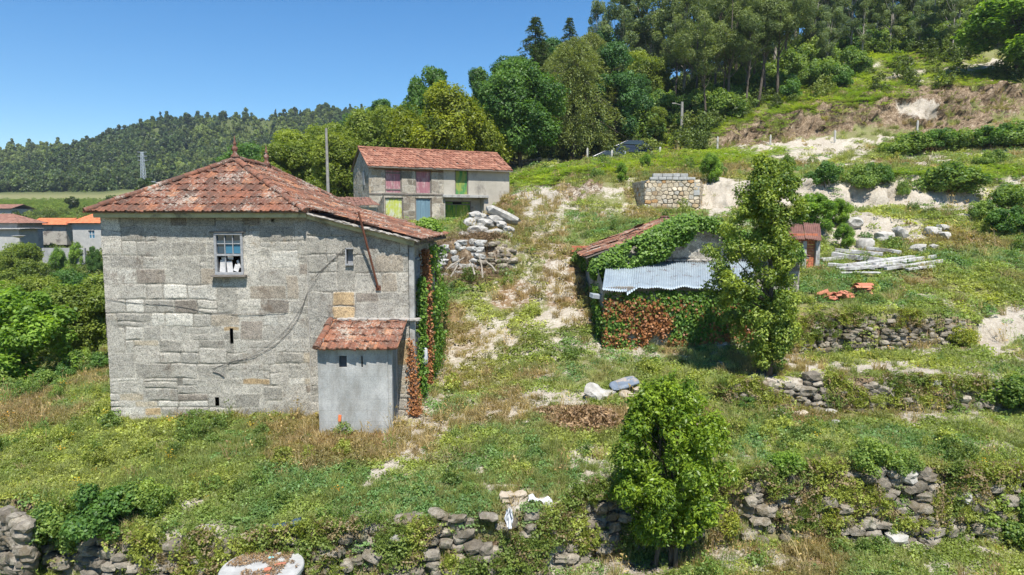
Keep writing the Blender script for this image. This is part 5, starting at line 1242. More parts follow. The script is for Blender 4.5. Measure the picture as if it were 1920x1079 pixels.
for k in range(2):
    v1, f1_ = blades(16, .10, .42, .004, .25); v2, f2_ = leafy(26, .12, .40, .045, .02, .3); v2[:, 2] += .04
    V, Fq, ow = joinm([(v1, f1_, one), (v2, f2_, (1.05, 1.0, .8))]); SRC[f'stalk{k}'] = src('weed', V, Fq, ow)
def fern(n=9, L=.75):
    P, Fq = [], []; nb = 0
    for i in range(n):
        a = 6.283*i/n+random.uniform(-.3, .3); l = L*random.uniform(.75, 1.1); ca, sa = math.cos(a), math.sin(a)
        for j in range(10):
            f = .18+.8*j/10; x = f*l; z = l*(.75*f-.62*f*f)+.03; w_ = .17*l*(1-f)**.8+.01; dl = .034*l
            for s in (-1, 1):
                c = np.array([x*ca-s*.005*sa, x*sa+s*.005*ca, z]); e = np.array([x*ca+dl*ca-s*w_*sa, x*sa+dl*sa+s*w_*ca, z-.25*w_]); b = np.array([ca, sa, .2])*dl
                P += [c-b*.8, e-b*.25, e+b*.25, c+b*.8]; Fq.append([nb, nb+1, nb+2, nb+3]); nb += 4
    return np.array(P), np.array(Fq)
for k in range(2): V, Fq = fern(); SRC[f'fern{k}'] = src('fern', V, Fq, one)
def flowers():
    n = 10; a = rng.uniform(0, 6.28, n); q = rng.random(n)*.16; c = np.stack([np.cos(a)*q, np.sin(a)*q, rng.uniform(.14, .26, n)], 1)
    V, Fq, _ = cards(c, np.array([[0, -.4, 1.]])+rng.normal(size=(n, 3))*.3, .03, .03, None); v1, f1_ = blades(16, .10, .2, .003)
    return joinm([(v1, f1_, (.10, .14, .04)), (V, Fq, (1, 1, 1))])
V, Fq, ow = flowers(); SRC['flower0'] = src('flower', V, Fq, ow)
cr_n = {}
for k, (B_, s) in enumerate([('oak', 71), ('round', 72), ('cone', 73)]):
    Bb = crown_blobs(B_, 8, 6, s)[:34]; V, Fq, r_ = clump_crown(Bb, 34, 1.15, .8); SRC[f'tree{k}'] = src('tree', V, Fq, one, rnd=r_)
for k in range(2):
    Bb = crown_blobs('bush', 1.1, 1.4, 80+k); V, Fq, r_ = clump_crown(Bb, 900, .11, .075); SRC[f'bush{k}'] = src('bush', V, Fq, one, rnd=r_)

def scatter(name, pts, keys, scale, col, kind='stuff', zscale=None, tilt=.15, mname="cover"):
    """one object: points with their own size, turn and colour, each carrying a clump mesh"""
    n = len(pts); me = bpy.data.meshes.new(name); me.vertices.add(n); me.vertices.foreach_set("co", np.ascontiguousarray(pts, np.float32).ravel())
    rot = np.stack([rng.normal(0, tilt, n), rng.normal(0, tilt, n), rng.uniform(0, 6.28, n)], 1)
    zs = scale*rng.uniform(.7, 1.3, n) if zscale is None else zscale
    for nm, ty, a in (("rot", 'FLOAT_VECTOR', rot), ("scl", 'FLOAT_VECTOR', np.stack([scale, scale, zs], 1)), ("col", 'FLOAT_COLOR', np.concatenate([col, np.ones((n, 1))], 1)), ("pick", 'INT', rng.integers(0, len(keys), n))):
        at_ = me.attributes.new(nm, ty, 'POINT'); k = {"FLOAT_VECTOR": "vector", "FLOAT_COLOR": "color", "INT": "value"}[ty]
        at_.data.foreach_set(k, np.ascontiguousarray(a, np.int32 if ty == 'INT' else np.float32).ravel())
    o = bpy.data.objects.new(name, me); C.objects.link(o)
    g = bpy.data.node_groups.new(name, 'GeometryNodeTree'); g.interface.new_socket("Geometry", in_out='INPUT', socket_type='NodeSocketGeometry'); g.interface.new_socket("Geometry", in_out='OUTPUT', socket_type='NodeSocketGeometry')
    N_ = g.nodes; gi, go = N_.new("NodeGroupInput"), N_.new("NodeGroupOutput"); iop = N_.new("GeometryNodeInstanceOnPoints"); g2i = N_.new("GeometryNodeGeometryToInstance")
    for k in reversed(keys):
        oi = N_.new("GeometryNodeObjectInfo"); oi.inputs[0].default_value = SRC[k]; oi.transform_space = 'ORIGINAL'; g.links.new(oi.outputs["Geometry"], g2i.inputs[0])
    def at_in(nm, ty):
        a = N_.new("GeometryNodeInputNamedAttribute"); a.data_type = ty; a.inputs[0].default_value = nm; return [s for s in a.outputs if s.enabled and s.name == "Attribute"][0]
    g.links.new(gi.outputs[0], iop.inputs["Points"]); g.links.new(g2i.outputs[0], iop.inputs["Instance"]); iop.inputs["Pick Instance"].default_value = True
    g.links.new(at_in("pick", 'INT'), iop.inputs["Instance Index"])
    g.links.new(at_in("rot", 'FLOAT_VECTOR'), iop.inputs["Rotation"]); g.links.new(at_in("scl", 'FLOAT_VECTOR'), iop.inputs["Scale"])
    g.links.new(iop.outputs[0], go.inputs[0]); m = o.modifiers.new("cover", 'NODES'); m.node_group = g
    tag(o, kind=kind); return o

# footprints where nothing may grow
FOOT = []
def foot(x0, x1, y0, y1): FOOT.append((x0, x1, y0, y1))
foot(HX0+.02, HX1+.05, HY-.02, HB); foot(ox0, ox1+.1, OY, HY); foot(sx0+.05, sx1, SY+.05, GY); foot(gx0, gx1, GY, GB2)
def infoot(x, y):
    m = np.zeros(x.shape, bool)
    for (a, b, c, d) in FOOT: m |= (x > a) & (x < b) & (y > c) & (y < d)
    P = np.stack([x-BO.x, y-BO.y], 1); u = P @ np.array(BU)[:2]; v = P @ np.array(BN)[:2]
    return m | ((u > -.1) & (u < BL+.1) & (v > -.05) & (v < BW+.2)) | ((u > d0) & (u < bu(908)) & (v > -.2) & (v < 1)) | ((x > x0) & (x < x1+.3) & (y > 37.9) & (y < 40.3))
def spread(n, t0, t1, y0, y1, p=1.):
    """random places, denser towards the camera (p = power of distance)"""
    u = rng.random(n)
    if abs(p-1) < 1e-6: y = y0*(y1/y0)**u
    else: y = (y0**(1-p)+u*(y1**(1-p)-y0**(1-p)))**(1/(1-p))
    t = rng.uniform(t0, t1, n); x = t*y; return x, y
def mixc(a, b, t): return np.array(a)[None]*(1-t[:, None])+np.array(b)[None]*t[:, None]
TM = .98
def cover(name, keys, n, y0, y1, size, fdens, fcol, p=1., grow=.5, cat=None, zk=None, tilt=.15, t0=-TM, t1=TM):
    x, y = spread(n, t0, t1, y0, y1, p); z = ground(x, y); m = masks(x, y, z)
    d = fdens(x, y, z, m); keep = (rng.random(n) < d) & ~infoot(x, y); x, y, z = x[keep], y[keep], z[keep]; m = [q[keep] for q in m]
    s = size*rng.uniform(.65, 1.35, len(x))*(np.maximum(y, 12)/12)**grow
    return scatter(name, np.stack([x, y, z-.01*s], 1), keys, s, np.clip(fcol(x, y, z, m)*rng.uniform(.75, 1.25, (len(x), 1)), 0, 1), tilt=tilt)
def patch(x, y, f, seed, a=-.1, b=.4): return sm(fbm(x*f, y*f, 0, seed, 3), a, b)
def greens(x, y, z, m):
    c = mixc((.23, .29, .065), (.36, .40, .10), patch(x, y, .45, 91)); q = patch(x, y, .33, 92)[:, None]
    c = c*(1-q)+np.array((.16, .27, .09))*q
    lush = patch(x, y, .8, 93, .2, .5)[:, None]; c = c*(1-.5*lush)+np.array((.42, .45, .09))*.5*lush
    dr = np.clip(m[1]*1.1, 0, .8)[:, None]; return c*(1-dr)+np.array((.24, .17, .08))*dr
def nearwall(x, y): return 1.
cover("weed_cover", ['weed0', 'weed1', 'weed2', 'low0', 'low1'], 84000, 8, 60, .85, lambda x, y, z, m: np.clip(1.15-1.2*m[0]-.7*m[1]-.7*m[2], .10, 1)*np.clip(.35+.75*patch(x, y, .7, 94, -.4, .3), 0, 1), greens, p=1.3, grow=.62)
def grassc(x, y, z, m):
    c = mixc((.25, .29, .09), (.36, .38, .15), patch(x, y, .5, 95)); dr = np.clip(m[1]*1.2+.1*patch(x, y, .3, 96), 0, 1)[:, None]; return c*(1-dr)+np.array((.36, .26, .13))*dr
cover("grass_cover", ['grass0', 'grass1'], 46000, 8, 75, .8, lambda x, y, z, m: np.clip(1.0-1.2*m[0]-.45*m[2], .04, 1)*np.clip(.35+.7*patch(x, y, .5, 97, -.3, .4), 0, 1), grassc, p=1.35, grow=.62)
cover("tall_weed_cover", ['stalk0', 'stalk1', 'weed0', 'weed1'], 9000, 9, 50, 1.0, lambda x, y, z, m: np.clip(.9-1.2*m[0]-.3*m[1], 0, 1)*patch(x, y, .55, 98, .15, .5), lambda x, y, z, m: mixc((.15, .24, .065), (.25, .32, .09), patch(x, y, 1.1, 99)), p=1.5, grow=.5)
cover("dry_grass_cover", ['grass0', 'grass1', 'stalk0'], 9000, 9, 70, 1.05, lambda x, y, z, m: np.clip(m[1]*1.2+.04+.15*(m[2] > .4), 0, 1), lambda x, y, z, m: mixc((.34, .25, .13), (.46, .37, .20), rng.random(len(x))), p=1.3, grow=.5)
cover("meadow_flower_cover", ['flower0'], 2600, 12, 60, .9, lambda x, y, z, m: np.where((x/y < -.45), .7, .12)*patch(x, y, .8, 101, .1, .4), lambda x, y, z, m: mixc((.70, .52, .04), (.75, .35, .03), rng.random(len(x))), p=1.3, grow=.35)
cover("weed_patch_cover", ['bush0', 'bush1'], 2600, 9.5, 60, .30, lambda x, y, z, m: np.clip(1-1.4*m[0]-.6*m[1], 0, 1)*patch(x, y, .9, 121, .1, .5), lambda x, y, z, m: mixc((.17, .25, .06), (.34, .38, .08), patch(x, y, .7, 122)), p=1.3, grow=.5)
# bracken on the upper slopes
def fernd(x, y, z, m):
    px, py = proj(x, y, z); d = np.zeros_like(x)
    for e in [(1560, 185, 190, 36, -12), (1210, 312, 190, 14, -4), (1260, 300, 140, 12, -6), (1010, 335, 60, 14, -10), (1350, 300, 120, 12, -8), (1300, 245, 90, 36, -20), (1660, 110, 180, 30, 0), (1450, 190, 70, 60, 0), (1840, 150, 100, 14, 0), (1780, 330, 150, 8, 0), (1880, 330, 60, 14, 0), (1500, 160, 80, 40, 0), (1420, 285, 60, 8, 0), (1870, 385, 60, 14, 0)]: d = np.maximum(d, ell(px, py, *e))
    return d*np.clip(1-.7*m[0], 0, 1)
cover("bracken_cover", ['fern0', 'fern1'], 26000, 40, 100, .62, fernd, lambda x, y, z, m: mixc((.20, .30, .04), (.30, .38, .06), patch(x, y, .6, 103)), p=1., grow=.28, t0=-.1, t1=TM)
# rough scrub further up the slope, under the trees
cover("scrub_cover", ['bush0', 'bush1', 'weed0'], 9000, 62, 170, 1.0, lambda x, y, z, m: np.where((x/y > .12) | (y > 75), .8, .15)*np.clip(1-1.2*m[0]-1.1*m[2]*(y < 66), 0, 1)*np.where((x/y > .38) & (y < 79) & (y > 64), .22, 1), lambda x, y, z, m: mixc((.12, .17, .04), (.21, .26, .06), patch(x, y, .3, 104)), p=1., grow=.25)
cover("cutting_scrub_cover", ['low0', 'grass0', 'weed0', 'fern0', 'stalk0'], 2600, 55, 67, .8, lambda x, y, z, m: sm(m[2], .3, .7)*patch(x, y, .8, 131, -.1, .4)*(x/y > .25), lambda x, y, z, m: mixc((.20, .17, .08), (.24, .30, .07), rng.random(len(x))), p=1., grow=.35, t0=.2, tilt=.5)
# the wooded hill far behind
n = 26000; x, y = spread(n, -1.4, .08, 296, 530, .6); z = ground(x, y); d = (rng.random(n) < np.clip(1-.75*sm(fbm(x*.018, y*.018, 0, 7, 3), .35, .6), 0, 1))
x, y, z = x[d], y[d], z[d]; dk = patch(x, y, .012, 105)
scatter("far_forest", np.stack([x, y, z-1.2], 1), ['tree0', 'tree1', 'tree2'], rng.uniform(.35, .95, len(x)), mixc((.08, .12, .045), (.19, .235, .07), np.clip(dk+rng.normal(0, .4, len(x)), 0, 1))*rng.uniform(.6, 1.4, (len(x), 1)), tilt=.04)
n = 500; x, y = spread(n, -1.2, -.2, 120, 260, 1.); z = ground(x, y); d = rng.random(n) < patch(x, y, .03, 106, .15, .4)*.6
x, y, z = x[d], y[d], z[d]
scatter("hedgerow_cover", np.stack([x, y, z], 1), ['bush0', 'bush1', 'tree1'], rng.uniform(.5, 1., len(x)), mixc((.06, .09, .025), (.10, .14, .035), rng.random(len(x))), tilt=.05)
# ---------------- dry stone walls ----------------
def dry_wall(name, k, px0, px1, label, size=.26, mat="field_stone", seed=1, gap=.12, out=.06, kk=None, extra=0.):
    g = np.random.default_rng(seed); m = MB(); kk = kk or k+1
    def pts(px):
        t = (px-960)/F; Yt, Zt = tline(t); return t*Yt[k], Yt[k], Zt[k]+CZ, Yt[kk], Zt[kk]+CZ
    px = px0
    while px < px1:
        x, yb, zb, yt, zt = pts(px); zb -= .1; zt += -.16+extra; z = zb; ww = size*g.uniform(.8, 1.6)
        while z < zt:
            hh = size*g.uniform(.55, .95); f = (z-zb)/max(zt-zb, .1); s = size*g.uniform(.8, 1.45)
            if g.random() > gap:
                V_, F_ = rock_v(2, (s*1.25, s*1.1, hh*1.18), int(g.integers(1e6)), .24, .82, Euler((g.normal(0, .15), g.normal(0, .12), g.normal(0, .25))))
                m.add(V_+np.array((x+g.normal(0, .06), yb+(yt-yb)*f-out+g.normal(0, .05), z+hh/2)), F_)
            z += hh
        px += ww/ yb*F*.92
    return tag(m.build(name, mat, smooth=False), label, "stone wall")
dry_wall("dry_stone_wall", 2, 60, 700, "mossy dry stone retaining wall along the bottom left foreground", .24, seed=1)
dry_wall("dry_stone_wall", 2, 700, 1330, "creeper covered dry stone retaining wall behind the orange tree's foot", .24, seed=2, gap=.15)
dry_wall("dry_stone_wall", 2, 1420, 1990, "rough dry stone retaining wall along the bottom right foreground", .27, seed=3, gap=.12)
dry_wall("dry_stone_wall", 4, 1385, 1990, "crumbling second terrace wall right of the tall tree", .22, seed=4, gap=.12)
dry_wall("dry_stone_wall", 6, 1480, 1835, "third terrace wall below the red tile rubble", .20, seed=5, gap=.08)
dry_wall("dry_stone_wall", 8, 815, 905, "grey plastered stretch of low wall under the boulder pile", .34, "concrete", 6, .02)
dry_wall("dry_stone_wall", 8, 905, 968, "dark stacked stone end of the low wall under the boulder pile", .30, seed=7, gap=0.)
dry_wall("dry_stone_wall", 12, 1160, 1205, "small tumbled stone wall joining the left side of the stone tank", .24, "cream_stone", 8, .15, extra=-1.)
wl = MB()     # left return of the bottom wall
for k in range(60):
    f = rng.random(); x = at(10, 960, 12.2).x+f*.9; z = z_(-6.3+rng.random()*1.1); V_, F_ = rock_v(2, (.34, .3, .26), 700+k, .3, .45); wl.add(V_+np.array((x, 12.0-f*.5, z)), F_)
tag(wl.build("dry_stone_wall", "field_stone"), "bulging corner of dry stones at the bottom left edge of the picture", "stone wall")
# creepers hanging over the walls
def wall_leaves(k, px0, px1, n, keys, col, seed, s=.7, top=.12):
    px = rng.uniform(px0, px1, n); t = (px-960)/F; Yt, Zt = tline(t); f = 1-rng.random(n)**1.4; f += top
    x = t*Yt[k]; y = Yt[k]+(Yt[k+1]-Yt[k])*np.clip(f, 0, 1)-.20; z = Zt[k]+(Zt[k+1]-Zt[k])*f+CZ
    d = fbm(x*1.1, z*1.5, 0, seed, 3) > (.02 if k == 2 else .02)
    return np.stack([x, y, z], 1)[d]
P = np.concatenate([wall_leaves(2, 60, 700, 900, 0, 0, 1, top=.15), wall_leaves(2, 700, 1300, 2100, 0, 0, 2, top=.15), wall_leaves(2, 1350, 2000, 1500, 0, 0, 3), wall_leaves(4, 1360, 2000, 1300, 0, 0, 4), wall_leaves(6, 1480, 1840, 1100, 0, 0, 5)])
cc = mixc((.17, .23, .05), (.31, .35, .07), patch(P[:, 0], P[:, 2], 1.4, 111)); dd = (rng.random(len(P)) < .22)[:, None]; cc = np.where(dd, np.array([[.30, .23, .13]]), cc)
scatter("creeper_cover", P, ['low0', 'low1', 'weed0', 'grass0'], rng.uniform(.5, 1.1, len(P)), cc, tilt=.9)

# ---------------- ivy ----------------
def ivy(name, P, Nn, label, mat="ivy_leaf", L=.09, jit=.06, cat="ivy", parent=None):
    n = len(P); c = P+Nn*rng.uniform(.0, jit*2, (n, 1))+rng.normal(size=(n, 3))*jit*.4; nn = Nn+rng.normal(size=(n, 3))*.55+np.array([[0, -.1, .35]])
    s = rng.uniform(.6, 1.3, n); V_, Fq, r_ = cards(c, nn, L*s, L*.8*s, np.clip(rng.normal(.5, .25, n), 0, 1)); o = leaf_mesh(name, V_, Fq, r_, mat, link=True)
    return tag(o, label, cat)
def plane_pts(n, p00, p10, p11, p01, f=None, seed=0, sc=1.2):
    u, v = rng.random(n), rng.random(n); A_, B_, C_, D_ = [np.array(q, float) for q in (p00, p10, p11, p01)]
    P = (A_*(1-u[:, None])+B_*u[:, None])*(1-v[:, None])+(D_*(1-u[:, None])+C_*u[:, None])*v[:, None]
    w_ = fbm(P[:, 0]*sc+P[:, 1]*sc, P[:, 2]*sc, 0, seed, 4)
    k = (rng.random(n) < f(u, v, w_)) if f else np.ones(n, bool); nn = np.cross(B_-A_, D_-A_); nn /= np.linalg.norm(nn); return P[k], np.broadcast_to(nn, (int(k.sum()), 3)), w_[k]
zt_ = z_(tzl)-.05
fr = lambda a, b: (sx0+(sx1-sx0)*a, SY-.04, z_(sb0)+(zt_-z_(sb0))*b)
q4 = ((sx0, SY-.04, z_(-4.4)), (sx1, SY-.04, z_(-4.4)), (sx1, SY-.04, zt_-.1), (sx0, SY-.04, zt_-.1))
P1, N1, _ = plane_pts(26000, *q4, f=lambda u, v, w_: sm(v-.40+.45*w_, 0, .15)*np.maximum(sm(u+.5*w_-.22, 0, .22), .18), seed=5)
ivy("ivy_curtain", P1, N1, "green ivy curtain over most of the tin roofed shed's front wall", L=.095, jit=.09)
P1, N1, _ = plane_pts(9500, *q4, f=lambda u, v, w_: sm(v-.26+.45*w_, 0, .15)*(1-sm(u+.35*w_, .24, .40))*(1-sm(v, .80, .92)), seed=5)
P3, N3, _ = plane_pts(9000, *q4, f=lambda u, v, w_: sm(v-.22+.5*w_, 0, .2)*(1-sm(v, .6, .95))*(.25+.75*(w_ > .05))*sm(.9-u, 0, .2), seed=77, sc=3.5)
P2, N2, _ = plane_pts(20000, *q4, f=lambda u, v, w_: sm(v-.15+.4*w_, 0, .15)*(1-sm(v, .45, .85))*sm(w_, -.05, .2)*.8*(u > .2), seed=15)
ivy("withered_ivy", np.concatenate([P1, P2, P3]), np.concatenate([N1, N2, N3]), "rusty brown withered ivy on the left of the shed's front wall", "dead_ivy", L=.09, jit=.10)
# ivy tumbling over the left verge and gable
s0 = np.array((gx0-.1, GY-.12, z_(gze)+.0)); s1 = np.array((gxa+.05, GY-.12, z_(gza)+.12))
n = 26000; u = rng.random(n); v = rng.random(n); Pg = s0*(1-u[:, None])+s1*u[:, None]; drop = np.interp(u, [0, .35, .7, 1], [.55, 1.0, 1.0, .55]); w_ = fbm(u*5, v*3, 0, 9, 3)
Pg = Pg.copy(); Pg[:, 2] -= np.interp(u, [0, .3, .7, .9, 1], [.30, .38, .22, 0, 0]); Pg[:, 1] -= .12; Pg[:, 2] += .30*np.sin(np.pi*np.clip(u*1.05, 0, 1))**.7*(1-v*.2)-v*drop*(1+.3*w_)*1.0-.05; Pg[:, 1] += -.05-.25*rng.random(n)*np.sin(v*3.1)+np.where((v < .35) & (u > .62), rng.random(n)*1.2*(.35-v)/.35, 0)
keep = rng.random(n) < sm(w_+.75-v*.5, 0, .3); ivy("ivy_mass", Pg[keep], np.tile([[0, -1., .6]], (keep.sum(), 1)), "thick bright ivy mass climbing over the left verge of the shed gable", L=.10, jit=.12)
# a little on the right verge and left flank
n = 7000; u = rng.random(n); Pg = np.array((gxa, GY-.12, z_(gza)))*(1-u[:, None])+np.array((gx1, GY-.12, z_(gze)))*u[:, None]; Pg[:, 2] += rng.normal(-.02, .12, n)-.25*rng.random(n)*sm(fbm(u*6, 0*u, 0, 4, 3), -.1, .4); Pg[:, 1] -= rng.random(n)*.2
ivy("ivy_fringe", Pg, np.tile([[0, -1., .6]], (n, 1)), "thin ivy fringe along the right verge of the shed gable", L=.09)
q5 = ((gx0-.04, GB2, z_(-3.6)), (gx0-.04, GY-.1, z_(-4.3)), (gx0-.04, GY-.1, z_(gze)), (gx0-.04, GB2, z_(gze)))
P1, N1, _ = plane_pts(9000, *q5, f=lambda u, v, w_: sm(w_, -.3, .1), seed=25); ivy("ivy_flank", P1, N1, "dark shaded ivy on the left flank of the shed", L=.10)
P1, N1, _ = plane_pts(4200, (sx0-.05, GY, z_(-4.2)), (sx0-.05, SY, z_(-4.3)), (sx0-.05, SY, z_(-2.4)), (sx0-.05, GY, z_(-2.0)), f=lambda u, v, w_: sm(w_, -.2, .2), seed=26); ivy("ivy_flank", P1, N1, "ivy on the front left corner of the shed beside its doorless side", L=.09)
# rear left: brownish creeper heap by the brick stub
# farmhouse side wall ivy
X_ = HX1+.05
q6 = ((X_, 19.6, z_(-4.7)), (X_, HB+.1, z_(-4.6)), (X_, HB+.1, z_(-.9)), (X_, 19.6, z_(-.7)))
P1, N1, _ = plane_pts(6000, *q6, f=lambda u, v, w_: sm(w_+.35, 0, .25), seed=27); ivy("ivy_curtain", P1+np.array([[.08, 0, 0]]), N1*np.array([[1, 1, 1]]), "dark ivy on the shaded right side of the farmhouse", L=.10, jit=.12)
n = 2600; v = rng.random(n); yv = 19.1+.2*np.sin(v*5); P1 = np.stack([HX1+.16+rng.normal(0, .06, n), yv+rng.normal(0, .07, n), z_(-4.6)+v*3.8], 1)
ivy("withered_ivy", P1, np.tile([[.6, -.8, .2]], (n, 1)), "brown dead creeper column hanging down the farmhouse's right side", "dead_ivy", L=.07, jit=.05)
n = 1100; v = rng.random(n)**1.8; P1 = np.stack([HX1+.04+rng.normal(0, .08, n)*(1-.5*v), EY-.06-.12*rng.random(n)+.4*rng.random(n)*(rng.random(n) < .5), z_(-4.85)+v*1.9], 1); P1[:, 0] += .1*(1-v)
ivy("withered_ivy", P1, np.tile([[.3, -1, .2]], (n, 1)), "rust coloured creeper at the foot of the farmhouse's front right corner", "dead_ivy", L=.055, jit=.05)
n = 2600; v = rng.random(n); P1 = np.stack([HX1+.14+rng.normal(0, .05, n), 18.1+rng.normal(0, .1, n), z_(-4.7)+v*3.2], 1)
ivy("ivy_strand", P1, np.tile([[.8, -.6, .2]], (n, 1)), "narrow green ivy strand right of the farmhouse corner post", L=.08, jit=.05)
vs = MB()
for (y_, dx) in ((19.05, .1), (19.3, .13), (20.6, .12), (22.3, .12)): vs.tube([(HX1+dx+.04*math.sin(i*1.3+y_), y_+.05*math.sin(i), z_(-4.8)+i*.5) for i in range(9)], [.05-.003*i for i in range(9)], 6)
tag(vs.build("climbing_vine", "vine_stem", smooth=True), "gnarled vine stems climbing the farmhouse's right side wall", "vine")
# vine tangle at the eave corner
n = 2600; d = unit(n); P1 = np.array((at(802, 430, 22.4).x, 22.6, at(802, 432, 22.4).z))+d*np.array([[.35, .4, .32]])*rng.random((n, 1))**.4
ivy("vine_tangle", P1, d, "yellow green vine tuft poking up behind the farmhouse's low eave corner", "vine_leaf" if "vine_leaf" in MATS else "maple_leaf", L=.10, cat="vine")

# ---------------- loose stones, slabs, rubble ----------------
def rock(name, px, py, Y, size, label, mat="pale_stone", seed=1, rot=(0, 0, 0), blocky=.6, rough=.2, group=None, cat="stone", z=None, sink=.12):
    x = at(px, py, Y).x; zz = (ground(x, Y) if z is None else z); V_, F_ = rock_v(2, size, seed, max(rough, .24), max(blocky, .72), Euler(rot))
    m = MB(); zmin = V_[:, 2].min(); m.add(V_-np.array((0, 0, zmin)), F_); o = m.build(name, mat)
    if z is None: o.location = (x, Y, zz-sink*size[2])
    else: o.location = (x, Y, zz-size[2]/2)
    return tag(o, label, cat, group)
def yon(px, py):
    """depth at which the ground shows at this pixel"""
    t = (px-960)/F; ys = np.linspace(8, 110, 1400); x = at(px, py, 1.).x*ys; z = ground(x, ys, False); zr = np.array([at(px, py, q).z for q in (1., 2.)]); zr = zr[0]+(zr[1]-zr[0])*(ys-1); i = np.argmax(z > zr); return float(ys[max(i, 1)])
Yr = 16.6
rock("boulder", 1117, 740, yon(1117, 752), (.72, .62, .42), "big pale grey boulder with a sloping flat face left of the slate slab", seed=31, rot=(.2, .35, -.5), blocky=.8, rough=.14)
rock("boulder", 1145, 738, yon(1145, 745), (.34, .3, .2), "small pale stone wedged behind the big pale boulder", seed=32)
rock("boulder", 1172, 745, yon(1172, 748), (.40, .5, .26), "cream stone under the left end of the slate slab", "cream_stone", 33, (0, .1, .3))
rock("boulder", 1200, 735, yon(1200, 741), (.42, .4, .30), "brown and white stone under the right end of the slate slab", "cream_stone", 34)
ys_ = yon(1172, 736); a = at(1170, 719, ys_)
sl_m = MB(); V_, F_ = rock_v(3, (.95, .55, .12), 36, .12, .7, Euler((.25, -.22, .25))); sl_m.add(V_+np.array(a), F_); tag(sl_m.build("slate_slab", "blue_slate"), "dark blue grey slab lying tilted across the pale stones", "stone slab")
for (px, py, s, lab, mt) in [(1462, 778, .30, "upright pale stone left of the pinkish one below the second terrace", "pale_stone"), (1502, 781, .34, "pinkish flat stone below the second terrace wall", "cream_stone"), (1558, 776, .30, "white stone close under the second terrace wall", "pale_stone"), (1572, 795, .30, "flat white stone lowest on the grass below the second terrace", "pale_stone"),
    (1521, 725, .45, "grey boulder at the left end of the second terrace wall", "field_stone"), (1512, 748, .5, "lower grey boulder under the one at the left end of the second terrace wall", "field_stone"), (1655, 742, .55, "large rounded grey boulder in the middle of the second terrace wall", "field_stone"), (1748, 740, .42, "pale boulder in the right part of the second terrace wall", "pale_stone"),
    (312, 655, .2, None, None), (500, 1030, .5, None, None), (378, 998, .3, "white stone on the rim of the bottom left wall", "pale_stone"), (490, 1012, .36, "flat buff stone just above the round concrete lid", "cream_stone"), (735, 1028, .45, "whitish stone topping the bottom wall right of the round lid", "pale_stone"), (955, 975, .0, None, None), (540, 808, .12, "small white stone in grass before the farmhouse", "pale_stone"),
    (950, 942, .30, "cream rubble stone beside the white rag", "cream_stone"), (975, 935, .26, "upper cream rubble stone beside the white rag", "cream_stone"), (820, 978, .35, "stone half buried above the bottom wall's middle", "field_stone"), (1560, 1010, .0, None, None), (1800, 935, .5, "big stone capping the bottom right wall", "pale_stone"), (1832, 948, .45, "second capping stone right of the big one on the bottom right wall", "pale_stone"), (1700, 925, .45, "grey slab stone on top of the bottom right wall", "pale_stone"), (1680, 1020, .4, "lone pale stone in grass under the bottom right wall", "pale_stone")]:
    if lab: rock("stone", px, py, yon(px, py), (s*1.2, s, s*.65), lab, mt, int(px*7+py), (0, 0, random.uniform(0, 3)))
# boulder pile before the barn
G2 = "boulders heaped before the barn"
pile = [(882, 417, .75, 0), (912, 420, .95, 0), (940, 424, .7, 0), (895, 432, .95, .0), (925, 438, .95, 0), (948, 440, .7, 0), (870, 440, .6, 0), (905, 409, .9, .5), (930, 414, 1.0, .45), (890, 404, .6, .55), (955, 430, .6, .1), (945, 412, 1.1, .4)]
pl_ = ["low grey boulder at the left of the heap before the dark green doors", "broad pale boulder in the centre back of the heap", "boulder at the right back of the heap", "wide flat boulder at the left front of the heap", "largest front boulder of the heap, under the stacked ones", "boulder at the right front corner of the heap", "outermost left boulder, half in grass", "whitish boulder stacked at the top middle of the heap", "whitish top boulder right of the middle", "grey boulder at the upper left of the heap", "small boulder at the right foot of the heap", "long slanting pale slab sliding off the right of the heap"]
for k, ((px, py, s, dz), lab) in enumerate(zip(pile, pl_)):
    Yp = 29.4+(440-py)*.055; x = at(px, py, Yp).x; z = at(px, py, Yp).z
    rock("boulder", px, py, Yp, (s*(1.6 if k == 11 else 1), s*.8, s*.52), lab, "pale_stone", 500+k, (random.uniform(-.2, .2), .45 if k == 11 else random.uniform(-.2, .2), random.uniform(0, 3) if k < 11 else .2), group=G2, z=z, cat="boulder")
# granite slabs lying in a heap on the grass terrace
G3 = "granite slabs heaped on the grass terrace"
slabs = [((1560, 478), (1670, 492), .28, .20, "thick slab at the upper left of the heap"), ((1565, 470), (1655, 478), .2, .16, "upper back slab lying level"), ((1585, 500), (1712, 483), .26, .16, "long middle slab pointing to the upper right"), ((1552, 497), (1640, 503), .22, .14, "whitish slab at the left front"), ((1570, 506), (1690, 497), .3, .12, "broad pale slab in front"),
    ((1640, 498), (1752, 482), .22, .15, "long dark edged slab on the right"), ((1660, 505), (1765, 490), .18, .12, "low slab at the right front"), ((1700, 506), (1750, 500), .2, .1, "short slab end at the right foot"), ((1600, 482), (1700, 494), .2, .14, "slab crossing under the middle one"), ((1625, 466), (1690, 474), .22, .14, "short back slab near the round stone"), ((1575, 512), (1650, 512), .25, .06, "thin slab flat on the grass in front"), ((1540, 488), (1580, 484), .2, .14, "slab end sticking out at the far left")]
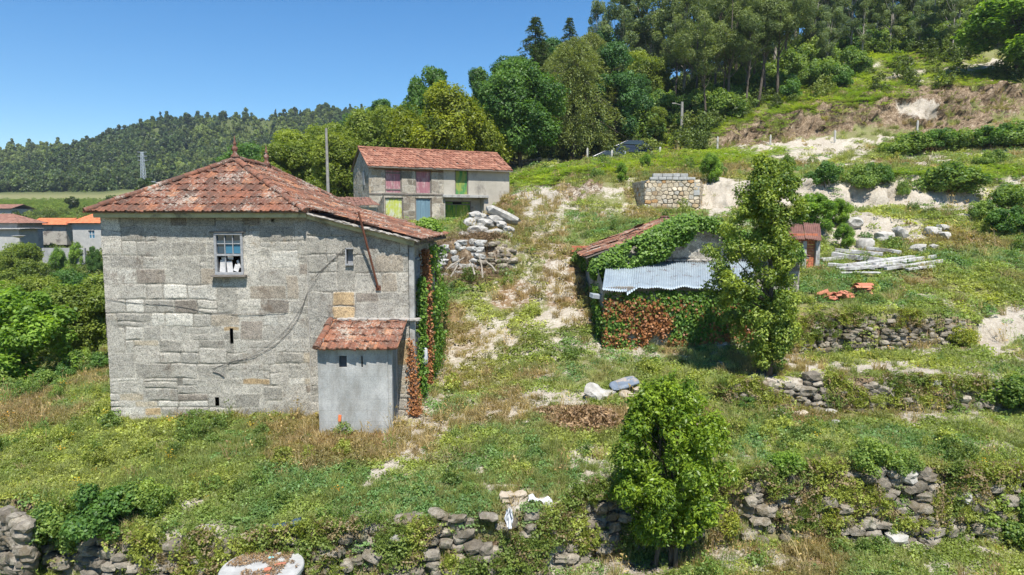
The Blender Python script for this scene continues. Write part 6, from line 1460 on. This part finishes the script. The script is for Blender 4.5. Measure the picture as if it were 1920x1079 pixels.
for k, (a, b, w_, h_, lab) in enumerate(slabs):
    Ya = yon(a[0], min(520, a[1]+9)); Yb = yon(b[0], min(520, b[1]+9)); A_ = at(*a, Ya); B_ = at(*b, Yb); A_.z = max(A_.z, ground(A_.x, Ya)+.05); B_.z = max(B_.z, ground(B_.x, Yb)+.05)
    m = MB(); d = (B_-A_); L_ = d.length; nseg = 7; V_ = []
    sx_ = d.cross(Vector((0, 0, 1))).normalized(); up = sx_.cross(d).normalized()
    for i in range(nseg+1):
        f = i/nseg; p = A_.lerp(B_, f)
        for (sa, sb_) in ((-1, -1), (1, -1), (1, 1), (-1, 1)): V_.append(tuple(p+sx_*sa*w_/2*(1+random.uniform(-.12, .12))+up*sb_*h_/2*(1+random.uniform(-.2, .2))))
    F_ = [(i*4+j, i*4+(j+1) % 4, (i+1)*4+(j+1) % 4, (i+1)*4+j) for i in range(nseg) for j in range(4)]+[(3, 2, 1, 0), (nseg*4, nseg*4+1, nseg*4+2, nseg*4+3)]
    m.add(V_, F_); tag(m.build("granite_slab", "white_granite", bevel=.02), lab+" of the granite slab heap", "stone slab", G3)
for (px, py, s, lab, rt) in [(1657, 450, .9, "large round pale boulder behind the slab heap", (0, 0, .4)), (1687, 448, .8, "upright rectangular stone block behind the slab heap", (.1, .9, .3)), (1720, 474, .7, "squarish pale block standing right of the slab heap", (.1, -.2, .5)), (1748, 440, .8, "flat topped pale boulder, left one of the group near the right bushes", (0, 0, .2)), (1768, 432, .65, "white block at the top of the group near the right bushes", (0, .2, .1)), (1770, 446, .7, "grey boulder under the white block near the right bushes", (0, 0, 1.)), (1750, 466, .4, "small stone in the grass beneath the group near the right bushes", (0, 0, 0)), (1600, 425, 1.0, "sandy boulder in the sand cut behind the slabs", (0, 0, 0))]:
    rock("boulder", px, py, yon(px, py+4), (s, s*.8, s*.62), lab, "pale_stone", int(px), rt, cat="boulder")
mo = MB(); Yq = yon(1622, 465); a = at(1622, 470, Yq); mo.lathe((a.x, a.y, a.z-.1), [(.36, 0), (.38, .2), (.36, .5), (.24, .62), (.23, .60), (.22, .3)], 16); tag(mo.build("stone_vase", "pale_stone", smooth=True), "round hollow pale stone standing at the left end behind the slabs", "stone vessel")
# stacked red roof tiles and broken tiles
def curved(m, c, L_, r, M):
    V_ = []; 
    for t in (-L_/2, L_/2):
        for rr in (r, r-.018):
            for j in range(7): an = math.pi*(j/6*.8+.1); V_.append(tuple(Vector(c)+M @ Vector((t, math.cos(an)*rr, math.sin(an)*rr*.7))))
    F_ = [(j, j+1, 14+j+1, 14+j) for j in range(6)]+[(7+j+1, 7+j, 21+j, 21+j+1) for j in range(6)]+[(j+1, j, 7+j, 7+j+1) for j in range(6)]+[(14+j, 14+j+1, 21+j+1, 21+j) for j in range(6)]+[(0, 14, 21, 7), (6, 13, 27, 20)]
    m.add(V_, F_)
for (px, py, nx, nz, lab) in [(1617, 555, 1, 5, "neat stack of red clay tiles on the grass"), ]:
    Yq = yon(px, py); a = at(px, py, Yq)
    for k in range(nz):
        m = MB(); curved(m, (a.x+random.uniform(-.08, .08), a.y+random.uniform(-.1, .1), a.z+.02+k*.075), random.uniform(.55, .75), .17, Euler((random.gauss(0, .06), random.gauss(0, .05), random.gauss(0, .25))).to_matrix())
        tag(m.build("clay_tile", "orange_tile"), ["bottom", "second lowest", "middle", "second highest", "topmost"][k]+" curved red tile of the tile stack on the grass", "roof tile", "stacked red tiles")
Yq = yon(1572, 562); a = at(1572, 563, Yq); m = MB()
for k in range(26):
    q = rng.normal(size=3)*np.array((.28, .16, .07)); curved(m, (a.x+q[0], a.y+q[1], ground(a.x+q[0], a.y+q[1])+.05+abs(q[2])), random.uniform(.15, .4), .11, Euler((random.gauss(0, .5), random.gauss(0, .4), random.uniform(0, 3))).to_matrix())
tag(m.build("broken_tile_heap", "orange_tile"), "heap of broken pinkish tiles left of the tile stack", "tile rubble", kind="stuff")
# brush piles
def brush(px, py, rx, ry, h, n, label, mat="dead_brush", L=.16, leafs=True):
    Yq = yon(px, py); c = at(px, py, Yq); a = rng.uniform(0, 6.28, n); q = rng.random(n)**.5; x = c.x+np.cos(a)*q*rx; y = Yq+np.sin(a)*q*ry; z = ground(x, y)+rng.random(n)*h*(1-q*q)+.01
    V_, Fq, r_ = cards(np.stack([x, y, z], 1), rng.normal(size=(n, 3))+np.array([[0, 0, .6]]), L*rng.uniform(.5, 1.5, n), (.05 if leafs else .012)*rng.uniform(.5, 1.3, n), np.clip(rng.normal(.5, .25, n), 0, 1))
    tag(leaf_mesh("brush_pile", V_, Fq, r_, mat, link=True), label, "brush pile", kind="stuff")
brush(1100, 795, 1.1, .9, .35, 5200, "heap of dry brown leaves and twigs beside the orange tree", L=.12)
brush(1060, 780, .9, .7, .18, 2600, "low scatter of dry leaves left of the brown heap", L=.10)
brush(870, 500, 1.9, 1.2, .55, 4200, "grey brushwood heap under the low wall before the barn", L=.5, leafs=False)
brush(905, 490, 1.3, .9, .4, 1500, "brown dry leaves in the brushwood heap", L=.16)
tw = MB()
for (x0_, y0_, x1_, y1_) in [(845, 520, 862, 490), (905, 522, 898, 478), (930, 510, 912, 492), (838, 505, 870, 484), (890, 516, 880, 490)]:
    a = at(x0_, y0_, 26.2); b = at(x1_, y1_, 26.6); tw.tube([a, a.lerp(b, .5)+Vector((.03, 0, .03)), b], [.035, .03, .02], 6)
tag(tw.build("dead_branches", "pale_bark"), "pale dead branches sticking out of the brushwood heap", "branches", kind="stuff")
# ---------------- concrete lid, rags, scraps ----------------
wy = 10.75; wc = at(491, 1064, wy); well = empty("concrete_tank", (wc.x, wy, z_(-6.4)), "round concrete tank with a littered lid at the bottom edge of the picture", "tank")
wz = wc.z; m = MB(); m.lathe((wc.x, wy, z_(-6.6)), [(.62, 0), (.62, wz-z_(-6.6)-.09)], 40); m.build("drum", "concrete", well, smooth=False)
m = MB(); m.lathe((wc.x, wy, wz-.09), [(.655, 0), (.67, .02), (.67, .07), (.655, .09)], 48); m.build("lid", "concrete_pale", well)
n = 2600; a = rng.uniform(0, 6.28, n); q = rng.random(n)**.5*.6; px_ = np.cos(a)*q; py_ = np.sin(a)*q; k = (fbm(px_*2.2, py_*2.2, 0, 3, 3)+.35-.9*((px_ < -.25) & (py_ < 0))-.6*(px_ > .38)) > 0
V_, Fq, r_ = cards(np.stack([wc.x+px_, wy+py_, wz+.012+.02*rng.random(n)], 1)[k], rng.normal(size=(int(k.sum()), 3))*.3+np.array([[0, 0, 1.]]), .10*rng.uniform(.3, 1.2, int(k.sum())), .014, rng.random(int(k.sum())))
tag(leaf_mesh("twig_litter", V_, Fq, r_, "dead_brush", link=True), "brown twigs and soil littering the round concrete lid", "litter", kind="stuff")
def scrap(name, off, size, mat, label, rz=0):
    V_, F_ = rock_v(2, size, int(size[0]*9999), .3, .5, Euler((0, 0, rz))); m = MB(); m.add(V_+np.array((wc.x+off[0], wy+off[1], wz+size[2]*.35+.01)), F_); tag(m.build(name, mat), label, "debris")
scrap("tile_shard", (.28, .05, 0), (.20, .05, .04), "orange_tile", "long orange tile shard on the round lid", .35)
scrap("tile_shard", (.15, -.15, 0), (.14, .10, .07), "orange_tile", "chunky orange shard in the middle of the round lid", .1)
scrap("tile_shard", (.21, -.32, 0), (.09, .06, .05), "orange_tile", "small orange shard nearest the front of the round lid")
scrap("tile_shard", (-.12, .48, 0), (.07, .05, .04), "orange_tile", "tiny orange shard at the back edge of the round lid")
scrap("plastic_scrap", (.06, .27, 0), (.13, .06, .03), "cyan_plastic", "bright turquoise plastic scrap on the round lid")
scrap("pebble", (.15, .40, 0), (.08, .07, .05), "pale_stone", "white pebble at the back of the round lid")
def rag(px, py, Y, w_, h_, label, name="rag", mat="white_rag", flat=False, seed=1):
    P0 = at(px, py, Y); nu = 14; u, v = np.meshgrid(np.linspace(-.5, .5, nu), np.linspace(-.5, .5, nu)); a = fbm(u*3, v*3, 0, seed, 3)*.09
    rim = 1+.18*fbm(u*3+5, v*3, 0, seed+3, 2)
    if flat: P = np.stack([P0.x+u*w_*rim, Y+v*h_*rim, ground((P0.x+u*w_*rim).ravel(), (Y+v*h_*rim).ravel()).reshape(u.shape)+.05+np.abs(a)], -1)
    else: P = np.stack([P0.x+u*w_*rim*(1-abs(v)), Y+a, P0.z+v*h_*rim], -1)
    q = (np.arange(nu-1)[:, None]*nu+np.arange(nu-1)[None, :]).ravel(); tag(mk(name, P.reshape(-1, 3), np.stack([q, q+1, q+nu+1, q+nu], 1), mat), label, name.replace('_', ' '))
rag(1012, 942, yon(1012, 944), .40, .13, "crumpled white rag lying among rubble above the bottom wall", flat=True)
rag(955, 972, 11.55, .16, .32, "small white rag hanging on the face of the bottom wall", seed=4)
rag(535, 1003, yon(535, 1006), .5, .35, "torn dark blue netting behind the round lid", "netting", "blue_net", True, 6)
wr = MB(); a = at(799, 640, 17.6); 
Yg = 18.0; a = at(797, 668, Yg); V_, F_ = rock_v(3, (.16, .16, .5), 77, .15, .3); wr.add(V_+np.array(a), F_); tag(wr.build("wrapped_bundle", "white_rag"), "small white bundle standing at the foot of the farmhouse's ivy clad side", "bundle")
bx = MB(); a = at(1117, 556, 22.6); bx.box(a, (.34, .3, .14), M=Euler((.1, .15, .3)).to_matrix().to_4x4()); tag(bx.build("metal_sheet", "galvanised", bevel=.01), "little bluish metal sheet leaning at the shed's left corner", "metal sheet")

# ---------------- poles, posts, pylon, lamp ----------------
m = MB(); a = at(616, 372, 38.); zg = ground(a.x, 38.); tp = at(611.5, 241, 38.); m.tube([(a.x, 38, zg-.4), (tp.x, 38, tp.z)], [.11, .065], 8); 
pole = tag(m.build("utility_pole", "pole_concrete"), "slim grey concrete pole leaning slightly left between farmhouse roof and barn", "pole")
m = MB(); a = at(1277, 283, 66.); tp = at(1277, 192, 66.); m.tube([(a.x, 66, ground(a.x, 66.)-.4), (a.x, 66, tp.z)], [.17, .12], 8); up_ = tag(m.build("utility_pole", "pole_concrete"), "grey concrete pole standing at the foot of the steep wood right of the cars", "pole")
m = MB(); m.tube([(a.x, 66, tp.z-.3), (a.x-.7, 65.9, tp.z-.15)], .03, 5); m.box((a.x-.8, 65.9, tp.z-.15), (.35, .18, .1)); m.build("lamp_head", "pole_concrete", up_)
G4 = "granite fence posts along the upper track"
for (px, py, Y, h, lab) in [(1046, 320, 62, 1.3, "short brown post at the left end of the track, beside the overgrown wall"), (1101, 318, 57.4, 1.4, "pale post left of the dark parked car"), (1147, 306, 57.4, 1.2, "pale post standing right before the dark parked car"), (1237, 300, 57.6, .9, "post left of the utility pole at the foot of the wood"), (1345, 285, 60, 1.5, "post between the utility pole and the rock cutting"), (1444, 277, 60, 1.2, "post at the left end of the rock cutting"), (1565, 268, 60, 1.3, "post in the middle of the rock cutting's foot"), (1720, 240, 60, 1.5, "rightmost post, above the long hedge")]:
    x = at(px, py, Y).x; zg = ground(x, Y); V_, F_ = rock_v(2, (.20, .17, h*.9), int(px), .08, .95); m = MB(); m.add(V_*np.array((1, 1, 1.15))+np.array((x, Y, zg+h/2-.1)), F_); tag(m.build("fence_post", "granite_post"), lab, "post", G4)
# overgrown low wall at the track's left end
m = MB()
for k in range(46): V_, F_ = rock_v(1, (.5, .4, .32), 900+k, .3, .5); x = at(960+k*2.0, 320, 63).x; m.add(V_+np.array((x, 63+random.uniform(-.1, .1), ground(x, 63.)+.15+.3*(k % 3))), F_)
tag(m.build("dry_stone_wall", "field_stone"), "low overgrown wall under the trees between the barn and the first post", "stone wall")
# lattice pylon
m = MB(); Yp = 240.; b = at(270, 357, Yp); tp = at(268, 286, Yp); Hh = tp.z-b.z; 
for (sx, sy) in ((-1, -1), (1, -1), (1, 1), (-1, 1)): m.beam((b.x+sx*.85, Yp+sy*.85, b.z-3), (b.x+sx*.3, Yp+sy*.3, b.z+Hh), .14, .14)
for k in range(12):
    f, f2 = k/12, (k+1)/12; w1, w2 = .85-.55*f, .85-.55*f2
    for s in (-1, 1):
        m.beam((b.x-w1*s, Yp-w1, b.z+f*Hh), (b.x+w2*s, Yp-w2, b.z+f2*Hh), .09, .09); m.beam((b.x-w1*s, Yp+w1, b.z+f*Hh), (b.x+w2*s, Yp+w2, b.z+f2*Hh), .09, .09)
    m.beam((b.x-w1, Yp-w1, b.z+f*Hh), (b.x+w1, Yp-w1, b.z+f*Hh), .08, .08)
for z in (Hh, Hh-1.4, Hh-2.8): m.beam((b.x-1.7, Yp, b.z+z), (b.x+1.7, Yp, b.z+z), .12, .12)
tag(m.build("lattice_pylon", "galvanised"), "thin lattice electricity pylon in front of the wooded hill left of the roof", "pylon")
m = MB(); Yp = 140.; b = at(299, 370, Yp); tp = at(299, 344, Yp); m.tube([(b.x, Yp, b.z-3), (b.x, Yp, tp.z)], .09, 6); m.tube([(b.x, Yp, tp.z), (b.x-.9, Yp, tp.z+.25)], .05, 5); lamp = tag(m.build("street_lamp", "galvanised"), "small street lamp showing above the left slope of the farmhouse roof", "street lamp")
m = MB(); m.box((b.x-1.1, Yp, tp.z+.25), (.6, .25, .14)); m.build("lamp_head", "galvanised", lamp)

# ---------------- parked cars ----------------
def car(px, Y, z, rz, label):
    x = at(px, 300, Y).x; e = empty("parked_car", (x, Y, z), label, "car", "cars parked by the track", rz)
    def add(nm, prof, w_, mat, par, y0=0, taper=0):
        n = len(prof); V_ = [(p[0], -w_/2+(taper*(p[1] > .9)), p[1]) for p in prof]+[(p[0], w_/2-(taper*(p[1] > .9)), p[1]) for p in prof]
        m = MB(); m.add(V_, [tuple(range(n)), tuple(range(n, 2*n))[::-1]]+[(i+n, (i+1) % n+n, (i+1) % n, i) for i in range(n)]); o = m.build(nm, mat, bevel=.04); o.parent = par; return o
    body = add("body", [(-2.1, .35), (2.1, .35), (2.15, .6), (2.1, .85), (1.2, .98), (.5, 1.45), (-.9, 1.48), (-1.75, 1.1), (-2.12, .95)], 1.75, "car_paint_dark", e, taper=.14)
    add("windows", [(1.02, 1.0), (.45, 1.40), (-.85, 1.42), (-1.5, 1.08)], 1.57, "car_glass", e)
    for wx_ in (-1.3, 1.3):
        for wy_ in (-.8, .8):
            m = MB(); m.tube([(wx_, wy_-.1, .32), (wx_, wy_+.1, .32)], .32, 16); w_ = m.build("wheel", "tyre_rubber"); w_.parent = e
            m = MB(); m.tube([(wx_, wy_-.105, .32), (wx_, wy_+.105, .32)], .19, 12); r = m.build("rim", "galvanised"); r.parent = w_
    for s in (-1, 1): m = MB(); m.box((2.1, s*.6, .72), (.08, .35, .14)); o = m.build("headlight", "car_glass"); o.parent = e
    return e
for (px, Y, rz, lab) in [(1148, 62.2, .2, "dark blue parked car nearest the posts, its roof above the ferns"), (1190, 64, .15, "second dark parked car, only its roof showing right of the first")]:
    x = at(px, 300, Y).x; car(px, Y, ground(x, Y)-.02, rz, lab)

# ---------------- village ----------------
def cottage(name, px0, px1, Y, depth, pe, pr, pb, wall, tile, label, rz=0, wins=(), hip=True):
    x0, x1 = at(px0, 400, Y).x, at(px1, 400, Y).x; ze = at(px0, pe, Y).z; zr = at(px0, pr, Y+depth/2).z; zb = at(px0, pb, Y).z-1.2
    e = empty(name, ((x0+x1)/2, Y+depth/2, zb), label, "house")
    m = MB(); holes = []
    for (a, b, c, d) in wins: holes.append((at(a, 400, Y).x, at(b, 400, Y).x, at(px0, d, Y).z, at(px0, c, Y).z))
    wall_holes(m, x0, x1, zb, ze, Y, .3, holes); m.box((x0+.15, Y+.3+(depth-.3)/2, (zb+ze)/2), (.3, depth-.3, ze-zb)); m.box((x1-.15, Y+.3+(depth-.3)/2, (zb+ze)/2), (.3, depth-.3, ze-zb)); m.box(((x0+x1)/2, Y+depth-.14, (zb+ze)/2), (x1-x0-.62, .28, ze-zb)); m.build("wall", wall, e)
    for (a, b, c, d) in holes:
        f = MB(); f.box(((a+b)/2, Y+.2, (c+d)/2), (b-a+.1, .06, d-c+.1)); w_ = f.build("window", "blue_pane", e)
        f = MB(); f.box(((a+b)/2, Y+.14, (c+d)/2), (.08, .05, d-c)); f.box((a+.04, Y+.14, (c+d)/2), (.08, .05, d-c)); f.box((b-.04, Y+.14, (c+d)/2), (.08, .05, d-c)); f.box(((a+b)/2, Y+.142, (c+d)/2), (b-a, .04, .07)); f.build("frame", "white_board", w_)
    o = .5; A_ = [(x0-o, Y-o, ze), (x1+o, Y-o, ze), (x1+o, Y+depth+o, ze), (x0-o, Y+depth+o, ze)]; hh = depth/2+o; hi = hh*.9 if hip else 0
    R0, R1 = (x0-o+hi, Y+depth/2, zr), (x1+o-hi, Y+depth/2, zr)
    m = MB(); tiles(m, [A_[0], A_[1], R1, R0], (1, 0, 0), w=.3, row=.45)
    tiles(m, [A_[2], A_[3], R0, R1], (-1, 0, 0), w=.6, row=.9)
    if hip: tiles(m, [A_[1], A_[2], R1], (0, 1, 0), w=.3, row=.45); tiles(m, [A_[3], A_[0], R0], (0, -1, 0), w=.3, row=.45)
    r = m.build("roof", tile, e); m = MB(); sheetplane(m, [A_[0], A_[1], R1, R0], .08); sheetplane(m, [A_[2], A_[3], R0, R1], .08)
    if hip: sheetplane(m, [A_[1], A_[2], R1], .08); sheetplane(m, [A_[3], A_[0], R0], .08)
    m.build("roof_boarding", "old_timber", r); return e
cottage("village_house", -90, 30, 92, 5, 419, 402, 492, "village_wall", "old_tile", "grey stone village house with a dull red hipped roof at the left edge", wins=[(16, 25, 428, 443), (-14, -6, 428, 443)])
cottage("cottage", 134, 204, 98, 5, 419, 399, 462, "village_plaster", "bright_tile", "whitish cottage with a bright orange hipped roof left of the farmhouse eave", wins=[(163, 175, 433, 447)])
cottage("long_outbuilding", 62, 122, 104, 4, 422, 410, 445, "render_grey", "bright_tile", "long low outbuilding with an orange roof between the grey house and the cottage", hip=False)
cottage("farm_shed", -30, 20, 150, 7, 392, 384, 402, "village_plaster", "old_tile", "distant pale shed with a brownish roof at the left edge among the vineyards", hip=False)
cottage("annex", -40, 33, 88, 3.5, 430, 429, 490, "village_plaster", "concrete", "flat roofed pale block annex in front of the grey village house", hip=False)
m = MB(); a = at(35, 447, 86.); m.lathe((a.x, 86, a.z), [(.05, 0), (.5, .12), (.75, .3)], 16); tag(m.build("satellite_dish", "white_board"), "grey satellite dish on the corner of the flat roofed annex", "dish")
m = MB(); 
x0_, x1_ = at(80, 470, 84.).x, at(160, 470, 84.).x; m.box(((x0_+x1_)/2, 84, at(100, 472, 84.).z-.6), (x1_-x0_, .3, 2.)); tag(m.build("garden_wall", "village_wall"), "low grey garden wall below the orange roofed cottage", "wall")
# vineyard rows on the terraced fields
P = []; 
for r in range(17):
    y0_ = 125+r*7.2; xs = np.arange(-.80*y0_, -.52*y0_, .9); P.append(np.stack([xs, y0_+xs*.06+rng.normal(0, .15, len(xs)), np.zeros(len(xs))], 1))
P = np.concatenate(P); P[:, 2] = ground(P[:, 0], P[:, 1]); scatter("vineyard_rows", P, ['bush0', 'bush1'], np.full(len(P), 1.15), mixc((.18, .27, .05), (.28, .36, .07), rng.random(len(P))), tilt=.05)
# small leafy plants with names of their own are the bushes above; ivy-like bramble at the bottom left
for (px, py, h, w_, key, lab) in [(200, 1010, 1.15, 1.2, 'bushy_b', "dark glossy bush overhanging the bottom left wall"), (270, 960, .8, 1., 'bushy', "green bush behind the dark one at the bottom left"), (120, 1040, 1.0, 1., 'bushy', "bush at the very bottom left corner"), (1350, 1000, .9, .7, 'yellowbush', "yellow green shoots right of the orange tree's foot"), (1550, 1000, .6, .8, 'yellowbush', "round yellow green weed against the bottom right wall"), (1470, 905, .75, 1.1, 'vineleaf', "sprawling grape vine over the bottom wall right of the orange tree"), (1700, 895, .4, .9, 'lowbush', "low vine tuft on the rim of the bottom right wall"), (1640, 890, .6, 1.2, 'lowbush', "brownish broom bush on the rim of the bottom right wall"),
    (1890, 1000, 1.0, 1., 'bushy', "dark bush at the bottom right corner"), (1900, 770, 1.0, 1.4, 'bushy', "dark bush at the right edge on the second terrace wall"), (1400, 770, .55, 1.2, 'bushy_b', "dark ground ivy bush right of the orange tree's top"), (1320, 960, .6, .9, 'bushy_b', "dark low bush behind the orange tree's right side"), (525, 770, .45, 1., 'lowbush', "bright bush against the farmhouse foot"), (780, 745, .5, .8, 'yellowbush', "yellowish weed bush beside the outhouse door side"), (770, 700, .7, .6, 'lowbush', "green climber bush at the farmhouse's front right corner"), (1095, 500, .9, .9, 'bushy', "reddish green creeper bush at the shed's left rear corner"), (640, 395, .0, 1, '', ''), (870, 425, .5, .8, 'lowbush', "small bush left of the boulder heap"), (800, 530, .5, .8, 'lowbush', "green weeds by the farmhouse's far right corner"), (1385, 565, .0, 1, '', '')]:
    if not lab: continue
    Yq = yon(px, py); x = at(px, py, Yq).x; plant_tree(key, 'bush', x, Yq, h, lab, "bush", None, w_)
# earth packed behind and between the stones shows through as the ground itself
# ---------------- air ----------------
_m = bpy.data.materials.new("haze_air"); _m.use_nodes = True; _m.node_tree.nodes.remove(_m.node_tree.nodes["Principled BSDF"]); MATS["haze_air"] = _m
_v = _m.node_tree.nodes.new("ShaderNodeVolumePrincipled"); _v.inputs["Density"].default_value = .00022; _v.inputs["Color"].default_value = (.72, .84, 1, 1); _v.inputs["Anisotropy"].default_value = .2
_m.node_tree.links.new(_v.outputs[0], _m.node_tree.nodes["Material Output"].inputs["Volume"])
hz = MB(); hz.box((0, 300, 70), (2600, 700, 175)); o = hz.build("haze", "haze_air") if "haze_air" in MATS else None
if o: tag(o, kind="stuff")
